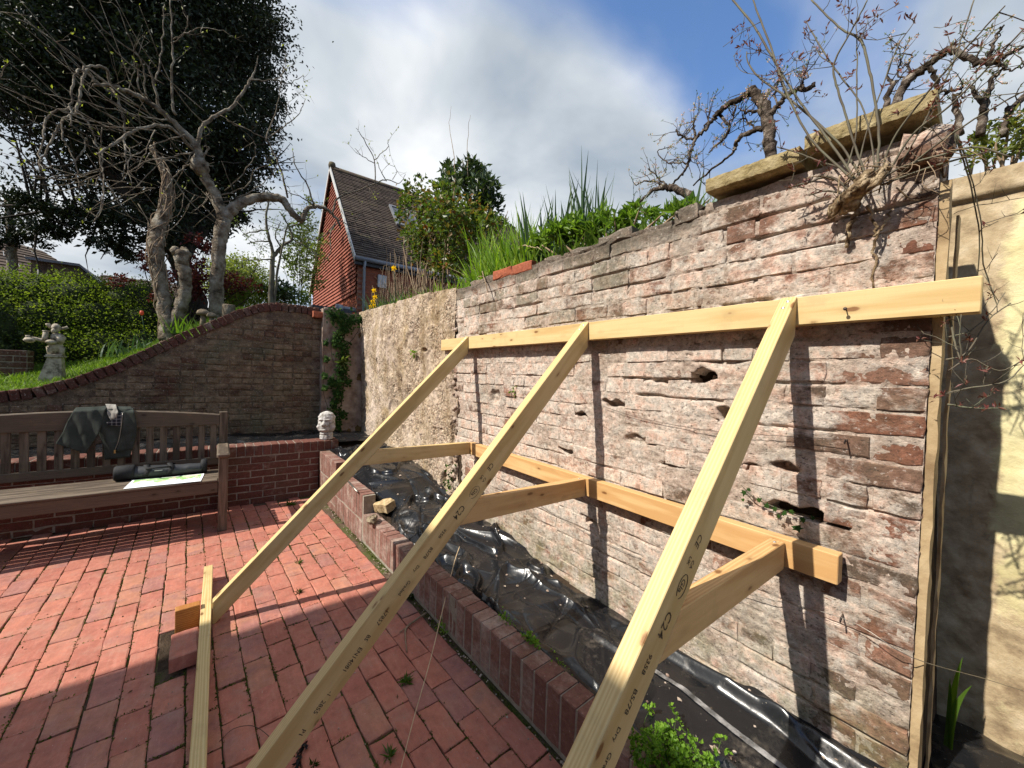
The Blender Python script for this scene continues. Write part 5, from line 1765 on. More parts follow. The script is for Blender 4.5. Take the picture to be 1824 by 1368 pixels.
# ---------------------------------------------------------------- branch skeletons (x, y, z, radius)
BR_FIG = [
    [(-7, -0.041, 2.085, 0.1381), (-7, -0.057, 2.342, 0.1215), (-7, -0.055, 2.665, 0.1133), (-7, -0.042, 3.15, 0.1132), (-7, -0.002, 3.481, 0.1217), (-7, -0.003, 3.602, 0.1054), (-7, -0.084, 3.858, 0.0883), (-7, -0.205, 4.071, 0.0831), (-7, -0.269, 4.229, 0.0825), (-7, -0.308, 4.47, 0.0625), (-7, -0.428, 4.606, 0.0539), (-7, -0.686, 4.803, 0.0448), (-7, -0.849, 4.882, 0.0402), (-7, -1.005, 4.91, 0.0359), (-7, -1.15, 4.91, 0.0282), (-7, -1.299, 4.839, 0.0207)],
    [(-7, -0.002, 3.522, 0.1055), (-6.98, 0.112, 3.734, 0.0983), (-6.97, 0.277, 3.9, 0.0873), (-6.95, 0.52, 4.018, 0.0808), (-6.93, 0.723, 4.041, 0.0737), (-6.92, 0.821, 3.901, 0.0655), (-6.9, 0.976, 3.782, 0.062), (-6.88, 1.049, 3.955, 0.0445), (-6.87, 1.157, 4.034, 0.0404), (-6.85, 1.318, 4.049, 0.0364), (-6.83, 1.417, 3.972, 0.0275), (-6.82, 1.5, 3.899, 0.0231), (-6.8, 1.543, 3.759, 0.0139)],
    [(-7, -0.571, 1.888, 0.1301), (-7.06, -0.62, 2.231, 0.1035), (-7.11, -0.687, 2.725, 0.1034), (-7.17, -0.736, 3.109, 0.1189), (-7.23, -0.671, 3.487, 0.1051), (-7.29, -0.616, 3.911, 0.0789), (-7.34, -0.712, 4.251, 0.0511), (-7.4, -0.807, 4.458, 0.0313)],
    [(-7, -0.537, 1.906, 0.0999), (-7, -0.448, 2.225, 0.1047), (-7, -0.398, 2.526, 0.1012), (-7, -0.431, 2.814, 0.1046), (-7, -0.457, 3.001, 0.1235)],
    [(-7.1, -1.167, 4.96, 0.0214), (-7.04, -1.188, 5.104, 0.0282), (-6.99, -1.274, 5.074, 0.0242), (-6.93, -1.357, 4.983, 0.0203), (-6.87, -1.417, 4.813, 0.02), (-6.81, -1.43, 4.584, 0.0181), (-6.76, -1.421, 4.363, 0.0163), (-6.7, -1.413, 4.145, 0.013)],
    [(-7.1, -1.294, 4.913, 0.0211), (-7.03, -1.349, 5.024, 0.0242), (-6.97, -1.372, 4.865, 0.0238), (-6.9, -1.389, 4.585, 0.0235), (-6.83, -1.397, 4.381, 0.0233), (-6.77, -1.483, 4.225, 0.0195), (-6.7, -1.539, 3.998, 0.0191), (-6.63, -1.564, 3.795, 0.0157), (-6.57, -1.604, 3.628, 0.0123), (-6.5, -1.58, 3.512, 0.0092)],
    [(-7.1, -1.186, 4.965, 0.0214), (-7.03, -1.11, 4.848, 0.0213), (-6.96, -1.047, 4.635, 0.0213), (-6.89, -1, 4.402, 0.0194), (-6.81, -0.993, 4.163, 0.0175), (-6.74, -0.966, 3.976, 0.0139), (-6.67, -0.964, 3.797, 0.0103), (-6.6, -0.972, 3.671, 0.0068)],
    [(-6.8, -1.395, 4.365, 0.0165), (-6.76, -1.311, 4.291, 0.0166), (-6.72, -1.244, 4.162, 0.0133), (-6.69, -1.2, 3.998, 0.0133), (-6.65, -1.146, 3.883, 0.01), (-6.61, -1.152, 3.655, 0.0099), (-6.58, -1.126, 3.453, 0.0083), (-6.54, -1.136, 3.208, 0.0066), (-6.5, -1.195, 3.018, 0.0049)],
    [(-6.9, -1.465, 4.439, 0.02), (-6.8, -1.555, 4.307, 0.0194), (-6.7, -1.602, 4.109, 0.0189), (-6.6, -1.594, 3.891, 0.0155), (-6.5, -1.596, 3.626, 0.0122), (-6.4, -1.548, 3.464, 0.009)],
    [(-6.8, -1.312, 4.104, 0.0134), (-6.72, -1.314, 3.929, 0.0132), (-6.64, -1.372, 3.731, 0.0113), (-6.56, -1.505, 3.593, 0.0094), (-6.48, -1.622, 3.501, 0.0061), (-6.4, -1.723, 3.49, 0.0044)],
    [(-7, -0.331, 4.414, 0.0351), (-6.9, -0.536, 4.558, 0.0299), (-6.8, -0.659, 4.524, 0.029), (-6.7, -0.894, 4.307, 0.0278), (-6.6, -1.033, 4.063, 0.0235), (-6.5, -1.161, 3.825, 0.0162)],
    [(-6.6, -1.17, 3.891, 0.0132), (-6.55, -1.133, 3.702, 0.0131), (-6.5, -1.105, 3.497, 0.0115), (-6.45, -1.117, 3.282, 0.0097), (-6.4, -1.164, 3.029, 0.0064)],
    [(-6.7, -1.469, 4.198, 0.0129), (-6.66, -1.463, 4.01, 0.0128), (-6.62, -1.42, 3.869, 0.0112), (-6.58, -1.351, 3.7, 0.0096), (-6.54, -1.315, 3.443, 0.008), (-6.5, -1.315, 3.271, 0.0064)],
    [(-6.7, -0.971, 4.119, 0.0103), (-6.63, -0.912, 4.003, 0.0103), (-6.57, -0.921, 3.783, 0.0085), (-6.5, -0.871, 3.573, 0.0068)],
    [(-7, -0.535, 4.825, 0.0304), (-6.95, -0.567, 5.029, 0.0225), (-6.9, -0.556, 5.373, 0.0186), (-6.85, -0.568, 5.771, 0.0147), (-6.8, -0.59, 6.154, 0.0109)],
    [(-7, -0.686, 4.84, 0.0261), (-6.98, -0.741, 5.074, 0.0221), (-6.96, -0.795, 5.274, 0.0183), (-6.94, -0.898, 5.365, 0.0144), (-6.92, -1.195, 5.522, 0.0103), (-6.9, -1.424, 5.751, 0.0067)],
    [(-7, -0.744, 5.135, 0.0148), (-7.03, -0.69, 5.46, 0.015), (-7.07, -0.675, 5.858, 0.0113), (-7.1, -0.666, 6.272, 0.0076)],
    [(-7.1, -0.845, 4.968, 0.0149), (-7.02, -0.856, 5.297, 0.0147), (-6.95, -0.947, 5.486, 0.0107), (-6.88, -1.059, 5.786, 0.007), (-6.8, -1.154, 5.842, 0.0051)],
    [(-7, -0.812, 4.914, 0.0147), (-6.9, -0.879, 4.927, 0.0143), (-6.8, -0.879, 5.134, 0.0106), (-6.7, -0.902, 5.177, 0.0069)],
    [(-6.9, -0.862, 4.708, 0.0108), (-6.78, -1.235, 4.885, 0.0101), (-6.65, -1.517, 5.017, 0.0079), (-6.52, -1.8, 5.045, 0.0059), (-6.4, -1.855, 4.968, 0.0043)],
    [(-6.8, -0.924, 4.537, 0.0105), (-6.63, -1.252, 4.438, 0.0098), (-6.47, -1.552, 4.332, 0.0076), (-6.3, -1.807, 4.269, 0.0042)],
    [(-6.8, -0.897, 4.354, 0.0106), (-6.6, -1.288, 4.231, 0.0097), (-6.4, -1.496, 4.172, 0.0061), (-6.2, -1.778, 4.158, 0.0042)],
    [(-6.9, -0.571, 5.673, 0.0111), (-6.8, -0.431, 5.8, 0.0111), (-6.7, -0.285, 5.901, 0.0093), (-6.6, -0.031, 5.939, 0.0075)],
    [(-6.9, -0.566, 5.734, 0.0111), (-6.8, -0.432, 5.85, 0.0093), (-6.7, -0.4, 5.994, 0.0073)],
    [(-7.1, -0.3, 4.549, 0.0476), (-7.1, -0.255, 4.819, 0.0398), (-7.1, -0.1, 5.043, 0.0364), (-7.1, 0.073, 5.248, 0.033), (-7.1, 0.197, 5.51, 0.0292), (-7.1, 0.304, 5.759, 0.0253), (-7.1, 0.357, 5.944, 0.0127), (-7.1, 0.389, 6.144, 0.0064)],
    [(-7, 0.299, 5.698, 0.0166), (-7.03, 0.533, 5.815, 0.0128), (-7.07, 0.717, 6.037, 0.0088), (-7.1, 0.753, 6.379, 0.0057)],
    [(-7, 0.602, 5.83, 0.0107), (-7.05, 0.794, 5.909, 0.0088), (-7.1, 0.992, 6.159, 0.0059)],
    [(-6.9, 0.786, 4.074, 0.0217), (-6.9, 0.689, 4.47, 0.0215), (-6.9, 0.538, 4.801, 0.0169), (-6.9, 0.488, 4.856, 0.0168), (-6.9, 0.603, 5.253, 0.0127), (-6.9, 0.648, 5.551, 0.0085), (-6.9, 0.699, 6.029, 0.0056)],
    [(-6.9, 0.488, 4.856, 0.0147), (-6.87, 0.711, 5.107, 0.0128), (-6.83, 0.89, 5.336, 0.0087), (-6.8, 0.996, 5.605, 0.0057)],
    [(-6.9, 0.48, 4.861, 0.0126), (-6.95, 0.194, 4.932, 0.0102), (-7, -0.048, 5.014, 0.008)],
    [(-6.9, 0.826, 5.222, 0.0087), (-6.85, 0.742, 5.372, 0.0064), (-6.8, 0.785, 5.492, 0.0051)],
    [(-6.8, 1.145, 4.009, 0.0222), (-6.77, 1.039, 4.296, 0.0175), (-6.73, 0.854, 4.544, 0.0128), (-6.7, 0.816, 4.718, 0.0076)],
    [(-6.8, 1.41, 3.96, 0.0228), (-6.73, 1.482, 4.23, 0.0228), (-6.67, 1.784, 4.429, 0.0186), (-6.6, 2.016, 4.581, 0.0165), (-6.53, 2.198, 4.682, 0.0142), (-6.47, 2.388, 4.663, 0.0096), (-6.4, 2.457, 4.812, 0.0062)],
    [(-6.6, 2.016, 4.59, 0.0165), (-6.58, 1.989, 4.952, 0.014), (-6.55, 1.822, 5.179, 0.011), (-6.52, 1.733, 5.257, 0.0081), (-6.5, 1.665, 5.306, 0.0054)],
    [(-6.6, 1.997, 4.956, 0.0117), (-6.55, 2.19, 5.23, 0.0085), (-6.5, 2.171, 5.293, 0.0056)],
    [(-6.6, 1.989, 4.916, 0.0117), (-6.55, 1.784, 4.929, 0.0082), (-6.5, 1.655, 4.984, 0.0054)],
    [(-6.6, 2.202, 4.69, 0.0144), (-6.5, 2.052, 4.804, 0.0093), (-6.4, 1.982, 4.829, 0.0069)],
    [(-6.5, 2.283, 4.678, 0.0095), (-6.45, 2.319, 4.822, 0.0071), (-6.4, 2.28, 4.862, 0.0047)],
    [(-6.8, 1.479, 3.907, 0.0138), (-6.73, 1.655, 3.843, 0.0111), (-6.67, 1.794, 3.989, 0.0084), (-6.6, 1.815, 4.213, 0.0055)],
    [(-6.8, 1.463, 3.848, 0.0184), (-6.73, 1.37, 3.606, 0.0135), (-6.67, 1.379, 3.305, 0.0103), (-6.6, 1.223, 3.098, 0.007)],
    [(-6.8, 1.481, 3.834, 0.0138), (-6.75, 1.227, 3.513, 0.0089), (-6.7, 1.045, 3.429, 0.0061)],
    [(-6.8, 1.145, 4.009, 0.0178), (-6.77, 0.981, 4.088, 0.013), (-6.73, 0.787, 4.101, 0.0085), (-6.7, 0.709, 4.164, 0.0054)],
    [(-7, -0.019, 3.782, 0.0162), (-6.95, 0.209, 3.931, 0.0123), (-6.9, 0.477, 4.204, 0.0105), (-6.85, 0.612, 4.439, 0.0085), (-6.8, 0.674, 4.733, 0.0055)],
    [(-7, -0.065, 3.864, 0.0161), (-6.93, 0.273, 4.108, 0.0124), (-6.87, 0.348, 4.312, 0.0082), (-6.8, 0.522, 4.428, 0.0058)],
    [(-7, -0.207, 4.173, 0.0277), (-6.98, -0.244, 4.266, 0.0275), (-6.95, -0.22, 4.38, 0.0235), (-6.92, -0.172, 4.488, 0.0157), (-6.9, -0.244, 4.449, 0.0078)],
    [(-7.1, -0.31, 4.334, 0.0238), (-7, -0.452, 4.125, 0.0154), (-6.9, -0.584, 3.816, 0.0112), (-6.8, -0.627, 3.511, 0.0073)],
    [(-7, -0.337, 4.397, 0.0195), (-6.92, -0.59, 4.194, 0.015), (-6.85, -0.823, 4.004, 0.0108), (-6.78, -1.013, 3.698, 0.0069), (-6.7, -1.119, 3.5, 0.0051)],
    [(-6.9, -0.422, 4.545, 0.0152), (-6.82, -0.744, 4.237, 0.0108), (-6.75, -1.011, 3.895, 0.0104), (-6.68, -1.387, 3.586, 0.0065), (-6.6, -1.659, 3.426, 0.0046)],
    [(-6.9, -0.593, 4.66, 0.0149), (-6.83, -0.903, 4.563, 0.0106), (-6.77, -1.115, 4.605, 0.0085), (-6.7, -1.31, 4.577, 0.0066)],
    [(-7.1, 0.011, 4.004, 0.0123), (-6.97, 0.27, 4.366, 0.0104), (-6.83, 0.362, 4.588, 0.0082), (-6.7, 0.333, 4.677, 0.006)],
]
BR_OAKT = [
    [(-9.6, -0.314, 2.267, 0.2509), (-9.6, -0.429, 2.738, 0.2266), (-9.6, -0.557, 3.144, 0.2133), (-9.6, -0.722, 3.636, 0.2101), (-9.6, -1.033, 4.021, 0.1736), (-9.6, -1.363, 4.472, 0.1288), (-9.6, -1.674, 4.897, 0.0961), (-9.6, -2.061, 5.259, 0.0555)],
    [(-9.6, -0.591, 3.349, 0.1807), (-9.6, -0.503, 4.111, 0.1603), (-9.6, -0.456, 4.972, 0.1391), (-9.6, -0.426, 5.935, 0.107), (-9.6, -0.479, 6.857, 0.0637)],
    [(-9.6, -0.601, 3.505, 0.138), (-9.6, -0.153, 4.421, 0.1099), (-9.6, 0.1, 5.269, 0.0783), (-9.6, 0.271, 6, 0.0453)],
    [(-9.6, -1.033, 4.021, 0.1123), (-9.6, -1.601, 4.012, 0.0777), (-9.6, -2.114, 3.867, 0.0463), (-9.6, -2.412, 3.872, 0.027)],
]
BR_SAP = [
    [(-7.6, 0.654, 2.474, 0.0424), (-7.6, 0.663, 2.898, 0.0424), (-7.6, 0.666, 3.18, 0.0377), (-7.6, 0.671, 3.368, 0.0283), (-7.6, 0.602, 3.632, 0.0234), (-7.6, 0.566, 3.9, 0.0186), (-7.6, 0.593, 4.185, 0.014), (-7.6, 0.567, 4.361, 0.0093)],
    [(-7.6, 0.664, 3.273, 0.033), (-7.6, 0.782, 3.487, 0.0238), (-7.6, 0.945, 3.669, 0.0193), (-7.6, 0.874, 3.889, 0.0144), (-7.6, 0.772, 4.051, 0.0095)],
    [(-7.6, 0.702, 2.481, 0.0237), (-7.5, 0.738, 3.08, 0.0187), (-7.4, 0.8, 3.534, 0.0139), (-7.3, 0.839, 3.792, 0.0092)],
    [(-7.6, 0.601, 3.724, 0.014), (-7.5, 0.418, 3.631, 0.0091), (-7.4, 0.231, 3.503, 0.0057)],
    [(-7.6, 0.657, 3.253, 0.0141), (-7.5, 0.501, 3.189, 0.0092), (-7.4, 0.251, 3.106, 0.0057)],
    [(-7.6, 0.62, 3.543, 0.0141), (-7.5, 0.458, 3.479, 0.0091), (-7.4, 0.305, 3.381, 0.0053)],
    [(-7.6, 0.945, 3.669, 0.0145), (-7.5, 1.146, 3.547, 0.0097), (-7.4, 1.351, 3.423, 0.0069)],
    [(-7.6, 0.9, 3.849, 0.0144), (-7.5, 1.095, 3.967, 0.0097), (-7.4, 1.248, 4.17, 0.0068)],
    [(-7.6, 0.782, 3.487, 0.0143), (-7.5, 0.689, 3.626, 0.0093), (-7.4, 0.754, 3.845, 0.0065)],
]
BR_VIBA = [
    [(-0.82, 2.3, 2.599, 0.0327), (-0.83, 2.3, 2.727, 0.0328), (-0.84, 2.3, 2.835, 0.0329), (-0.871, 2.3, 2.94, 0.0318), (-0.906, 2.3, 3.011, 0.0276), (-0.93, 2.3, 3.055, 0.0216)],
    [(-0.918, 2.3, 3.036, 0.0231), (-0.984, 2.294, 3.03, 0.0189), (-1.035, 2.289, 3.03, 0.0176), (-1.094, 2.283, 3.004, 0.0163), (-1.122, 2.278, 2.978, 0.0132), (-1.166, 2.272, 2.932, 0.0117), (-1.213, 2.267, 2.909, 0.0102), (-1.235, 2.261, 2.839, 0.0085), (-1.254, 2.256, 2.771, 0.0069), (-1.28, 2.25, 2.704, 0.0061)],
    [(-0.865, 2.3, 2.809, 0.0166), (-0.904, 2.307, 2.819, 0.0154), (-0.972, 2.314, 2.824, 0.0142), (-1.009, 2.321, 2.793, 0.0128), (-1.017, 2.329, 2.768, 0.0081), (-1.074, 2.336, 2.741, 0.0074), (-1.167, 2.343, 2.715, 0.0068), (-1.263, 2.35, 2.669, 0.0053)],
    [(-0.846, 2.3, 2.847, 0.018), (-0.804, 2.316, 2.897, 0.0148), (-0.772, 2.332, 2.939, 0.0132), (-0.729, 2.348, 2.957, 0.0131), (-0.685, 2.364, 2.945, 0.0129), (-0.667, 2.38, 2.965, 0.0086)],
    [(-1.265, 2.4, 2.537, 0.0323), (-1.337, 2.4, 2.658, 0.0293), (-1.425, 2.4, 2.723, 0.0264), (-1.487, 2.4, 2.754, 0.0211), (-1.573, 2.4, 2.77, 0.0138), (-1.648, 2.4, 2.741, 0.0101), (-1.73, 2.4, 2.704, 0.0072)],
    [(-1.108, 2.3, 3.013, 0.0099), (-1.048, 2.3, 2.931, 0.0081), (-1.04, 2.3, 2.882, 0.0081), (-1.063, 2.3, 2.848, 0.0065), (-1.119, 2.3, 2.822, 0.005), (-1.151, 2.3, 2.803, 0.0042)],
    [(-1.488, 2.4, 2.761, 0.0115), (-1.564, 2.417, 2.823, 0.0079), (-1.667, 2.433, 2.879, 0.0061), (-1.759, 2.45, 2.887, 0.0042)],
    [(-1.466, 2.4, 2.742, 0.0095), (-1.539, 2.41, 2.838, 0.0059), (-1.639, 2.42, 2.952, 0.005)],
    [(-1.446, 2.4, 2.754, 0.0076), (-1.369, 2.4, 2.798, 0.0065), (-1.33, 2.4, 2.848, 0.0055), (-1.31, 2.4, 2.918, 0.0054)],
    [(-1.639, 2.4, 2.746, 0.01), (-1.707, 2.433, 2.739, 0.0083), (-1.688, 2.467, 2.661, 0.0103), (-1.689, 2.5, 2.609, 0.0083)],
    [(-1.278, 2.3, 2.79, 0.007), (-1.354, 2.3, 2.829, 0.0054), (-1.413, 2.3, 2.853, 0.0046), (-1.489, 2.3, 2.952, 0.0037), (-1.437, 2.3, 2.966, 0.0026)],
    [(-1.231, 2.3, 2.927, 0.0086), (-1.304, 2.3, 2.961, 0.0071), (-1.342, 2.3, 3.001, 0.0071), (-1.363, 2.3, 3.039, 0.0054)],
    [(-1.238, 2.3, 2.937, 0.0086), (-1.248, 2.3, 3.007, 0.0061), (-1.261, 2.3, 3.065, 0.0035)],
    [(-1.18, 2.3, 2.95, 0.0068), (-1.16, 2.3, 3.02, 0.005), (-1.186, 2.3, 3.08, 0.0027)],
    [(-1.01, 2.3, 3.031, 0.0064), (-1.013, 2.3, 2.97, 0.0056), (-1.036, 2.3, 2.924, 0.0048)],
    [(-0.901, 2.3, 2.815, 0.0061), (-0.972, 2.35, 2.923, 0.0048), (-1.013, 2.4, 2.997, 0.0026)],
    [(-0.863, 2.3, 2.876, 0.0121), (-0.905, 2.3, 2.92, 0.0092), (-0.948, 2.3, 2.936, 0.0062), (-0.984, 2.3, 2.98, 0.0039)],
    [(-0.762, 2.3, 2.919, 0.0058), (-0.786, 2.325, 3.007, 0.0044), (-0.814, 2.35, 3.065, 0.0027)],
    [(-0.69, 2.3, 2.918, 0.007), (-0.694, 2.325, 2.968, 0.0057), (-0.694, 2.35, 3.023, 0.0029)],
    [(-0.798, 2.3, 2.887, 0.0059), (-0.823, 2.325, 2.985, 0.0045), (-0.821, 2.35, 3.055, 0.003)],
]
BR_VIBB = [
    [(-0.444, 2.5, 2.667, 0.0271), (-0.388, 2.5, 2.742, 0.0251), (-0.363, 2.5, 2.822, 0.0235), (-0.329, 2.5, 2.866, 0.0232), (-0.285, 2.5, 2.882, 0.0214), (-0.249, 2.5, 2.904, 0.0198), (-0.22, 2.5, 2.904, 0.0171), (-0.179, 2.5, 2.864, 0.0156), (-0.146, 2.5, 2.82, 0.0153), (-0.108, 2.5, 2.787, 0.0139), (-0.082, 2.5, 2.78, 0.0114), (-0.052, 2.5, 2.796, 0.009), (-0.02, 2.5, 2.793, 0.0066)],
    [(-0.416, 2.5, 2.706, 0.0188), (-0.409, 2.517, 2.829, 0.0148), (-0.398, 2.533, 2.884, 0.0121), (-0.422, 2.55, 2.938, 0.0068)],
    [(-0.276, 2.5, 2.872, 0.0126), (-0.255, 2.525, 2.822, 0.0113), (-0.248, 2.55, 2.78, 0.0088), (-0.219, 2.575, 2.763, 0.0075), (-0.179, 2.6, 2.777, 0.005)],
    [(-0.101, 2.5, 2.787, 0.0104), (-0.099, 2.5, 2.842, 0.0069), (-0.084, 2.5, 2.9, 0.0057), (-0.073, 2.5, 2.915, 0.0034)],
    [(-0.124, 2.6, 2.542, 0.0219), (-0.118, 2.625, 2.646, 0.0196), (-0.11, 2.65, 2.737, 0.0147), (-0.101, 2.675, 2.804, 0.0099), (-0.069, 2.7, 2.846, 0.0061)],
    [(-0.117, 2.6, 2.634, 0.0145), (-0.141, 2.65, 2.743, 0.0112), (-0.162, 2.7, 2.815, 0.0077)],
    [(-0.178, 2.6, 2.567, 0.0175), (-0.195, 2.633, 2.69, 0.0152), (-0.209, 2.667, 2.775, 0.0103), (-0.192, 2.7, 2.807, 0.0065)],
    [(-0.064, 2.6, 2.513, 0.0165), (-0.046, 2.633, 2.612, 0.0166), (-0.026, 2.667, 2.663, 0.0142), (-0.006, 2.7, 2.702, 0.0107)],
    [(-0.091, 2.5, 2.785, 0.0092), (-0.064, 2.5, 2.746, 0.0057), (-0.049, 2.5, 2.721, 0.0045), (-0.017, 2.5, 2.717, 0.0033)],
    [(-0.347, 2.5, 2.863, 0.0078), (-0.34, 2.5, 2.936, 0.0052), (-0.324, 2.5, 2.981, 0.0031)],
    [(-0.358, 2.5, 2.832, 0.0065), (-0.376, 2.5, 2.92, 0.0039), (-0.37, 2.5, 2.96, 0.0026)],
    [(-0.216, 2.5, 2.902, 0.0061), (-0.208, 2.5, 2.925, 0.0036), (-0.202, 2.5, 2.94, 0.0019)],
    [(-0.139, 2.5, 2.815, 0.0047), (-0.133, 2.5, 2.864, 0.0035), (-0.145, 2.5, 2.907, 0.0021)],
    [(-0.283, 2.6, 2.566, 0.0157), (-0.265, 2.65, 2.642, 0.0132), (-0.264, 2.7, 2.702, 0.0094)],
]
BR_VINE = [
    [(-0.307, 1.55, 2.051, 0.006), (-0.378, 1.547, 2.204, 0.0058), (-0.457, 1.544, 2.363, 0.0057), (-0.531, 1.541, 2.524, 0.0059), (-0.584, 1.539, 2.654, 0.0061), (-0.631, 1.536, 2.761, 0.0057), (-0.698, 1.533, 2.89, 0.0053), (-0.714, 1.53, 2.926, 0.0043)],
    [(-0.319, 1.55, 2.069, 0.0061), (-0.394, 1.546, 2.181, 0.0055), (-0.444, 1.541, 2.269, 0.0056), (-0.491, 1.537, 2.391, 0.0058), (-0.524, 1.533, 2.493, 0.0058), (-0.562, 1.529, 2.63, 0.0055), (-0.601, 1.524, 2.753, 0.0051), (-0.625, 1.52, 2.838, 0.0041)],
    [(-0.305, 1.57, 2.077, 0.0061), (-0.356, 1.567, 2.195, 0.0054), (-0.425, 1.563, 2.306, 0.0056), (-0.517, 1.56, 2.44, 0.0054), (-0.604, 1.557, 2.556, 0.0052), (-0.644, 1.553, 2.636, 0.0042), (-0.648, 1.55, 2.674, 0.0032)],
    [(-0.289, 1.55, 2.061, 0.006), (-0.325, 1.543, 2.192, 0.0052), (-0.347, 1.536, 2.286, 0.0053), (-0.37, 1.529, 2.382, 0.0053), (-0.377, 1.521, 2.444, 0.0049), (-0.347, 1.514, 2.498, 0.0043), (-0.319, 1.507, 2.541, 0.0038), (-0.3, 1.5, 2.572, 0.0033)],
    [(-0.27, 1.55, 2.053, 0.0059), (-0.267, 1.547, 2.183, 0.0058), (-0.285, 1.544, 2.324, 0.0059), (-0.301, 1.541, 2.415, 0.0059), (-0.317, 1.539, 2.488, 0.0056), (-0.364, 1.536, 2.552, 0.0044), (-0.408, 1.533, 2.629, 0.0041), (-0.447, 1.53, 2.701, 0.0037)],
    [(-0.27, 1.55, 2.07, 0.0042), (-0.303, 1.55, 2.27, 0.0034), (-0.361, 1.55, 2.405, 0.0036), (-0.392, 1.55, 2.473, 0.0036), (-0.44, 1.55, 2.589, 0.0033), (-0.464, 1.55, 2.652, 0.0019)],
    [(-0.265, 1.56, 2.051, 0.0059), (-0.235, 1.538, 2.149, 0.0049), (-0.18, 1.516, 2.221, 0.0046), (-0.13, 1.494, 2.27, 0.004), (-0.088, 1.472, 2.302, 0.0035), (-0.042, 1.45, 2.336, 0.0026)],
    [(-0.253, 1.56, 2.05, 0.0058), (-0.196, 1.542, 2.148, 0.0048), (-0.129, 1.525, 2.182, 0.0045), (-0.065, 1.508, 2.237, 0.0038), (-0.013, 1.49, 2.287, 0.0033)],
    [(-0.249, 1.58, 2.039, 0.005), (-0.179, 1.56, 2.085, 0.004), (-0.117, 1.54, 2.117, 0.0037), (-0.036, 1.52, 2.144, 0.0031), (-0.003, 1.5, 2.143, 0.0026)],
    [(-0.312, 1.55, 2.104, 0.0043), (-0.294, 1.55, 2.215, 0.0034), (-0.267, 1.55, 2.317, 0.0033), (-0.241, 1.55, 2.415, 0.0029), (-0.206, 1.55, 2.47, 0.0016)],
    [(-0.339, 1.55, 2.115, 0.0044), (-0.32, 1.55, 2.21, 0.0039), (-0.324, 1.55, 2.349, 0.0035), (-0.328, 1.55, 2.471, 0.003), (-0.334, 1.55, 2.56, 0.0022)],
    [(-0.225, 1.57, 2.076, 0.0041), (-0.183, 1.565, 2.167, 0.0036), (-0.135, 1.56, 2.291, 0.0034), (-0.113, 1.555, 2.379, 0.003), (-0.097, 1.55, 2.451, 0.0029)],
    [(-0.359, 1.59, 2.137, 0.0045), (-0.428, 1.577, 2.189, 0.0042), (-0.476, 1.563, 2.229, 0.0039), (-0.534, 1.55, 2.269, 0.003)],
    [(-0.326, 1.58, 2.041, 0.0062), (-0.382, 1.57, 2.112, 0.0064), (-0.439, 1.56, 2.113, 0.0057), (-0.5, 1.55, 2.113, 0.0029)],
    [(-0.325, 1.58, 2.032, 0.0053), (-0.389, 1.575, 2.071, 0.0046), (-0.44, 1.57, 2.073, 0.0038)],
    [(-0.269, 1.55, 2.036, 0.005), (-0.223, 1.557, 2.07, 0.0049), (-0.137, 1.565, 2.076, 0.0046), (-0.079, 1.572, 2.072, 0.0037), (-0.023, 1.58, 2.025, 0.0028)],
    [(-0.256, 1.55, 2.032, 0.005), (-0.168, 1.57, 2.052, 0.0047), (-0.098, 1.59, 2.061, 0.0038), (-0.059, 1.61, 2.066, 0.003)],
    [(-0.384, 1.55, 2.463, 0.0027), (-0.42, 1.55, 2.512, 0.0022), (-0.44, 1.55, 2.565, 0.0017)],
    [(-0.602, 1.55, 2.551, 0.0021), (-0.56, 1.55, 2.522, 0.002), (-0.525, 1.55, 2.525, 0.0016), (-0.569, 1.55, 2.54, 0.0016), (-0.655, 1.55, 2.603, 0.0017), (-0.687, 1.55, 2.661, 0.0016), (-0.685, 1.55, 2.697, 0.0016), (-0.631, 1.55, 2.724, 0.0016)],
    [(-0.12, 1.57, 2.13, 0.0038), (-0.099, 1.628, 2.044, 0.0031), (-0.084, 1.685, 1.964, 0.0028), (-0.072, 1.743, 1.865, 0.0024), (-0.076, 1.8, 1.729, 0.0021)],
    [(-0.114, 1.57, 2.12, 0.0038), (-0.091, 1.635, 2.028, 0.0027), (-0.069, 1.7, 1.901, 0.0024), (-0.063, 1.765, 1.803, 0.0025), (-0.037, 1.83, 1.694, 0.0021)],
    [(-0.113, 1.6, 1.641, 0.0047), (-0.099, 1.588, 1.561, 0.0038), (-0.085, 1.575, 1.515, 0.003), (-0.089, 1.562, 1.574, 0.0022), (-0.088, 1.55, 1.632, 0.0015)],
    [(-0.114, 1.6, 1.516, 0.0047), (-0.08, 1.617, 1.532, 0.0038), (-0.045, 1.633, 1.622, 0.003), (-0.01, 1.65, 1.665, 0.0022)],
    [(-0.107, 1.6, 1.423, 0.0047), (-0.067, 1.617, 1.44, 0.0038), (-0.012, 1.633, 1.458, 0.0029), (0.017, 1.65, 1.503, 0.0022)],
    [(-0.106, 1.6, 1.392, 0.0047), (-0.075, 1.625, 1.386, 0.0038), (-0.018, 1.65, 1.386, 0.003)],
    [(-0.111, 1.6, 1.578, 0.0039), (-0.077, 1.617, 1.593, 0.0031), (-0.044, 1.633, 1.637, 0.0023), (-0.02, 1.65, 1.696, 0.0015)],
    [(-0.108, 1.6, 1.485, 0.0039), (-0.07, 1.617, 1.517, 0.003), (-0.022, 1.633, 1.487, 0.0022), (0.016, 1.65, 1.517, 0.0015)],
]
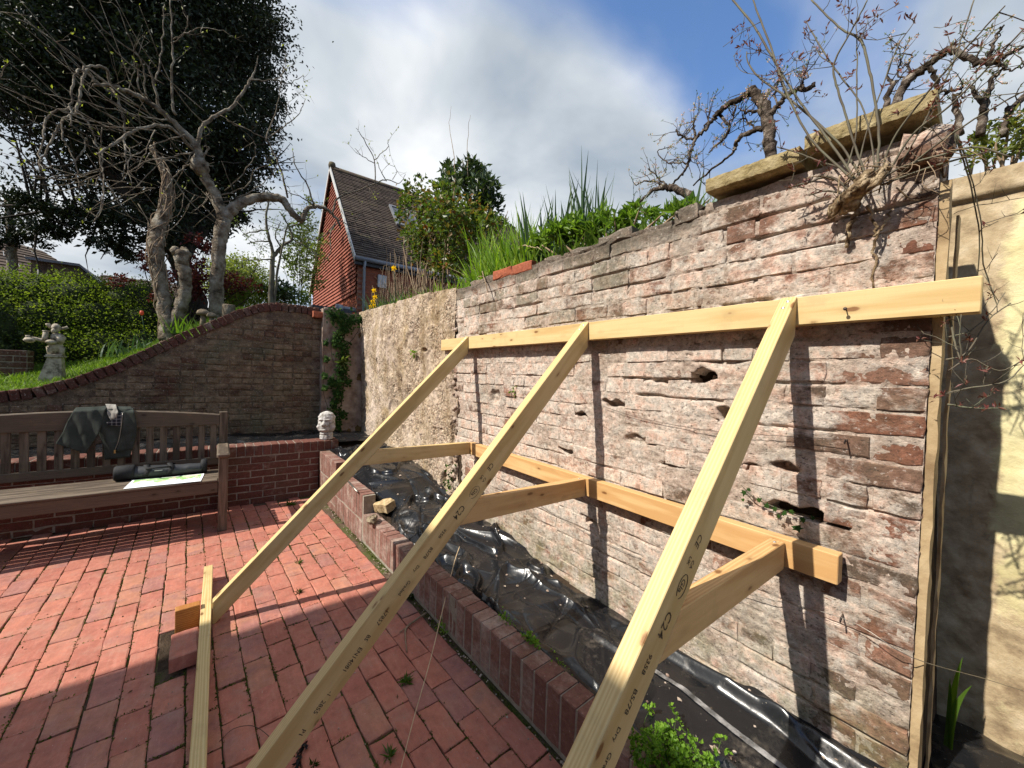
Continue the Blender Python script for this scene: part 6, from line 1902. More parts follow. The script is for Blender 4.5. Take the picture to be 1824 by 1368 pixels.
BR_ROOT = [
    [(-0.312, 1.585, 2.012, 0.0106), (-0.323, 1.595, 1.974, 0.008), (-0.338, 1.605, 1.936, 0.0072), (-0.343, 1.615, 1.886, 0.0055)],
    [(-0.292, 1.585, 1.996, 0.0052), (-0.278, 1.595, 1.96, 0.0043), (-0.273, 1.605, 1.918, 0.0043), (-0.275, 1.615, 1.869, 0.0039), (-0.272, 1.625, 1.819, 0.0035), (-0.276, 1.635, 1.747, 0.0027)],
    [(-0.274, 1.585, 1.896, 0.0034), (-0.255, 1.61, 1.932, 0.0034), (-0.242, 1.635, 1.986, 0.0026)],
]
# foliage lobes (x, y, z, radius)
LB_OAK = [(-10.83, -2.73, 7.36, 1.203), (-10.09, -1.78, 7.79, 1.501), (-10.51, -0.84, 8.44, 1.471), (-9.95, -0.03, 8.18, 1.082), (-9.90, 0.34, 8.81, 0.698), (-11.24, 0.78, 9.58, 0.380), (-11.37, 0.30, 8.41, 0.827), (-9.39, 0.49, 6.49, 0.540), (-10.78, 0.82, 7.74, 0.315), (-10.84, 0.92, 7.43, 0.186), (-9.01, 0.00, 5.62, 0.780), (-10.27, 0.39, 6.21, 0.488), (-9.39, -0.58, 6.38, 1.133), (-10.26, -1.44, 6.67, 1.265), (-9.87, -2.12, 6.21, 1.043), (-11.04, -2.98, 6.38, 0.908), (-9.88, -2.72, 5.03, 0.630), (-9.32, -2.17, 4.81, 0.707), (-10.14, -1.77, 5.34, 1.015), (-9.62, -0.97, 5.31, 0.923), (-9.79, -0.34, 5.19, 0.826), (-11.25, 0.12, 5.67, 0.551), (-9.58, -0.11, 4.48, 0.374), (-9.98, -0.51, 4.33, 0.500), (-10.68, -1.48, 4.72, 0.829), (-11.33, -2.20, 4.94, 0.669), (-9.32, -1.49, 3.63, 0.399), (-10.27, -1.37, 3.65, 0.278), (-9.68, -1.81, 3.88, 0.384), (-9.29, -1.95, 3.46, 0.199), (-9.69, -2.55, 4.21, 0.313), (-9.19, -2.31, 3.68, 0.293), (-10.45, -2.81, 3.75, 0.385), (-9.48, -2.26, 3.61, 0.225), (-10.33, -2.87, 3.42, 0.208), (-9.15, -2.73, 5.81, 0.975), (-9.29, -2.81, 4.23, 0.495), (-11.17, -0.99, 9.64, 1.667), (-11.07, -2.53, 8.77, 1.672), (-10.88, 0.23, 4.87, 0.205), (-9.08, -0.76, 4.08, 0.591)]
LB_ACER = [(-8.44, -1.02, 3.12, 0.080), (-8.32, -0.94, 3.01, 0.124), (-8.52, -0.84, 2.98, 0.146), (-8.40, -0.91, 3.29, 0.071), (-8.47, -0.39, 3.57, 0.114), (-8.49, -0.19, 3.46, 0.097), (-8.35, -0.26, 3.47, 0.114), (-8.35, -0.34, 3.13, 0.132), (-8.16, -0.44, 2.89, 0.182), (-8.29, -0.27, 2.81, 0.226), (-8.14, -0.08, 2.86, 0.132), (-8.19, 0.19, 2.94, 0.155), (-8.11, 0.34, 2.88, 0.136), (-8.30, 0.54, 2.88, 0.081), (-8.60, 0.08, 2.82, 0.202), (-8.18, -1.17, 2.69, 0.102), (-8.12, -1.26, 2.61, 0.067), (-8.16, -0.67, 2.76, 0.160), (-8.36, -0.81, 2.50, 0.126), (-8.27, -0.37, 2.65, 0.167)]
LB_GREEN = [(-30.58, 0.85, 6.84, 1.743), (-29.34, 0.12, 6.67, 1.232), (-29.85, 1.57, 6.47, 1.228), (-30.43, 0.55, 7.65, 0.932), (-30.87, 1.30, 7.52, 1.111)]
LB_PALE = [(-12.07, 1.87, 5.54, 0.250), (-11.91, 1.68, 5.06, 0.275), (-12.99, 2.13, 5.30, 0.373), (-12.14, 1.58, 4.64, 0.341), (-12.61, 2.01, 4.60, 0.394), (-12.92, 1.84, 4.22, 0.300), (-12.75, 1.53, 4.45, 0.162), (-12.18, 2.04, 3.96, 0.255), (-12.05, 1.24, 4.47, 0.121), (-13.05, 1.61, 5.68, 0.132), (-12.36, 1.91, 3.65, 0.193), (-13.05, 2.07, 6.48, 0.136)]
LB_BUSHR = [(-8.67, 0.20, 2.72, 0.205), (-8.90, 0.47, 2.86, 0.259), (-8.57, 0.72, 2.79, 0.212), (-8.51, 0.94, 2.79, 0.172), (-8.80, 1.21, 2.87, 0.158), (-8.50, 0.04, 2.60, 0.159), (-8.91, 1.38, 2.85, 0.116)]
LB_DARKR = [(-8.29, 0.86, 2.93, 0.125), (-8.18, 0.96, 2.85, 0.145), (-8.29, 0.76, 2.83, 0.124)]
LB_ROSE = [(-4.43, 2.20, 3.73, 0.155), (-4.97, 2.30, 3.73, 0.218), (-5.93, 2.40, 4.30, 0.180), (-5.68, 2.18, 3.93, 0.102), (-4.10, 2.12, 3.26, 0.252), (-4.29, 2.53, 3.46, 0.216), (-5.03, 2.26, 3.42, 0.266), (-4.97, 2.58, 3.33, 0.306), (-4.22, 2.55, 3.17, 0.229), (-5.60, 2.29, 3.51, 0.170), (-4.63, 2.33, 2.89, 0.208), (-4.23, 2.36, 2.84, 0.168), (-5.47, 2.42, 3.21, 0.187), (-3.77, 2.40, 2.82, 0.104), (-3.65, 2.38, 3.13, 0.114), (-6.41, 2.41, 4.09, 0.096), (-6.00, 2.57, 4.60, 0.074), (-5.23, 2.35, 3.26, 0.212)]
LB_LAUREL = [(-4.83, 2.87, 4.49, 0.081), (-4.93, 2.99, 4.39, 0.167), (-4.42, 2.79, 3.92, 0.182), (-4.88, 2.82, 4.17, 0.179), (-6.03, 3.09, 4.98, 0.097), (-5.57, 2.91, 4.55, 0.144), (-4.49, 2.92, 3.75, 0.171), (-4.02, 2.71, 3.33, 0.099), (-4.70, 2.87, 3.72, 0.223), (-5.70, 2.93, 4.38, 0.184), (-4.86, 2.71, 4.37, 0.096), (-4.18, 2.95, 3.47, 0.060), (-4.10, 2.95, 3.53, 0.044)]
LB_BROAD = [(-2.07, 1.91, 2.50, 0.090), (-2.04, 2.02, 2.54, 0.100), (-1.85, 1.99, 2.50, 0.094), (-1.76, 2.04, 2.50, 0.077), (-1.56, 1.97, 2.45, 0.071), (-1.49, 2.04, 2.48, 0.071), (-1.39, 2.05, 2.46, 0.055), (-1.19, 1.90, 2.37, 0.049), (-1.10, 1.91, 2.36, 0.041), (-1.09, 2.04, 2.42, 0.043), (-2.43, 2.09, 2.58, 0.075), (-1.00, 1.95, 2.37, 0.035), (-1.90, 1.99, 2.57, 0.055), (-1.70, 2.02, 2.56, 0.053), (-1.38, 1.96, 2.47, 0.033)]
LB_RTOP = [(-0.12, 2.65, 2.47, 0.054), (-0.08, 2.62, 2.48, 0.058), (-0.03, 2.65, 2.48, 0.062), (-0.11, 2.74, 2.59, 0.051), (-0.05, 2.62, 2.55, 0.057), (-0.01, 2.65, 2.52, 0.070), (-0.14, 2.81, 2.60, 0.032)]
LB_IVY_PIER = [(-5.70, 1.20, 2.18, 0.088), (-5.70, 1.30, 2.16, 0.103), (-5.70, 1.46, 2.13, 0.103), (-5.70, 1.57, 2.16, 0.059), (-5.70, 1.36, 2.02, 0.103), (-5.70, 1.30, 1.90, 0.088), (-5.70, 1.37, 1.76, 0.103), (-5.70, 1.36, 1.59, 0.103), (-5.70, 1.33, 1.43, 0.088), (-5.70, 1.32, 1.26, 0.088), (-5.70, 1.29, 1.12, 0.088), (-5.70, 1.27, 0.96, 0.088), (-5.70, 1.24, 0.79, 0.074), (-5.70, 1.37, 1.43, 0.059), (-5.70, 1.14, 1.58, 0.037), (-5.70, 1.13, 1.35, 0.044), (-5.70, 1.13, 1.19, 0.037), (-5.70, 1.13, 1.80, 0.037), (-5.70, 1.22, 1.27, 0.059), (-5.70, 1.42, 1.27, 0.059), (-5.70, 1.30, 0.68, 0.074), (-5.70, 1.37, 0.80, 0.059), (-5.70, 1.25, 1.80, 0.059)]

# limbs keep the girth they have when looked at straight on
BR_FIG = [[(x, y, z, r * 0.74) for x, y, z, r in b] for b in BR_FIG]
BR_OAKT = [[(x, y, z, r * 0.76) for x, y, z, r in b] for b in BR_OAKT]
BR_VIBA = [[(x, y, z, r * 0.88) for x, y, z, r in b] for b in BR_VIBA]
BR_VIBB = [[(x, y, z, r * 0.76) for x, y, z, r in b] for b in BR_VIBB]


def limb(mb, pts, n=7, sub=4, wob=0.06, jit=0.0, rr=random):
    q = catmull(pts, sub)
    if jit:
        q = [(p[0] + rr.gauss(0, jit) * (1 if 0 < i < len(q) - 1 else 0), p[1] + rr.gauss(0, jit), p[2] + rr.gauss(0, jit), p[3]) for i, p in enumerate(q)]
    mb.tube([p[:3] for p in q], [p[3] for p in q], n, True, wob)
    return q


def twigs_from(mb, q, k, L, r, rr, up=0.5, sub=True, tips=None, n=4, droop=0.0):
    """random side shoots from a smoothed limb q"""
    for _ in range(k):
        i = rr.randrange(len(q) // 3, len(q))
        p = Vector(q[i][:3])
        d = Vector((rr.gauss(0, 1), rr.gauss(0, 1), rr.gauss(0, 1) + up - droop)).normalized()
        pts = [(*p, min(r, q[i][3]))]
        LL = L * rr.uniform(0.5, 1.3)
        for s in range(1, 5):
            d = (d + Vector((rr.gauss(0, .22), rr.gauss(0, .22), rr.gauss(0, .22) + 0.10 * up - 0.12 * droop))).normalized()
            p = p + d * LL / 4
            pts.append((*p, max(r * (1 - s / 4.6), 0.0009)))
        mb.tube([a[:3] for a in pts], [a[3] for a in pts], n, True)
        if tips is not None: tips += [pts[-1][:3], pts[2][:3] if rr.random() < .5 else pts[3][:3]]
        if sub and rr.random() < 0.75:
            for _k in range(rr.randint(1, 3)):
                a = rr.randint(1, 3)
                b = Vector(pts[a][:3])
                e = (d + Vector((rr.gauss(0, .7), rr.gauss(0, .7), rr.gauss(0, .7) + up * .4))).normalized()
                c_ = b + e * LL * 0.25
                f_ = c_ + (e + Vector((0, 0, .3 * up))).normalized() * LL * 0.2
                mb.tube([tuple(b), tuple(c_), tuple(f_)], [r * .55, r * .42, r * .25], n, True)
                if tips is not None: tips.append(tuple(f_))


def cloud(lobes, n, rng, shell=0.55, sq=(1, 1, 1), clump=0):
    """points in the lobes' volumes, denser towards their surfaces; clump>0 gathers them in sprays"""
    L = np.array(lobes)
    w = L[:, 3] ** 2.0
    k = rng.choice(len(L), n if not clump else max(1, n // clump), p=w / w.sum())
    d = rng.normal(size=(len(k), 3))
    d /= np.linalg.norm(d, axis=1, keepdims=True)
    r = L[k, 3] * (shell + (1 - shell) * rng.random(len(k)) ** 0.5) * rng.uniform(0.75, 1.12, len(k))
    P = L[k, :3] + d * r[:, None] * np.array(sq)
    if clump:
        s = (L[k, 3] * 0.24)[:, None]
        P = np.repeat(P, clump, 0) + rng.normal(size=(len(k) * clump, 3)) * np.repeat(s, clump, 0) * np.array([1, 1, 0.7])
        d = np.repeat(d, clump, 0)
    return P, d


rng = np.random.default_rng(11)
# ---------------------------------------------------------------- black sheets over the beds
CREASES = []
rr = random.Random(21)
for k in range(90):
    CREASES.append((rr.uniform(-4.8, -0.1), rr.uniform(0.98, 1.66), rr.gauss(0.15, 0.7), rr.uniform(0.06, 0.32), rr.uniform(0.004, 0.009), rr.uniform(0.004, 0.011) * (1 if rr.random() < .7 else -1)))
for k in range(46):
    CREASES.append((rr.uniform(-4.8, -0.1), rr.uniform(0.98, 1.66), rr.gauss(0.0, 0.55) + (PI / 2 if rr.random() < .2 else 0), rr.uniform(0.10, 0.50), rr.uniform(0.014, 0.055), rr.uniform(0.010, 0.040) * (1 if rr.random() < 0.75 else -0.6)))


def crease_height(x, y, creases):
    h = np.zeros_like(x)
    for cx, cy, a, L, w, dh in creases:
        bend = 0.25 * math.sin(cx * 40)
        u = (x - cx) * math.cos(a) + (y - cy) * math.sin(a)
        v = -(x - cx) * math.sin(a) + (y - cy) * math.cos(a) + bend * u * u / max(L, .05)
        h += dh * np.exp(-np.abs(v) / w) * np.exp(-(u / L) ** 2)
    return h


nx, ny = 620, 150
sx, ty = np.meshgrid(np.linspace(-4.74, -0.17, nx), np.linspace(0, 1, ny), indexing='ij')
front = BED(sx) + 0.100 + 0.012 * (vnoise(sx * 9, sx * 0) - 0.5) + np.interp(sx, [-4.8, -4.05, -3.3, -3.15, -2.9, 0], [0.0, 0.0, 0.01, 0.10, 0.0, 0.0])
backy = wall_y(sx, 0.35) - 0.006
sy = front + (backy - front) * ty
zf = np.interp(sx, [-4.75, -4.15, -4.05, -3.3, -3.1, -2.2, -0.1], [0.49, 0.47, 0.385, 0.37, 0.225, 0.205, 0.205])
zb = np.interp(sx, [-4.75, -4.0, -3.1, -2.4, -1.9, -1.5, -1.0, -0.1], [0.55, 0.50, 0.36, 0.27, 0.24, 0.20, 0.24, 0.27])
zc = np.interp(sx, [-4.75, -4.0, -3.5, -3.1, -2.4, -1.9, -1.2, -0.1], [0.51, 0.49, 0.44, 0.36, 0.30, 0.265, 0.225, 0.215])
sz = zf * (1 - ty) ** 2 + 2 * (1 - ty) * ty * (zc + 0.02) + zb * ty ** 2
amp = np.interp(sx, [-4.8, -3.4, -1.8, -1.2, -0.1], [0.9, 1.15, 1.2, 0.65, 0.45])
sz += amp * crease_height(sx, sy, CREASES)
sz += amp * (fbm(sx * 2.2, sy * 4, 0.3, 2, 61) - 0.5) * 0.085
rid = 1 - np.abs(2 * fbm(sx * 2.4 + sy * 1.6, sy * 4.2 - sx * 0.7, 0.5, 2, 63) - 1)
sz += amp * 0.030 * smooth(0.88, 1.0, rid)
sz += 0.045 * np.exp(-((ty - 0.86) / 0.05) ** 2) * smooth(-1.3, -0.9, sx)      # rolled edge along the wall
sz = np.where(ty < 0.03, sz - 0.035 * (0.03 - ty) / 0.03, sz)
sz = np.maximum(sz, 0.195)
black = np_obj('plastic_sheet', np.stack([sx, sy, sz], -1).reshape(-1, 3), grid_faces(nx, ny), M['black_plastic'], smooth=True, loc=(-2.5, 1.3, 0.25))
tag(black, 'wrinkled glossy black plastic sheet covering the long bed under the timber frame', 'plastic sheet')
# grey taped seam lying along it
simple('grey_tape', [(0.35, (0.05, 0.048, 0.045)), (0.5, (0.15, 0.145, 0.14)), (0.65, (0.30, 0.29, 0.28))], 24, 0.5, 0.6, 120, 0.003, 0.3)
iu = np.arange(525, 600, 3)
jv = np.interp(sx[iu, 0], [-2.6, -1.6, -0.9, -0.2], [0.70, 0.66, 0.60, 0.50]) * (ny - 1)
vs, fs = [], []
for a, (i, j) in enumerate(zip(iu, jv)):
    for s_ in (-2.0, 2.0):
        jj = int(round(j + s_ * 1.6))
        vs.append((sx[i, jj], sy[i, jj], sz[i, jj] + 0.004))
for a in range(len(iu) - 1):
    fs.append((2 * a, 2 * a + 2, 2 * a + 3, 2 * a + 1))
MB().add(vs, fs, True).build('seam_tape', M['grey_tape'], black)


def sheet(name, x0, x1, y0, y1, z, nx, ny, seed, amp, label, tilt=0.0, ncr=30):
    a, b = np.meshgrid(np.linspace(x0, x1, nx), np.linspace(y0, y1, ny), indexing='ij')
    rr = random.Random(seed)
    cr = [(rr.uniform(x0, x1), rr.uniform(y0, y1), rr.gauss(1.4, 0.7), rr.uniform(0.06, 0.3), rr.uniform(0.008, 0.022), rr.uniform(0.008, 0.026)) for _ in range(ncr)]
    h = z + amp * (crease_height(a, b, cr) + (fbm(a * 4, b * 3, 0.2, 3, seed) - 0.5) * 0.10) + tilt * (a - x0)
    o = np_obj(name, np.stack([a, b, h], -1).reshape(-1, 3), grid_faces(nx, ny), M['black_plastic'], smooth=True, loc=((x0 + x1) / 2, (y0 + y1) / 2, z))
    return tag(o, label, 'plastic sheet')


sheet('plastic_sheet', -5.83, -4.93, -3.1, 1.62, 0.575, 70, 260, 71, 1.1, 'dull black plastic sheet over the raised bed behind the bench', 0.0, 60)
sheet('plastic_sheet', -0.135, 0.75, 1.15, 2.17, 0.20, 90, 110, 72, 1.0, 'black plastic sheet crumpled in the recess before the yellow wall', 0.05, 26)
# crumbs of plaster and leaf lying on the main sheet
mb = MB()
rr = random.Random(33)
for k in range(90):
    i, j = rr.randrange(120, nx), rr.randrange(8, ny - 6)
    s = rr.uniform(0.003, 0.010) * (1.6 if rr.random() < .1 else 1)
    mb.cur = rr.random()
    mb.blob((sx[i, j], sy[i, j], sz[i, j] + s * .3), (s, s * rr.uniform(.5, 1), s * .5), 6, 4, 0.3, None, k)
mb.s = [False] * len(mb.s)
o = mb.build('plaster_crumbs', M['rubble'], None, (-2, 1.3, 0.3))
tag(o, 'pale crumbs of plaster and mortar scattered on the black sheet', 'crumbs', kind='stuff')

# ---------------------------------------------------------------- moss and weeds in the paving
B = []
rr = random.Random(41)
for o, c in joints:
    dist = (c - Vector((-1.6, 0.2, 0))).length
    dens = float(fbm(np.array(c.x * 1.6), np.array(c.y * 1.6), 0.4, 3, 81))
    gr = max(0.0, (dens - 0.36)) * 6.0 * (1.3 if c.x > -3.3 else 0.7)
    for k in range(int(gr * rr.uniform(8, 26))):
        t = rr.random()
        if t < .68:
            p = o + pu * (rr.uniform(0, 0.217)) - pw * rr.uniform(0.000, 0.0055)
        else:
            p = o - pu * rr.uniform(0.0, 0.0045) + pw * rr.uniform(0, 0.105)
        B.append((p.x, p.y, -0.007 + rr.uniform(0, 0.004)))
B = np.array(B)
o = leaves('joint_moss', np.repeat(B, 3, 0) + rng.normal(size=(len(B) * 3, 3)) * np.array([.003, .003, .001]), 0.0105, 0.0052, M['moss'], None, 42, up=0.7)
tag(o, 'green moss growing in the joints of the red paving', 'moss', kind='stuff')
# gritty green line along the foot of the brick edging
xx = rng.uniform(-4.6, -0.7, 1800)
Bm = np.stack([xx, BED(xx) - np.abs(rng.normal(0, 0.012, 1800)) - 0.004, np.full(1800, -0.006)], 1)
keep = fbm(xx * 3, xx * 0, 0.2, 3, 84) > 0.42
o = leaves('edge_moss', Bm[keep], 0.011, 0.005, M['moss'], None, 43, up=0.8)
tag(o, 'moss along the foot of the brick edging', 'moss', kind='stuff')
mb = MB()
for k in range(260):
    x = rr.uniform(-4.6, -0.8)
    s = rr.uniform(0.002, 0.006)
    y = BED(x) - abs(rr.gauss(0, 0.02)) - 0.006
    if rr.random() < .35:
        x, y = rr.uniform(-3.5, -1.0), rr.uniform(-0.6, 0.9)
        s *= .6
    mb.blob((x, y, 0.001 + s * .4), (s, s, s * .7), 5, 4, 0.3, None, k)
mb.s = [False] * len(mb.s)
o = mb.build('grit', M['rubble'], None, (-2.4, 0.8, 0))
tag(o, 'pale grit and crumbs on the paving along the brick edging', 'grit', kind='stuff')


def rosette(x, y, z, L, n, label, mat='lush_leaf', group=None, seed=0):
    rg = np.random.default_rng(seed + 900)
    a = rg.uniform(0, 2 * PI, n)
    ax = np.stack([np.cos(a), np.sin(a), np.full(n, 0.55)], 1)
    o = np_obj('weed', *leaf_arrays(np.tile([[x, y, z]], (n, 1)) + rg.normal(size=(n, 3)) * [.003, .003, 0], L, L * .22, rg, axis=ax)[:2], M[mat], loc=(x, y, z))
    return tag(o, label, 'weed', group)


rosette(-1.65, 0.70, -0.004, 0.045, 26, 'small dark star-shaped weed in the shaded paving between the dry stalk and twig')
rosette(-1.48, 0.28, -0.004, 0.030, 16, 'small weed in the joint by the black feather', 'moss')
rosette(-1.36, 0.52, -0.004, 0.040, 18, 'tuft of weed where the dry stalk meets the paving')
rosette(-2.28, 0.98, -0.004, 0.045, 30, 'weed tuft in the sunlit paving by the end of the rafter shadow', 'moss')
rosette(-3.15, 0.48, -0.004, 0.040, 20, 'little weed in the sunny paving in front of the left rafter')
rosette(-4.55, 0.60, -0.004, 0.07, 22, 'sprig of weed by the low wall corner beyond the bench')
rosette(-2.72, 0.42, -0.004, 0.035, 18, 'little weed in the joint right of the left rafter foot', 'moss')
# seedlings along the bed edge
k = 0
for x, n, L, lab in ((-1.47, 60, .016, 'leafy green seedlings at the sheet edge nearest the dry stalk'), (-1.28, 110, .018, 'lacy green fern-like weed on the brick edging below the middle strut'), (-1.86, 60, .014, 'small green weed at the foot of the brick edging beside the dry stalk'), (-1.10, 24, .014, 'tiny seedling on the edging between fern-like weed and right rafter'), (-3.0, 30, .016, 'green sprig at the wall foot beside the rubble hole')):
    rg = np.random.default_rng(950 + k)
    k += 1
    yb = BED(x) + 0.105 if 'foot of the brick' not in lab else BED(x) - 0.012
    zb_ = 0.225 if 'foot of the brick' not in lab else 0.02
    if 'rubble hole' in lab: yb, zb_ = 1.61, 0.42
    P = np.array([x, yb, zb_]) + rg.normal(size=(n, 3)) * [0.028, 0.012, 0.016] + [0, 0, 0.012]
    o = leaves('seedling', P, L, L * 0.7, M['parsley_leaf'], None, 960 + k, up=0.6)
    o.location = o.location
    tag(o, lab, 'weed')

# parsley-like plant in the front corner of the bed
par = empty('leafy_weed', (-0.58, 1.14, 0.2), 'bushy bright green parsley-like weed at the front edge of the black sheet', 'plant')
rg = np.random.default_rng(77)
mb = MB()
LP = []
for k in range(95):
    bx_, by_ = -0.58 + rg.normal(0, 0.085), 1.135 + rg.normal(0, 0.042)
    H = rg.uniform(0.05, 0.125) * (1.25 if rg.random() < .15 else 1)
    top = np.array([bx_ + rg.normal(0, 0.03), by_ + rg.normal(0, 0.03), 0.205 + H])
    mid = np.array([bx_ * .6 + top[0] * .4, by_ * .6 + top[1] * .4, 0.205 + H * .6])
    mb.tube([(bx_, by_, 0.19), tuple(mid), tuple(top)], [.0011, .001, .0007], 4)
    for q in range(3):
        c = top + rg.normal(size=3) * [.008, .008, .004] - np.array([0, 0, q * H * 0.17])
        for a in range(3):
            LP.append(c + rg.normal(size=3) * [.006, .006, .003])
mb.build('stem', M['lush_leaf'], par)
LP = np.array(LP)
# lobed leaflets: three little leaves fanned from one point
o = leaves('foliage', np.repeat(LP, 3, 0), 0.0135, 0.0105, M['parsley_leaf'], par, 78, up=0.9)
# long blades behind the wall's right end
gb = np.array([[-0.085, 1.93, 0.25]] * 3)
V, F, at = blades_arrays(gb, np.array([0.46, 0.40, 0.30]), 0.020, np.random.default_rng(5), lean=0.05, bend=0.3, dirs=np.array([[0.2, .05, 0], [0.9, .1, 0], [-.2, -.3, 0]]), seg=8)
o = np_obj('tall_grass', V, F, M['lush_leaf'], loc=(-0.085, 1.93, 0.25))
tag(o, 'few broad green blades growing at the foot of the yellow wall', 'plant')
# ivy sprig in the long gap of the wall, small seedling higher up
iv = empty('ivy_sprig', (-0.5, 1.62, 0.98), 'ivy sprig with lobed leaves growing out of the long gap in the brickwork', 'plant')
mb = MB()
cm = catmull([(-0.62, 1.60, 1.04, .0016), (-0.575, 1.60, 1.005, .0018), (-0.51, 1.61, 0.985, .002), (-0.44, 1.64, 0.965, .002), (-0.40, 1.67, 0.96, .002)], 5)
mb.tube([p[:3] for p in cm], [p[3] for p in cm], 5)
mb.build('stem', M['vine_stem'], iv)


def ivy_leaf(mb, c, s, rg, nrm=(0, -1, 0.25)):
    a = rg.uniform(-0.8, 0.8)
    n = Vector(nrm) + Vector(rg.normal(0, .35, 3))
    n.normalize()
    u = n.orthogonal().normalized()
    u = (Matrix.Rotation(rg.uniform(0, 6.28), 3, n) @ u)
    v = n.cross(u)
    out_ = [(0, -.45), (.55, -.35), (.42, .0), (.75, .25), (.25, .28), (0, .85), (-.25, .28), (-.75, .25), (-.42, 0), (-.55, -.35)]
    vs = [tuple(Vector(c) + (u * x + v * y) * s + n * (0.06 * s if i % 2 else -0.03 * s)) for i, (x, y) in enumerate(out_)] + [tuple(Vector(c) + n * 0.1 * s)]
    mb.cur = float(rg.random())
    mb.add(vs, [(i, (i + 1) % 10, 10) for i in range(10)])


mb = MB()
rg = np.random.default_rng(8)
for c, s in (((-0.605, 1.592, 1.015), .020), ((-0.59, 1.595, 1.03), .014), ((-0.555, 1.598, 1.0), .016), ((-0.53, 1.60, .985), .018), ((-0.505, 1.602, .98), .016), ((-0.475, 1.60, .975), .020), ((-0.455, 1.605, .985), .016), ((-0.49, 1.595, .96), .014), ((-0.425, 1.62, .962), .016), ((-0.435, 1.60, .935), .026), ((-0.40, 1.63, .975), .014), ((-0.61, 1.60, .985), .012)):
    ivy_leaf(mb, c, s, rg)
mb.build('foliage', M['ivy_leaf'], iv)
sd = empty('seedling', (-2.12, 1.63, 1.22), 'tiny green seedling rooted in the brickwork left of the middle rafter', 'plant')
mb = MB()
mb.tube([(-2.14, 1.665, 1.16), (-2.13, 1.655, 1.24), (-2.11, 1.655, 1.31)], [.002, .0018, .001], 5)
mb.build('stem', M['vine_stem'], sd)
leaves('foliage', np.array([[-2.115, 1.65, 1.315]] * 22) + rng.normal(size=(22, 3)) * [.022, .008, .022], .026, .018, M['lush_leaf'], sd, 3)
leaves('weed', np.array([[-3.80, 1.60, 1.64]] * 14) + rng.normal(size=(14, 3)) * [.03, .01, .02], .05, .028, M['lush_leaf'], None, 4)
tag(bpy.data.objects['weed.007'] if 'weed.007' in bpy.data.objects else bpy.data.objects['weed'], 'small green weed sprouting from the tan rendered wall above the left rafter', 'weed')
leaves('weed', np.array([[-2.97, 1.60, 0.50]] * 26) + rng.normal(size=(26, 3)) * [.035, .02, .06], .035, .026, M['ivy_leaf'], None, 6)
wd = [o for o in bpy.data.objects if o.name.startswith('weed') and 'label' not in o]
for o in wd: tag(o, 'dark leafy weed in the rubble hole at the foot of the wall', 'weed')

# ---------------------------------------------------------------- ivy on the corner pier
ivp = empty('pier_ivy', (-5.68, 1.35, 0.5), 'dark ivy trailing down the corner pier', 'ivy')
mb = MB()
for pts in ([(-5.695, 1.36, 0.55, .008), (-5.69, 1.33, 0.9, .008), (-5.69, 1.38, 1.3, .007), (-5.69, 1.36, 1.7, .006), (-5.69, 1.40, 2.1, .005)], [(-5.69, 1.38, 1.3, .005), (-5.69, 1.22, 1.6, .004), (-5.69, 1.20, 2.0, .003)], [(-5.69, 1.36, 1.7, .005), (-5.69, 1.55, 2.0, .004), (-5.68, 1.62, 2.15, .003)], [(-5.69, 1.34, .8, .004), (-5.70, 1.14, 1.0, .003), (-5.70, 1.13, 1.5, .003)]):
    limb(mb, pts, 5, 5, 0.1, 0.008)
mb.build('stem', M['dark_bark'], ivp)
mb = MB()
rg = np.random.default_rng(18)
L = np.array(LB_IVY_PIER)
for k in rg.choice(len(L), 1700, p=L[:, 3] / L[:, 3].sum()):
    q = rg.normal(size=3) * 0.55
    c = (L[k, 0] + 0.02 + abs(q[0]) * 0.035, L[k, 1] + q[1] * L[k, 3] * .8, L[k, 2] + q[2] * L[k, 3])
    ivy_leaf(mb, c, rg.uniform(0.018, 0.034), rg, (1, -.5, .4))
mb.build('foliage', M['ivy_leaf'], ivp)
fern = np.array([[-5.66, 1.36, 1.56]] * 12) + rng.normal(size=(12, 3)) * 0.012
leaves('leaf_rosette', fern, .13, .045, M['pale_leaf'], ivp, 12, axis=np.array([0.5, -0.2, 0.0]))

# ---------------------------------------------------------------- vine growing from the wall top
vine = empty('clematis_vine', (-0.3, 1.55, 2.03), 'woody vine stump with bare budding stems sprouting from the top right of the wall', 'vine')
mb = MB()
rr = random.Random(61)
for pts in BR_ROOT: limb(mb, pts, 7, 5, 0.15, 0.003, rr)
# gnarled stump: several strands twisted together
for k in range(15):
    a = rr.uniform(0, 2 * PI)
    o1, o2 = 0.016 * math.cos(a), 0.012 * math.sin(a)
    limb(mb, [(-0.375 + o1, 1.60, 2.00 + o2, .006), (-0.345 + o1, 1.575 + o2, 2.015 - o1, .011), (-0.315 + o2, 1.55 + o1, 2.03 + o2 * .7, .012), (-0.285 + o1 * 1.4, 1.53, 2.045 + o2, .009), (-0.262 + o1 * 1.6, 1.525 + o2, 2.06 + rr.uniform(-.005, .02), .005)], 7, 4, 0.30, 0.004, rr)
for k in range(14):
    p = Vector((rr.uniform(-0.37, -0.16), rr.uniform(1.53, 1.60), rr.uniform(2.02, 2.10)))
    d = Vector((rr.gauss(0, .6), rr.gauss(-.1, .3), rr.gauss(0.1, .4))).normalized() * rr.uniform(0.04, 0.10)
    limb(mb, [(*p, .0022), (*(p + d * .5 + Vector((0, 0, rr.gauss(0, .012)))), .002), (*(p + d), .001)], 5, 3, 0.1, 0, rr)
mb.build('stump', M['vine_bark'], vine)
tips = []
qs = []
for i, pts in enumerate(BR_VINE):
    mb = MB()
    q = limb(mb, [(*p[:3], p[3] * .60) for p in pts], 6, 5, 0.04, 0.0005, rr)
    qs.append(q)
    mb.build('stem', M['vine_stem'], vine)
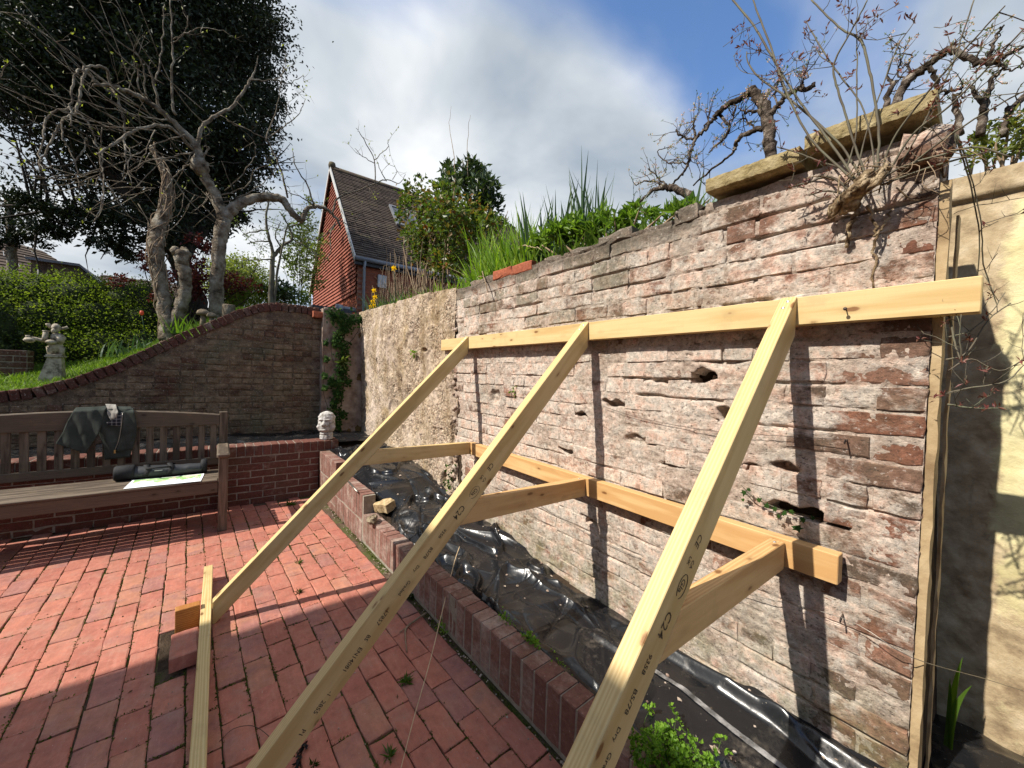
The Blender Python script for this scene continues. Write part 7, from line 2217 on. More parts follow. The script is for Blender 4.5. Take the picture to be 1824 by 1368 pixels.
mb = MB()
for q in qs:
    for _ in range(3): tips.append(q[rr.randrange(len(q) // 3, len(q))][:3])
    twigs_from(mb, q, 3, 0.10, 0.0013, rr, 0.7, True, tips)
mb.build('side_twigs', M['vine_stem'], vine)['kind'] = 'stuff'
tips = [t for t in tips if t[1] < 1.62 or rr.random() < .25]
tips = [t for t in tips if rr.random() < .62]
T_ = np.repeat(np.array(tips), 5, 0) + rng.normal(size=(len(tips) * 5, 3)) * .003
leaves('bud_leaf', T_, .017, .0055, M['red_bud'], vine, 62, up=0.8)
mb = MB()
for k in range(20):
    p = Vector((rr.uniform(-0.36, -0.12), 1.56 + rr.uniform(-.05, .03), rr.uniform(2.03, 2.12)))
    limb(mb, [(*p, .0011), (*(p + Vector((rr.gauss(0, .03), -0.01, -rr.uniform(.01, .06)))), .001), (*(p + Vector((rr.gauss(0, .05), -.01, -rr.uniform(.03, .10)))), .0007)], 4, 3, 0, 0, rr)
mb.build('dead_tendrils', M['dry_stem'], vine)['kind'] = 'stuff'

# ---------------------------------------------------------------- viburnums on the bank behind the wall
for nm, BR, org, lab, k1, k2 in (('viburnum', BR_VIBA, (-0.83, 2.3, 2.15), 'gnarled viburnum with pink blossom whose trunk rises behind the left coping slab', 6, 0.15), ('viburnum', BR_VIBB, (-0.42, 2.5, 2.15), 'gnarled lichened viburnum limb arching over the right coping slab to the edge of view', 4, 0.12)):
    v = empty(nm, org, lab, 'shrub')
    mb, mt = MB(), MB()
    rr = random.Random(64)
    tips = []
    for i, pts in enumerate(BR):
        pts = [tuple(p) for p in pts]
        if i == 0: pts = [(pts[0][0] - .02, pts[0][1], 2.02, pts[0][3] * 1.2)] + pts
        q = limb(mb, pts, 9, 5, 0.16, 0.004, rr)
        twigs_from(mt, q, k1, k2, 0.0028, rr, 0.45, True, tips)
    mb.build('trunk', M['viburnum_bark'], v)
    mt.build('twigs', M['viburnum_bark'], v)['kind'] = 'stuff'
    tips = np.array(tips)
    n = len(tips)
    bl = tips[rng.random(n) < 0.42]
    leaves('blossoms', np.repeat(bl, 7, 0) + rng.normal(size=(len(bl) * 7, 3)) * .006, .0085, .0075, M['blossom'], v, 65, up=0.4, kind='stuff')
    leaves('bud_leaves', np.repeat(tips, 3, 0), .014, .005, M['pale_leaf'], v, 66, up=0.7, kind='stuff')

# ---------------------------------------------------------------- plants along the top of the wall
bank = lambda x, y: terrain_z(x, y)


def strap_clump(name, cx, cy, rx, ry, n, H, W, mat, label, seed, cat='plant', lean=0.3, bend=0.5):
    rg = np.random.default_rng(seed)
    B_ = np.stack([cx + rg.uniform(-rx, rx, n), cy + rg.uniform(-ry, ry, n), np.full(n, 2.07)], 1)
    z = np.array([bank(a, b) for a, b in B_[:, :2]])
    B_[:, 2] = np.maximum(z - 0.01, 2.05)
    V, F, at = blades_arrays(B_, H, W, rg, lean, bend, 5)
    o = np_obj(name, V, F, M[mat], attr=at, loc=(cx, cy, 2.08))
    return tag(o, label, cat)


strap_clump('iris_clump', -2.05, 1.95, 0.36, 0.12, 130, 0.66, 0.030, 'iris_leaf', 'stiff dark green iris leaves standing on the wall top against the sky', 101, lean=0.22, bend=0.12)
strap_clump('iris_clump', -1.70, 2.0, 0.14, 0.08, 30, 0.64, 0.028, 'iris_leaf', 'leaning fan of iris leaves at the right end of the taller iris clump', 102, lean=0.45, bend=0.12)
strap_clump('montbretia_clump', -2.50, 1.84, 0.36, 0.12, 300, 0.56, 0.017, 'bright_blade', 'bright yellow-green strap leaves beside the red bricks on the wall top', 103, lean=0.25, bend=0.35)
strap_clump('montbretia_clump', -3.25, 1.88, 0.55, 0.10, 150, 0.30, 0.014, 'bright_blade', 'low bright green strap leaves at the foot of the rose bush', 104, lean=0.4, bend=0.6)
strap_clump('grass_tuft', -4.55, 1.80, 0.72, 0.09, 330, 0.27, 0.013, 'bright_blade', 'bright grass leaning over the top of the tan rendered wall', 105, lean=0.4, bend=0.5)
strap_clump('iris_clump', -0.885, 1.76, 0.045, 0.04, 12, 0.28, 0.024, 'iris_leaf', 'small fan of iris leaves beside the left end of the coping', 106, lean=0.25, bend=0.25)
strap_clump('iris_clump', -1.04, 1.95, 0.12, 0.06, 20, 0.30, 0.020, 'iris_leaf', 'thin iris leaves under the fallen viburnum branch', 107, lean=0.25, bend=0.2)
strap_clump('iris_clump', -0.72, 2.15, 0.10, 0.05, 8, 0.36, 0.020, 'iris_leaf', 'single upright iris leaves behind the left coping slab', 108, lean=0.1, bend=0.1)
strap_clump('iris_clump', 0.02, 2.5, 0.10, 0.08, 26, 0.30, 0.024, 'iris_leaf', 'iris leaves above the yellow wall at the right edge', 109, lean=0.35, bend=0.4)
# fringe of grass and strap leaves growing over the very edge of the wall top
rg = np.random.default_rng(115)
for k, (xa, xb, n, H, mt_, lab) in enumerate(((-2.95, -2.42, 150, .24, 'bright_blade', 'bright grass fringe on the wall edge between render and red bricks'), (-1.95, -1.35, 120, .17, 'lush_leaf', 'low green fringe on the wall edge right of the red bricks'), (-1.35, -0.86, 110, .13, 'lush_leaf', 'low green fringe on the wall edge up to the coping'))):
    B_ = np.stack([rg.uniform(xa, xb, n), rg.uniform(1.66, 1.76, n), np.full(n, 2.15)], 1)
    V, F, at = blades_arrays(B_, H, .012, rg, .45, .6, 4)
    tag(np_obj('grass_fringe', V, F, M[mt_], attr=at, loc=((xa + xb) / 2, 1.7, 2.15)), lab, 'grass')
# daffodils
daf = empty('daffodil_clump', (-5.6, 1.85, 2.1), 'clump of daffodils with yellow flowers at the far end of the wall top', 'flowers')
rg = np.random.default_rng(110)
n = 260
B_ = np.stack([rg.uniform(-6.3, -4.75, n), rg.uniform(1.74, 2.05, n), np.full(n, 2.08)], 1)
V, F, at = blades_arrays(B_, 0.48, 0.015, rg, 0.3, 0.4, 5)
np_obj('foliage', V, F, M['daffodil_leaf'], daf, attr=at)
for x, y, z in ((-5.93, 1.84, 2.66), (-5.81, 1.82, 2.54), (-5.98, 1.82, 2.42), (-5.80, 1.80, 2.41), (-5.87, 1.81, 2.48), (-5.22, 1.88, 2.86)):
    mb = MB()
    mb.tube([(x - .05, y + .06, 2.1), (x - .01, y + .03, 2.1 + (z - 2.1) * .7), (x, y, z)], [.004, .004, .003], 5)
    st = mb.build('flower_stem', M['daffodil_leaf'], daf)
    mb = MB()
    d = Vector((0.6, -0.75, -0.1)).normalized()
    u = d.orthogonal().normalized()
    v_ = d.cross(u)
    c = Vector((x, y, z))
    for k in range(6):
        a = k * PI / 3
        e = u * math.cos(a) + v_ * math.sin(a)
        f_ = u * math.cos(a + .5) + v_ * math.sin(a + .5)
        g_ = u * math.cos(a - .5) + v_ * math.sin(a - .5)
        mb.add([tuple(c), tuple(c + f_ * .026 + d * .004), tuple(c + e * .05 + d * .008), tuple(c + g_ * .026 + d * .004)], [(0, 1, 2), (0, 2, 3)])
    ring = lambda r, t: [tuple(c + (u * math.cos(a) + v_ * math.sin(a)) * r + d * t) for a in np.linspace(0, 2 * PI, 9)[:-1]]
    A, B2 = ring(.013, .0), ring(.021, .036)
    mb.add(A + B2, [(k, (k + 1) % 8, 8 + (k + 1) % 8, 8 + k) for k in range(8)])
    fl = mb.build('flower', M['yellow_petal'], daf)


def bush(name, lobes_, n, L, W, leaf, label, seed, stems=None, bark='dry_stem', clump=6, cat='shrub', shell=0.5, up=0.35, base_z=2.05):
    rg = np.random.default_rng(seed)
    lb = np.array(lobes_)
    c = lb[:, :3].mean(0)
    root = empty(name, (float(c[0]), float(c[1]), base_z), label, cat)
    P, d = cloud(lobes_, n, rg, shell, clump=clump)
    V, F, at = leaf_arrays(P, L, W, rg, up=up, out=d * 0.8)
    np_obj('foliage', V, F, M[leaf], root, attr=at)
    mb = MB()
    rr = random.Random(seed)
    for x, y, z, r in lobes_:
        b0 = Vector((c[0] + (x - c[0]) * .25 + rr.gauss(0, .03), c[1] + rr.gauss(0, .03), base_z))
        t = Vector((x, y, z))
        m1 = b0 + (t - b0) * .5 + Vector((rr.gauss(0, .05), rr.gauss(0, .05), 0)) * (t - b0).length
        limb(mb, [(*b0, .011), (*m1, .008), (*t, .004), (*(t + Vector((rr.gauss(0, r * .6), rr.gauss(0, r * .6), r * .7))), .0015)], 5, 4, 0.08, 0, rr)
    mb.build('stem', M[bark], root)
    return root


bush('rose_bush', LB_ROSE, 5200, .070, .048, 'rose_leaf', 'green and bronze leaved rose bush on the wall top before the tiled house', 121, clump=4, shell=0.3)
bush('laurel_bush', LB_LAUREL, 2300, .105, .040, 'laurel_leaf', 'dark evergreen bush standing tallest behind the rose on the wall top', 122, clump=6, shell=0.3, up=0.7)
bush('leafy_border', [(x * .865, y * .865, 1.43 + (z - 1.43) * .865 - .03, r * .72) for x, y, z, r in LB_BROAD], 1500, .056, .024, 'lush_leaf', 'fresh green broad-leaved plants spilling over the middle of the wall top', 123, clump=7, shell=0.2, up=0.6, cat='plant')
bush('hedge_plants', LB_RTOP, 500, .030, .016, 'spring_leaf', 'yellow-green undergrowth on the bank above the yellow wall', 124, clump=5, cat='plant')
# bare canes and dead stalks in front of the house
cane = empty('dead_stalks', (-5.9, 2.2, 2.08), 'stand of bare pale brown stalks between the daffodils and the rose bush', 'plant')
mb = MB()
rr = random.Random(131)
for k in range(95):
    x, y = rr.uniform(-6.9, -4.6), rr.uniform(2.0, 2.45)
    H = rr.uniform(0.5, 1.25) * (1.0 if x > -6.4 else 0.8)
    lx_, ly_ = rr.gauss(0, .09), rr.gauss(0, .06)
    pts = [(x, y, 2.05, .0052), (x + lx_ * .4, y + ly_ * .4, 2.08 + H * .5, .0045), (x + lx_, y + ly_, 2.08 + H, .0022)]
    q = limb(mb, pts, 5, 4, 0.05, 0.006, rr)
    if rr.random() < .6: twigs_from(mb, q, rr.randint(1, 4), 0.26, 0.0022, rr, 0.5, False)
for k in range(16):
    x, y = rr.uniform(-4.2, -2.8), rr.uniform(1.9, 2.2)
    H = rr.uniform(0.3, 0.7)
    limb(mb, [(x, y, 2.05, .004), (x + rr.gauss(0, .1), y, 2.08 + H * .6, .003), (x + rr.gauss(0, .25), y + rr.gauss(0, .1), 2.08 + H, .0012)], 5, 4, 0, 0.004, rr)
mb.build('stalk', M['dry_stem'], cane)
mb = MB()
for pts in ([(-5.35, 2.3, 2.05, .03), (-5.25, 2.3, 2.5, .026), (-5.05, 2.3, 3.0, .022), (-4.75, 2.3, 3.35, .012)], [(-5.6, 2.4, 2.05, .014), (-5.65, 2.4, 3.0, .012), (-5.5, 2.4, 3.9, .008), (-5.45, 2.4, 4.2, .004)], [(-4.45, 2.3, 2.05, .012), (-4.44, 2.3, 3.0, .012), (-4.45, 2.3, 3.75, .010)], [(-4.9, 2.6, 3.6, .008), (-5.1, 2.7, 4.5, .006), (-5.5, 2.8, 5.3, .003), (-5.45, 2.8, 5.6, .0015)], [(-4.7, 2.7, 4.2, .005), (-4.9, 2.8, 4.9, .0035), (-4.85, 2.8, 5.15, .0015)]):
    limb(mb, pts, 6, 5, 0.08, 0.006, rr)
mb.build('branch', M['dry_stem'], cane)
mb = MB()
limb(mb, [(-2.58, 1.64, 2.25, .004), (-2.50, 1.60, 2.19, .0042), (-2.44, 1.585, 2.12, .0045), (-2.40, 1.58, 2.05, .004)], 6, 4, 0.1, 0.002, rr)
limb(mb, [(-2.50, 1.60, 2.19, .0035), (-2.56, 1.59, 2.20, .002)], 5, 3)
o = mb.build('dead_twig', M['dry_stem'], None, (-2.5, 1.6, 2.15))
tag(o, 'forked dead twig hanging over the wall edge at the left end of the red bricks', 'twig')
mb = MB()
limb(mb, [(-2.35, 1.80, 2.40, .003), (-2.15, 1.70, 2.36, .003), (-1.98, 1.64, 2.30, .002), (-1.85, 1.62, 2.24, .0015)], 5, 5, 0.05, 0.003, rr)
o = mb.build('dry_twig', M['straw'], None, (-2.2, 1.75, 2.35))
tag(o, 'pale dry stem arching over the wall top below the iris leaves', 'twig')


# ---------------------------------------------------------------- carved head on the low wall
def head():
    n, m = 72, 84
    H = 0.335
    th = np.linspace(0, 2 * PI, n, endpoint=False)
    t = np.linspace(0, 1, m)
    TH, T_ = np.meshgrid(th, t)
    a = np.angle(np.exp(1j * TH))            # 0 = face direction
    wid = np.interp(t, [0, .02, .12, .22, .27, .34, .45, .62, .8, .92, .98, 1.0], [.052, .070, .074, .072, .074, .088, .095, .090, .086, .070, .035, .0])
    dep = np.interp(t, [0, .02, .12, .22, .27, .34, .45, .62, .8, .92, .98, 1.0], [.050, .062, .064, .060, .062, .078, .085, .088, .085, .068, .033, .0])
    g = lambda ac, tc, wa, wt: np.exp(-((a - ac) / wa) ** 2 - ((T_ - tc) / wt) ** 2)
    r = np.zeros_like(a)
    r += 0.030 * g(0, .545, .22, .055) + 0.022 * g(0, .60, .16, .06) + 0.010 * g(0, .52, .35, .03)      # nose
    for s in (-1, 1):
        r -= 0.016 * g(.50 * s, .645, .26, .040)
        r += 0.011 * g(.50 * s, .640, .14, .022)
        r += 0.013 * g(.48 * s, .715, .34, .025)
        r += 0.016 * g(1.25 * s, .44, .30, .07)
        r -= 0.010 * g(.72 * s, .46, .12, .10)
    r -= 0.012 * g(0, .455, .42, .012)
    r += 0.009 * g(0, .478, .40, .016) + 0.009 * g(0, .432, .36, .016)
    r -= 0.008 * g(0, .395, .35, .010)
    r += 0.020 * g(0, .355, .28, .045)
    r -= 0.014 * np.exp(-((T_ - .265) / .018) ** 2)
    r -= 0.007 * np.exp(-((T_ - .16 - .02 * np.cos(a)) / .012) ** 2)
    r += 0.008 * np.exp(-((T_ - .80) / .05) ** 2) * (np.abs(a) > .9) * (0.5 + 0.5 * np.sin(a * 14))
    r += (fbm(np.cos(TH) * 6, np.sin(TH) * 6, T_ * 12, 4, 91) - .5) * 0.012
    x = np.cos(TH) * (dep[:, None] + r)
    y = np.sin(TH) * (wid[:, None] + r)
    V = np.stack([x, y, T_ * H], -1).reshape(-1, 3)
    i = np.arange(m - 1)[:, None] * n + np.arange(n)[None, :]
    j = np.arange(m - 1)[:, None] * n + (np.arange(n)[None, :] + 1) % n
    F = np.stack([i, j, j + n, i + n], -1).reshape(-1, 4)
    o = bpy.data.objects.new('stone_bust', mesh_np('stone_bust', V, F, True))
    o.data.materials.append(M['carved_stone'])
    link(o)
    o.location = (-4.895, 1.005, 0.612)
    o.rotation_euler = (0, 0, math.radians(-30))
    return tag(o, 'pale carved stone head with beard standing on the end of the low brick wall', 'statue')


head()

# ---------------------------------------------------------------- stone figure on the lawn
fig = empty('garden_statue', (-7.0, -1.61, 1.22), 'pale carved stone creature with outstretched arm on a tapering plinth on the lawn', 'statue')
mb = MB()
vs = []
for z, w in ((1.16, 0.092), (1.23, 0.090), (1.30, 0.080), (1.46, 0.058), (1.475, 0.056)):
    for sx_, sy_ in ((-1, -1), (1, -1), (1, 1), (-1, 1)):
        vs.append((-7.0 + sx_ * w, -1.605 + sy_ * w + (z - 1.2) * 0.10, z))
fs = [(0, 3, 2, 1), (16, 17, 18, 19)]
for k in range(4):
    for q in range(4):
        r_ = (q + 1) % 4
        fs.append((k * 4 + q, k * 4 + r_, k * 4 + 4 + r_, k * 4 + 4 + q))
mb.add(vs, fs)
mb.build('plinth', M['garden_stone'], fig)
mb = MB()
mb.box(-7.075, -6.925, -1.655, -1.505, 1.475, 1.492, None, .004)
mb.box(-7.065, -6.935, -1.645, -1.515, 1.492, 1.512, None, .004)
mb.build('plinth_cap', M['garden_stone'], fig)
mb = MB()
cx, cy = -7.0, -1.58
mb.blob((cx, cy, 1.60), (.060, .062, .095), 12, 9, .10, None, 1)
mb.blob((cx + .02, cy + .02, 1.71), (.055, .062, .060), 12, 9, .10, None, 2)
mb.tube([(cx, cy - .035, 1.50), (cx + .02, cy - .04, 1.60)], [.030, .034], 8)
mb.tube([(cx + .01, cy + .045, 1.50), (cx + .02, cy + .05, 1.60)], [.028, .032], 8)
mb.build('torso', M['garden_stone'], fig)
mb = MB()
mb.blob((cx + .02, cy + .005, 1.825), (.045, .040, .055), 12, 9, .08, None, 3)
mb.blob((cx + .055, cy - .005, 1.79), (.028, .022, .030), 9, 7, .08, None, 4)
mb.tube([(cx + .02, cy - .03, 1.83), (cx + .02, cy - .06, 1.865), (cx + .02, cy - .075, 1.86)], [.020, .022, .012], 8)
mb.tube([(cx + .02, cy + .035, 1.82), (cx + .02, cy + .075, 1.83), (cx + .02, cy + .10, 1.845)], [.018, .017, .020], 8)
mb.build('head', M['garden_stone'], fig)
mb = MB()
mb.tube([(cx + .02, cy - .03, 1.66), (cx + .05, cy - .10, 1.67), (cx + .05, cy - .16, 1.69), (cx + .05, cy - .19, 1.685)], [.024, .021, .017, .020], 9)
mb.blob((cx + .055, cy - .19, 1.665), (.040, .048, .032), 10, 8, .07, None, 5)
mb.tube([(cx + .05, cy - .20, 1.69), (cx + .05, cy - .205, 1.72)], [.022, .018], 8)
mb.build('arm', M['garden_stone'], fig)
mb = MB()
mb.tube([(cx + .05, cy - .075, 1.66), (cx + .05, cy - .065, 1.78)], [.026, .024], 9)
mb.lathe([(.0, 0), (.028, 0.0), (.030, .012), (.0, .014)], 10, Matrix.Translation((cx + .05, cy - .065, 1.775)))
mb.blob((cx + .075, cy - .02, 1.655), (.040, .046, .030), 10, 8, .08, None, 6)
mb.blob((cx + .06, cy + .05, 1.69), (.036, .040, .055), 10, 8, .10, None, 7)
mb.build('held_shapes', M['garden_stone'], fig)

# brick pedestal beyond it
ped = empty('brick_pedestal', (-7.6, -2.07, 1.1), 'small square red brick pedestal on the lawn at the left edge', 'pedestal')
mb = MB()
mb.box(-7.80, -7.606, -2.17, -1.955, 1.05, 1.553)
mb.build('core', M['grey_mortar'], ped)
kp = Kit('brick', 0.215, 0.066, 0.05, M['coping_brick'], 4, 51, .003, .004)
for r_ in range(6):
    z = 1.555 - (r_ + 1) * 0.076 + .005
    if r_ % 2:
        for y0, L in ((-2.175, .102), (-2.063, .105)):
            place('brick', random.choice(kp.items)[0], ped, frame(Vector((-7.60, y0, z)), (0, 1, 0), (0, 0, 1)) @ Matrix.Diagonal((L / .215, 1, 1, 1)))
    else:
        place('brick', random.choice(kp.items)[0], ped, frame(Vector((-7.60, -2.175, z)), (0, 1, 0), (0, 0, 1)))
    place('brick', random.choice(kp.items)[0], ped, frame(Vector((-7.61, -1.952, z)), (-1, 0, 0), (0, 0, 1)))

# log and stone mushrooms on the wall shoulder
lg = empty('cut_log', (-6.3, 0.07, 2.05), 'short cut log standing on end behind the garden wall coping', 'log')
MB().lathe([(.07, 0), (.072, .10), (.070, .205), (.066, .21)], 16, Matrix.Translation((-6.32, .075, 2.04)) @ Matrix.Rotation(.12, 4, 'Y')).build('log_side', M['fig_bark'], lg)
MB().lathe([(.066, 0.0), (.064, .004)], 16, Matrix.Translation((-6.32, .075, 2.04)) @ Matrix.Rotation(.12, 4, 'Y') @ Matrix.Translation((0, 0, .2105))).build('cut_face', M['log_end'], lg)
for nm, x, y, z, s, lab in (('stone_mushroom', -6.45, -.19, 1.98, .85, 'taller brown stone mushroom behind the garden wall coping'), ('stone_mushroom', -6.35, -.10, 1.98, .65, 'smaller brown stone mushroom leaning beside the taller one')):
    mu = empty(nm, (x, y, z), lab, 'ornament')
    MB().lathe([(.045 * s, -.06), (.036 * s, .05 * s), (.032 * s, .14 * s)], 12, Matrix.Translation((x, y, z))).build('stalk', M['dark_stone'], mu)
    MB().lathe([(.03 * s, .13 * s), (.080 * s, .135 * s), (.088 * s, .16 * s), (.07 * s, .20 * s), (.03 * s, .225 * s), (.001, .23 * s)], 14, Matrix.Translation((x, y, z))).build('cap', M['dark_stone'], mu)

# ---------------------------------------------------------------- lawn grass and flowers
rg = np.random.default_rng(201)
n = 15000
gx_, gy_ = rg.uniform(-9.0, -6.1, n), rg.uniform(-3.4, 0.35, n)
keep = (gx_ > -8.3) | (rg.random(n) < .4)
gx_, gy_ = gx_[keep], gy_[keep]
B_ = np.stack([gx_, gy_, np.array([terrain_z(a, b) for a, b in zip(gx_, gy_)])], 1)
o = blades('lawn_grass', B_, 0.075, 0.010, M['lawn_blade'], None, 202, kind='stuff', lean=.5, bend=.5, seg=2)
tag(o, 'bright sunlit lawn grass behind the sloping garden wall', 'grass')
for k, (cx, cy, n_, H, lab) in enumerate(((-7.9, -1.15, 40, .26, 'tuft of grey-green leaves before the hedge right of the statue'), (-7.7, -.85, 26, .20, 'low leafy clump on the lawn near the fig trees'), (-6.9, -.35, 60, .26, 'dark tufted grass at the foot of the fig trunks'))):
    rg = np.random.default_rng(210 + k)
    B_ = np.stack([cx + rg.normal(0, .10, n_), cy + rg.normal(0, .12, n_), np.full(n_, terrain_z(cx, cy))], 1)
    V, F, at = blades_arrays(B_, H, .02, rg, .35, .5, 4)
    tag(np_obj('grass_tuft', V, F, M['daffodil_leaf' if k < 2 else 'lush_leaf'], attr=at, loc=(cx, cy, terrain_z(cx, cy))), lab, 'plant')
tu = empty('red_tulip', (-7.2, -.86, 1.75), 'single salmon red tulip flowering against the dark hedge', 'flower')
mb = MB()
mb.tube([(-7.2, -.80, 1.72), (-7.2, -.84, 1.95), (-7.2, -.86, 2.10)], [.005, .005, .004], 5)
mb.build('stem', M['daffodil_leaf'], tu)
MB().lathe([(.008, 0), (.020, .015), (.023, .035), (.017, .06), (.012, .062)], 9, Matrix.Translation((-7.2, -.86, 2.09))).build('flower', M['red_petal'], tu)

# ---------------------------------------------------------------- fig with pale limbs, fig stubs
fig_t = empty('fig_tree', (-7.0, -0.05, 2.0), 'leafless pale grey fig tree with drooping limbs and yellow-green buds', 'tree')
rr = random.Random(71)
mb, mt = MB(), MB()
tips = []
for i, pts in enumerate(BR_FIG):
    if i in (2, 3): continue
    pts = [tuple(p) for p in pts]
    if i == 0: pts = [(pts[0][0], pts[0][1], 1.85, pts[0][3] * 1.1)] + pts
    if i < 2:
        m_ = MB()
        q = limb(m_, pts, 12, 6, 0.07, 0.006, rr)
        m_.build('trunk' if i == 0 else 'limb', M['fig_bark'], fig_t)
    else:
        q = limb(mb, [(*p[:3], p[3] * .82) for p in pts], 7, 5, 0.08, 0.006, rr)
    if i > 3: twigs_from(mt, q, 2, 0.34, 0.0038, rr, 0.5, True, tips)
    else: twigs_from(mt, q, 12, 0.45, 0.004, rr, 0.5, True, tips)
    tips.append(q[-1][:3])
# knot where the main limbs divide
mb.blob((-6.98, -0.27, 4.22), (.11, .11, .13), 10, 8, .14, None, 9)
mb.build('branches', M['fig_bark'], fig_t)
# fans of thin shoots raking up to the left
for k in range(17):
    p = Vector((-7.0 + rr.uniform(-.3, .5), rr.uniform(-1.2, -.1), rr.uniform(4.1, 4.95)))
    d = Vector((rr.uniform(-.1, .9), -rr.uniform(.5, 1.6), rr.uniform(.0, 1.1))).normalized()
    L_ = rr.uniform(.6, 1.7)
    e = p + d * L_ * .5 + Vector((rr.gauss(0, .05), rr.gauss(0, .05), -.10 * L_))
    f_ = p + d * L_ + Vector((0, 0, rr.uniform(-.05, .15)))
    q = limb(mt, [(*p, .007), (*e, .005), (*f_, .0022)], 5, 4, 0.05, .004, rr)
    tips.append(tuple(f_))
for k in range(60):      # tangle of hanging twigs under the limbs
    p = Vector((-7.0 + rr.uniform(-.4, .6), rr.uniform(-1.35, .0), rr.uniform(3.5, 4.4)))
    d = Vector((rr.gauss(0, .5), rr.gauss(-.2, .8), rr.gauss(-.5, .5)))
    q = limb(mt, [(*p, .0055), (*(p + d * .25 + Vector((0, 0, -.04))), .0045), (*(p + d * .5 + Vector((rr.gauss(0, .1), rr.gauss(0, .1), .04))), .002)], 5, 4, 0.05, .004, rr)
    if rr.random() < .4: tips.append(q[-1][:3])
mt.build('twigs', M['fig_bark'], fig_t)['kind'] = 'stuff'
tp = np.array(tips)
tp = tp[np.random.default_rng(3).random(len(tp)) < .5]
leaves('buds', tp, .040, .020, M['fig_bud'], fig_t, 72, up=1.2, kind='stuff')
for idx, nm, lab in ((2, 'creeper_clad_fig', 'thick pale fig trunk wrapped in dead creeper left of the pollarded stub'), (3, 'fig_stub', 'pale pollarded fig stub leaning right with a knobbly cut top')):
    t = empty(nm, BR_FIG[idx][0][:3], lab, 'tree')
    m_ = MB()
    pts = [tuple(p) for p in BR_FIG[idx]]
    pts = [(pts[0][0], pts[0][1], 1.6, pts[0][3] * 1.15)] + pts
    q = limb(m_, pts, 14, 7, 0.07, 0.008, rr)
    if idx == 3:
        e = pts[-1]
        for k in range(5):
            a = k * 1.26
            m_.blob((e[0] + .05 * math.cos(a), e[1] + .055 * math.sin(a), e[2] - .05 + .03 * (k % 3)), (.06, .06, .06), 8, 6, .2, None, k)
    m_.build('trunk', M['fig_bark'], t)
    if idx == 2:
        m_ = MB()
        for k in range(46):
            i0 = rr.randrange(8, len(q) - 6)
            pts2 = []
            a = rr.uniform(0, 6.28)
            for s in range(6):
                c = q[min(len(q) - 1, i0 + s * 2)]
                a += rr.gauss(.35, .4)
                R_ = c[3] * rr.uniform(1.0, 1.35)
                pts2.append((c[0] + R_ * math.cos(a), c[1] + R_ * math.sin(a), c[2] + rr.gauss(0, .04), .006))
            limb(m_, pts2, 5, 3, .1, 0, rr)
        m_.build('creeper', M['dry_stem'], t)

# ---------------------------------------------------------------- big evergreen oak
oak = empty('holm_oak', (-9.6, -0.35, 2.2), 'huge dark evergreen tree towering behind the bare fig', 'tree')
mb = MB()
for i, pts in enumerate(BR_OAKT):
    pts = [tuple(p) for p in pts]
    if i == 0: pts = [(pts[0][0], pts[0][1] + .05, 1.9, pts[0][3] * 1.3)] + pts
    q = limb(mb, pts, 12, 5, .08, .02, rr)
    twigs_from(mb, q, 16, 1.6, .022, rr, .4, True, None, 5)
mb.build('trunk', M['dark_bark'], oak)
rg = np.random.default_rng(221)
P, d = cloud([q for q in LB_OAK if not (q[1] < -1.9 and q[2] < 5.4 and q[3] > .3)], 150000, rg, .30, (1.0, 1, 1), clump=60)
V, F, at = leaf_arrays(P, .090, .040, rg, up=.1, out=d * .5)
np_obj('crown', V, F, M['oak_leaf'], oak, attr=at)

# sapling and shrubs beyond the wall
sap = empty('young_tree', (-7.6, 0.95, 2.1), 'slender young tree with thin forked stems behind the crest of the garden wall', 'tree')
mb = MB()
tips = []
for i, pts in enumerate(BR_SAP):
    pts = [tuple(p) for p in pts]
    if i in (0, 2): pts = [(pts[0][0], pts[0][1], 2.05, pts[0][3])] + pts
    q = limb(mb, pts, 6, 5, .06, .004, rr)
    twigs_from(mb, q, 5, .35, .0035, rr, .4, True, tips)
    tips += [p[:3] for p in q[len(q) // 2::2]]
mb.build('trunk', M['vine_stem'], sap)
tp = np.array(tips)
leaves('foliage', np.repeat(tp, 3, 0) + rng.normal(size=(len(tp) * 3, 3)) * .02, .036, .02, M['pale_leaf'], sap, 73)

bush('acer_bush', LB_ACER, 3000, .06, .03, 'acer_leaf', 'crimson leaved acer bush behind the fig trunks', 231, bark='dark_bark', clump=6, shell=.3, base_z=2.0)
bush('shrub_border', LB_BUSHR, 3200, .05, .028, 'hedge_leaf', 'low green shrubs behind the crest of the garden wall', 232, clump=8, base_z=2.0)
bush('dark_shrub', LB_DARKR, 500, .09, .04, 'laurel_leaf', 'dark glossy evergreen shrub at the foot of the young tree', 233, clump=6, base_z=2.0)
bush('pale_tree', LB_PALE, 2600, .09, .05, 'pale_leaf', 'pale green leafing tree beside the gable of the tiled house', 234, bark='dark_bark', clump=8, cat='tree', base_z=2.1)
gt = empty('distant_tree', (-30, 1.0, 2.2), 'distant rounded yellow-green tree between the fig trunk and the young tree', 'tree')
mb = MB()
rr = random.Random(91)
for k in range(30):
    a, b = rr.uniform(0, 6.28), rr.uniform(.2, 1.9)
    t = Vector((-30.2 + math.cos(a) * b, .75 + math.sin(a) * b * .95, rr.uniform(7.0, 8.9 - b * .5)))
    limb(mb, [(-30.2, .75, 2.0, .22), (-30.2, .75, 4.4, .18), (*(Vector((-30.2, .75, 5.2)).lerp(t, .45)), .06), (*t, .015)], 6, 4, .05, .03, rr)
mb.build('trunk', M['dark_bark'], gt)
rg = np.random.default_rng(241)
P, d = cloud(LB_GREEN, 7000, rg, .6, clump=10)
V, F, at = leaf_arrays(P, .17, .10, rg, out=d * .6)
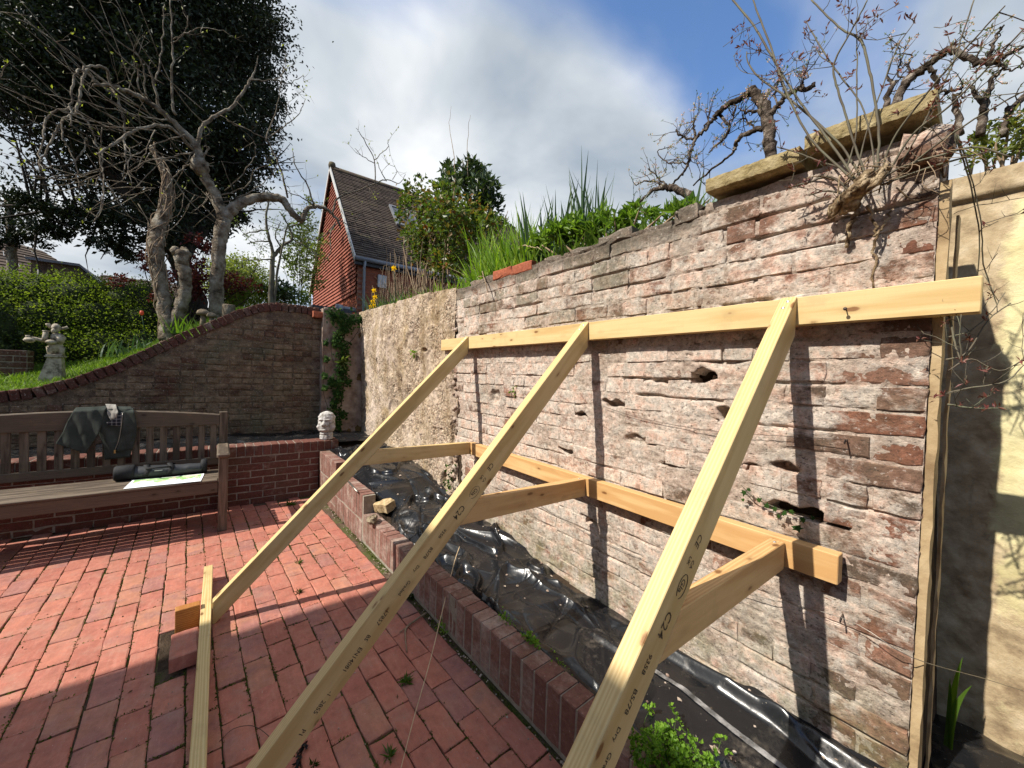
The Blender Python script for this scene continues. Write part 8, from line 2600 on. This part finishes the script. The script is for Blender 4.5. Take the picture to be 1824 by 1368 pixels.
np_obj('crown', V, F, M['spring_leaf'], gt, attr=at)


# hedge
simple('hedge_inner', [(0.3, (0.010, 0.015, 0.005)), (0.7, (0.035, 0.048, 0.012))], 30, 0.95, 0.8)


def hedge(name, lobes_, n, leaf, label, seed, L=.038, W=.023):
    rg = np.random.default_rng(seed)
    P, d = cloud(lobes_, n, rg, .80, clump=4)
    V, F, at = leaf_arrays(P, L, W, rg, up=.5, out=d * .8)
    c = np.array(lobes_)[:, :3].mean(0)
    r = empty(name, (float(c[0]), float(c[1]), 1.3), label, 'hedge')
    np_obj('foliage', V, F, M[leaf], r, attr=at)
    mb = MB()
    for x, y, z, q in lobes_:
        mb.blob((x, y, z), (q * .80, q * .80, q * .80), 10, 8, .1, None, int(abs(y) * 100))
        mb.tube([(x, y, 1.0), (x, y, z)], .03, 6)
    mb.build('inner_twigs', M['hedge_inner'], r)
    return r


HL = []
rr = random.Random(95)
y = -4.6
while y < -0.75:
    for z in (1.55, 1.98, 2.34):
        HL.append((-8.75 - .38 * (z - 1.55) + rr.uniform(-.10, .10), y + rr.uniform(-.1, .1), z + max(0, (y + 2.4)) * .10 + rr.uniform(-.04, .04), .40))
    y += .30
hedge('clipped_hedge', HL, 95000, 'hedge_leaf', 'long clipped green hedge across the back of the lawn', 251)
hedge('dark_bush', [(-8.2, -2.75, 2.05, .34), (-8.25, -2.45, 1.85, .32), (-8.2, -2.9, 1.6, .36), (-8.2, -2.45, 1.5, .30), (-8.15, -2.62, 2.32, .20)], 7000, 'dark_hedge_leaf', 'darker rounded bush in front of the hedge at the left edge', 252)


# ---------------------------------------------------------------- tiled house
def tile_slope(name, e0, e1, r0, r1, rows, mat, parent, th=.03, lap=.012, seed=0, kind='stuff', cols=0):
    """rows of lapped tiles from the eave line e0-e1 up to the ridge line r0-r1; each row is a real step, its lower edge slightly uneven"""
    e0, e1, r0, r1 = map(Vector, (e0, e1, r0, r1))
    n = (e1 - e0).cross(r0 - e0).normalized()
    mb = MB()
    rr = random.Random(seed)
    for k in range(rows):
        a0, a1 = e0.lerp(r0, k / rows), e1.lerp(r1, k / rows)
        b0, b1 = e0.lerp(r0, (k + 1.25) / rows), e1.lerp(r1, (k + 1.25) / rows)
        m_ = max(2, int((a1 - a0).length / .32)) if not cols else cols
        for i in range(m_):
            s0, s1 = i / m_, (i + 1) / m_ - .02 / m_
            mb.cur = rr.random()
            o_ = n * (th + rr.uniform(-.006, .006))
            q = [a0.lerp(a1, s0) + o_, a0.lerp(a1, s1) + o_, b0.lerp(b1, s1) + n * .004, b0.lerp(b1, s0) + n * .004]
            base = [a0.lerp(a1, s0) - n * .002, a0.lerp(a1, s1) - n * .002]
            mb.add([tuple(p) for p in q + base], [(0, 1, 2, 3), (4, 5, 1, 0)])
    o = mb.build(name, mat, parent)
    o['kind'] = kind
    return o


house = empty('tiled_house', (-14.5, 6.5, 2.0), 'red brick and tile hung house with steep brown tiled roof beyond the wall top', 'house')
HY0, HY1, HX0, HX1 = 2.9, 10.8, -17.8, -11.1
EZ, RZ, RX = 4.62, 8.36, -14.45
mb = MB()
mb.add([(HX0 + .12, HY0 + .12, 1.5), (HX1 - .12, HY0 + .12, 1.5), (HX1 - .12, HY0 + .12, EZ + .1), (RX, HY0 + .12, RZ - .12), (HX0 + .12, HY0 + .12, EZ + .1),
        (HX0 + .12, HY1, 1.5), (HX1 - .12, HY1, 1.5), (HX1 - .12, HY1, EZ + .1), (RX, HY1, RZ - .12), (HX0 + .12, HY1, EZ + .1)],
       [(0, 1, 2, 3, 4), (1, 6, 7, 2), (6, 5, 9, 8, 7), (5, 0, 4, 9)])
mb.build('wall', M['house_mortar'], house)
# brick courses on the gable foot and on the right-hand wall
kh = Kit('brick', .215, .066, .02, M['red_brick'], 4, 61, .003, .003)
units = []
for r_ in range(30):
    z = 2.35 + r_ * .0755
    x = HX0 + .15 + (r_ % 2) * .11
    while x < HX1 - .3:
        if z < EZ - 0.1: units.append((kh, frame(Vector((x, HY0 + .11, z)), (1, 0, 0), (0, 0, 1)), 1, 1))
        x += .225
    y = HY0 + .13 + (r_ % 2) * .11
    while y < 7.2:
        if z < EZ - .1: units.append((kh, frame(Vector((HX1 - .11, y, z)), (0, 1, 0), (0, 0, 1)), 1, 1))
        y += .225
lay(house, 'brick', units, 0, 'brick_courses')
# hung tiles on the gable above eaves level
mb = MB()
rr = random.Random(97)
HB = 3.62
rows = int((RZ - .25 - HB) / .115)
for k in range(rows):
    z = HB + k * .115
    def xlim(z):
        if z < EZ: return HX0 + .16, HX1 - .16
        t = (z - EZ) / (RZ - EZ)
        return HX0 + .2 + (RX - HX0) * t, HX1 - .2 + (RX - HX1) * t
    xa, xb = xlim(z + .05)
    if xb - xa < .12: break
    x = xa + (k % 2) * -.08
    while x < xb:
        w = min(.165, xb - x)
        if w > .03:
            mb.cur = rr.random()
            x0_ = max(x, xa)
            o_ = rr.uniform(0, .006)
            mb.add([(x0_, HY0 + .065 - o_, z), (x + w - .004, HY0 + .065 - o_, z), (x + w - .004, HY0 + .105, z + .14), (x0_, HY0 + .105, z + .14), (x0_, HY0 + .10, z), (x + w - .004, HY0 + .10, z)], [(0, 1, 2, 3), (4, 5, 1, 0)])
        x += .165
o = mb.build('hung_tiles', M['hung_tile'], house)
o['kind'] = 'stuff'
tile_slope('roof_tiles', (HX1 + .05, HY0 - .02, EZ - .05), (HX1 + .05, HY1 + .1, EZ - .05), (RX, HY0 - .02, RZ), (RX, HY1 + .1, RZ), 46, M['roof_tile'], house, .035, seed=5)
tile_slope('roof_tiles', (HX0 - .05, HY1 + .1, EZ - .05), (HX0 - .05, HY0 - .02, EZ - .05), (RX, HY1 + .1, RZ), (RX, HY0 - .02, RZ), 46, M['roof_tile'], house, .035, seed=6)
mb = MB()
mb.tube([(RX, HY0 - .03, RZ + .01), (RX, HY1 + .1, RZ + .01)], .085, 10)
mb.lathe([(.10, -.05), (.12, .05), (.10, .14), (.03, .16)], 10, Matrix.Translation((RX, HY0 + .05, RZ + .05)))
mb.build('ridge', M['roof_tile'], house)
for xe, s in ((HX1 + .06, 1), (HX0 - .06, -1)):
    a, b = Vector((xe, HY0 - .035, EZ - .14)), Vector((RX + .02 * s, HY0 - .035, RZ - .08))
    u = (b - a).normalized()
    nrm = Vector((-u.z, 0, u.x)) * (-s)
    mb = MB()
    q = [a - nrm * .02, b - nrm * .02, b + nrm * .10, a + nrm * .10]
    q2 = [p + Vector((0, .03, 0)) for p in q]
    mb.add([tuple(p) for p in q + q2], [(0, 1, 2, 3), (7, 6, 5, 4), (0, 4, 5, 1), (1, 5, 6, 2), (2, 6, 7, 3), (3, 7, 4, 0)])
    mb.build('bargeboard', M['fascia_white'], house)
mb = MB()
mb.tube([(HX1 + .10, HY0 - .02, EZ - .09), (HX1 + .10, HY1, EZ - .09)], .06, 8)
mb.build('gutter', M['grey_pipe'], house)
mb = MB()
mb.box(HX1 - .06, HX1 + .03, HY0, HY1, EZ - .24, EZ - .05)
mb.build('fascia', M['dark_board'], house)
mb = MB()
mb.tube([(HX1 + .10, HY0 + .25, EZ - .12), (HX1 + .02, HY0 + .25, EZ - .30), (HX1 + .02, HY0 + .25, 1.8)], .038, 8)
mb.build('downpipe', M['grey_pipe'], house)
mb = MB()
mb.tube([(HX0 - .02, HY0 + .02, EZ - .15), (HX0 + .06, HY0 + .02, EZ - .35), (HX0 + .06, HY0 + .02, 2.0)], .04, 8)
mb.build('downpipe', M['fascia_white'], house)
# roof window
rw0, rw1 = Vector((HX1, 4.55, EZ)), Vector((RX, 4.55, RZ))
up_ = (rw1 - rw0).normalized()
nr_ = Vector((0, 1, 0)).cross(up_) * -1
if nr_.z < 0: nr_ = -nr_
b0 = rw0.lerp(rw1, .44) + nr_ * .05
fr = Matrix(((0, up_.x, nr_.x, b0.x), (1, up_.y, nr_.y, b0.y), (0, up_.z, nr_.z, b0.z), (0, 0, 0, 1)))
mb = MB()
for a, b, c_, d_ in ((0, .85, 0, .07), (0, .85, 1.13, 1.2), (0, .07, .07, 1.13), (.78, .85, .07, 1.13)): mb.box(a, b, c_, d_, 0, .07, fr)
f_ = mb.build('roof_window', M['lead_flashing'], house)
mb = MB()
mb.box(.07, .78, .07, 1.13, 0.0, .045, fr)
mb.build('pane', M['glass'], f_)
# alarm box and flue on the house wall
mb = MB()
mb.box(HX1 - .10, HX1 - .02, 3.55, 3.80, 3.85, 4.22, None, .01)
mb.build('alarm_box', M['fascia_white'], house)
mb = MB()
mb.tube([(-11.35, HY0 + .12, 3.15), (-11.35, HY0 - .25, 3.15)], .07, 12)
mb.tube([(-11.35, HY0 - .24, 3.15), (-11.35, HY0 - .40, 3.15)], .11, 12)
mb.build('flue', M['grey_pipe'], house)
# low dark flat roof in front of the gable
ext = empty('flat_roof_extension', (-13, 2.4, 2.0), 'low dark flat roofed extension at the foot of the brick gable', 'building')
mb = MB()
mb.box(-15.5, -11.3, 2.0, 2.88, 1.6, 3.02)
mb.build('wall', M['lead_flashing'], ext)
mb = MB()
mb.box(-15.6, -11.25, 1.9, 2.89, 3.02, 3.14)
mb.build('roof', M['dark_board'], ext)

# ---------------------------------------------------------------- roofs at far left
dh = empty('dormer_house', (-14.5, -3.2, 2.2), 'brown tiled house with brick dormer and grey fascia beyond the hedge', 'house')
tile_slope('roof_tiles', (-13.6, -4.9, 3.0), (-13.6, -2.0, 3.0), (-15.6, -4.9, 4.55), (-15.6, -3.75, 4.3), 16, M['roof_tile'], dh, .03, seed=8)
mb = MB()
mb.box(-16.0, -13.75, -5.2, -2.0, 1.6, 3.05)
mb.box(-16.4, -14.1, -3.58, -2.80, 3.0, 3.78)
mb.add([(-14.1, -2.80, 3.0), (-14.1, -2.52, 3.0), (-14.1, -2.52, 3.42), (-14.1, -2.80, 3.76), (-16.4, -2.80, 3.0), (-16.4, -2.52, 3.0), (-16.4, -2.52, 3.42), (-16.4, -2.80, 3.76)], [(0, 1, 2, 3), (1, 5, 6, 2), (2, 6, 7, 3)])
mb.build('wall', M['garden_brick'], dh)
mb = MB()
mb.box(-16.5, -14.0, -3.64, -2.79, 3.78, 3.84)
mb.add([(-14.0, -2.79, 3.78), (-14.0, -2.47, 3.42), (-14.0, -2.47, 3.48), (-14.0, -2.79, 3.84), (-16.5, -2.79, 3.78), (-16.5, -2.47, 3.42), (-16.5, -2.47, 3.48), (-16.5, -2.79, 3.84)], [(0, 1, 2, 3), (3, 2, 6, 7), (0, 4, 5, 1), (1, 5, 6, 2)])
mb.build('fascia', M['lead_flashing'], dh)
mb = MB()
mb.tube([(-13.9, -3.40, 3.2), (-13.9, -3.40, 3.55)], .035, 8)
mb.build('vent_pipe', M['dark_board'], dh)
rh = empty('tiled_bungalow', (-16, -2.0, 2.2), 'low brown tiled roof showing just above the hedge left of the fig trunks', 'house')
tile_slope('roof_tiles', (-15.0, -3.2, 3.35), (-15.0, -0.6, 3.35), (-16.2, -2.75, 3.98), (-16.2, -0.6, 3.98), 10, M['roof_tile'], rh, .03, seed=9)
mb = MB()
mb.box(-17.0, -15.1, -3.1, -0.6, 1.6, 3.4)
mb.build('wall', M['garden_brick'], rh)
# slim pale trunk in front of the dormer
sl = empty('pale_trunk_tree', (-10.6, -3.0, 1.6), 'slim pale trunk rising behind the hedge at the left edge', 'tree')
mb = MB()
limb(mb, [(-10.6, -2.88, 1.5, .075), (-10.6, -2.88, 2.6, .07), (-10.6, -2.90, 3.3, .065), (-10.6, -2.93, 4.2, .05)], 10, 5, .06, .01, rr)
mb.build('trunk', M['fig_bark'], sl)
rg = np.random.default_rng(261)
P, d = cloud([(-10.6, -2.85, 3.75, .32), (-10.6, -3.2, 3.7, .35), (-10.6, -2.6, 3.6, .2), (-10.6, -2.9, 4.2, .5)], 2200, rg, .3, clump=25)
V, F, at = leaf_arrays(P, .07, .032, rg, out=d * .5)
np_obj('crown', V, F, M['oak_leaf'], sl, attr=at)
# overhead cables
mb = MB()
for z0, z1 in ((7.9, 7.55), (7.7, 7.4)):
    limb(mb, [(-20, 1.4, z0, .012), (-20, 2.9, (z0 + z1) / 2 - .05, .012), (-20, 6.0, z1, .012)], 4, 4)
o = mb.build('overhead_cables', M['dark_board'], None, (-20, 3, 7.5))
tag(o, 'pair of thin overhead cables crossing the sky left of the gable', 'cable')
# dead leaves and crumbs dropped about the paving
rg = np.random.default_rng(271)
n = 60
P = np.stack([rg.uniform(-3.8, -0.9, n), rg.uniform(-.8, .95, n), np.full(n, .004)], 1)
o = leaves('leaf_litter', P, .016, .008, M['dead_leaf'], None, 272, up=.1)
tag(o, 'scattered dead leaf scraps on the paving', 'leaf litter', kind='stuff')
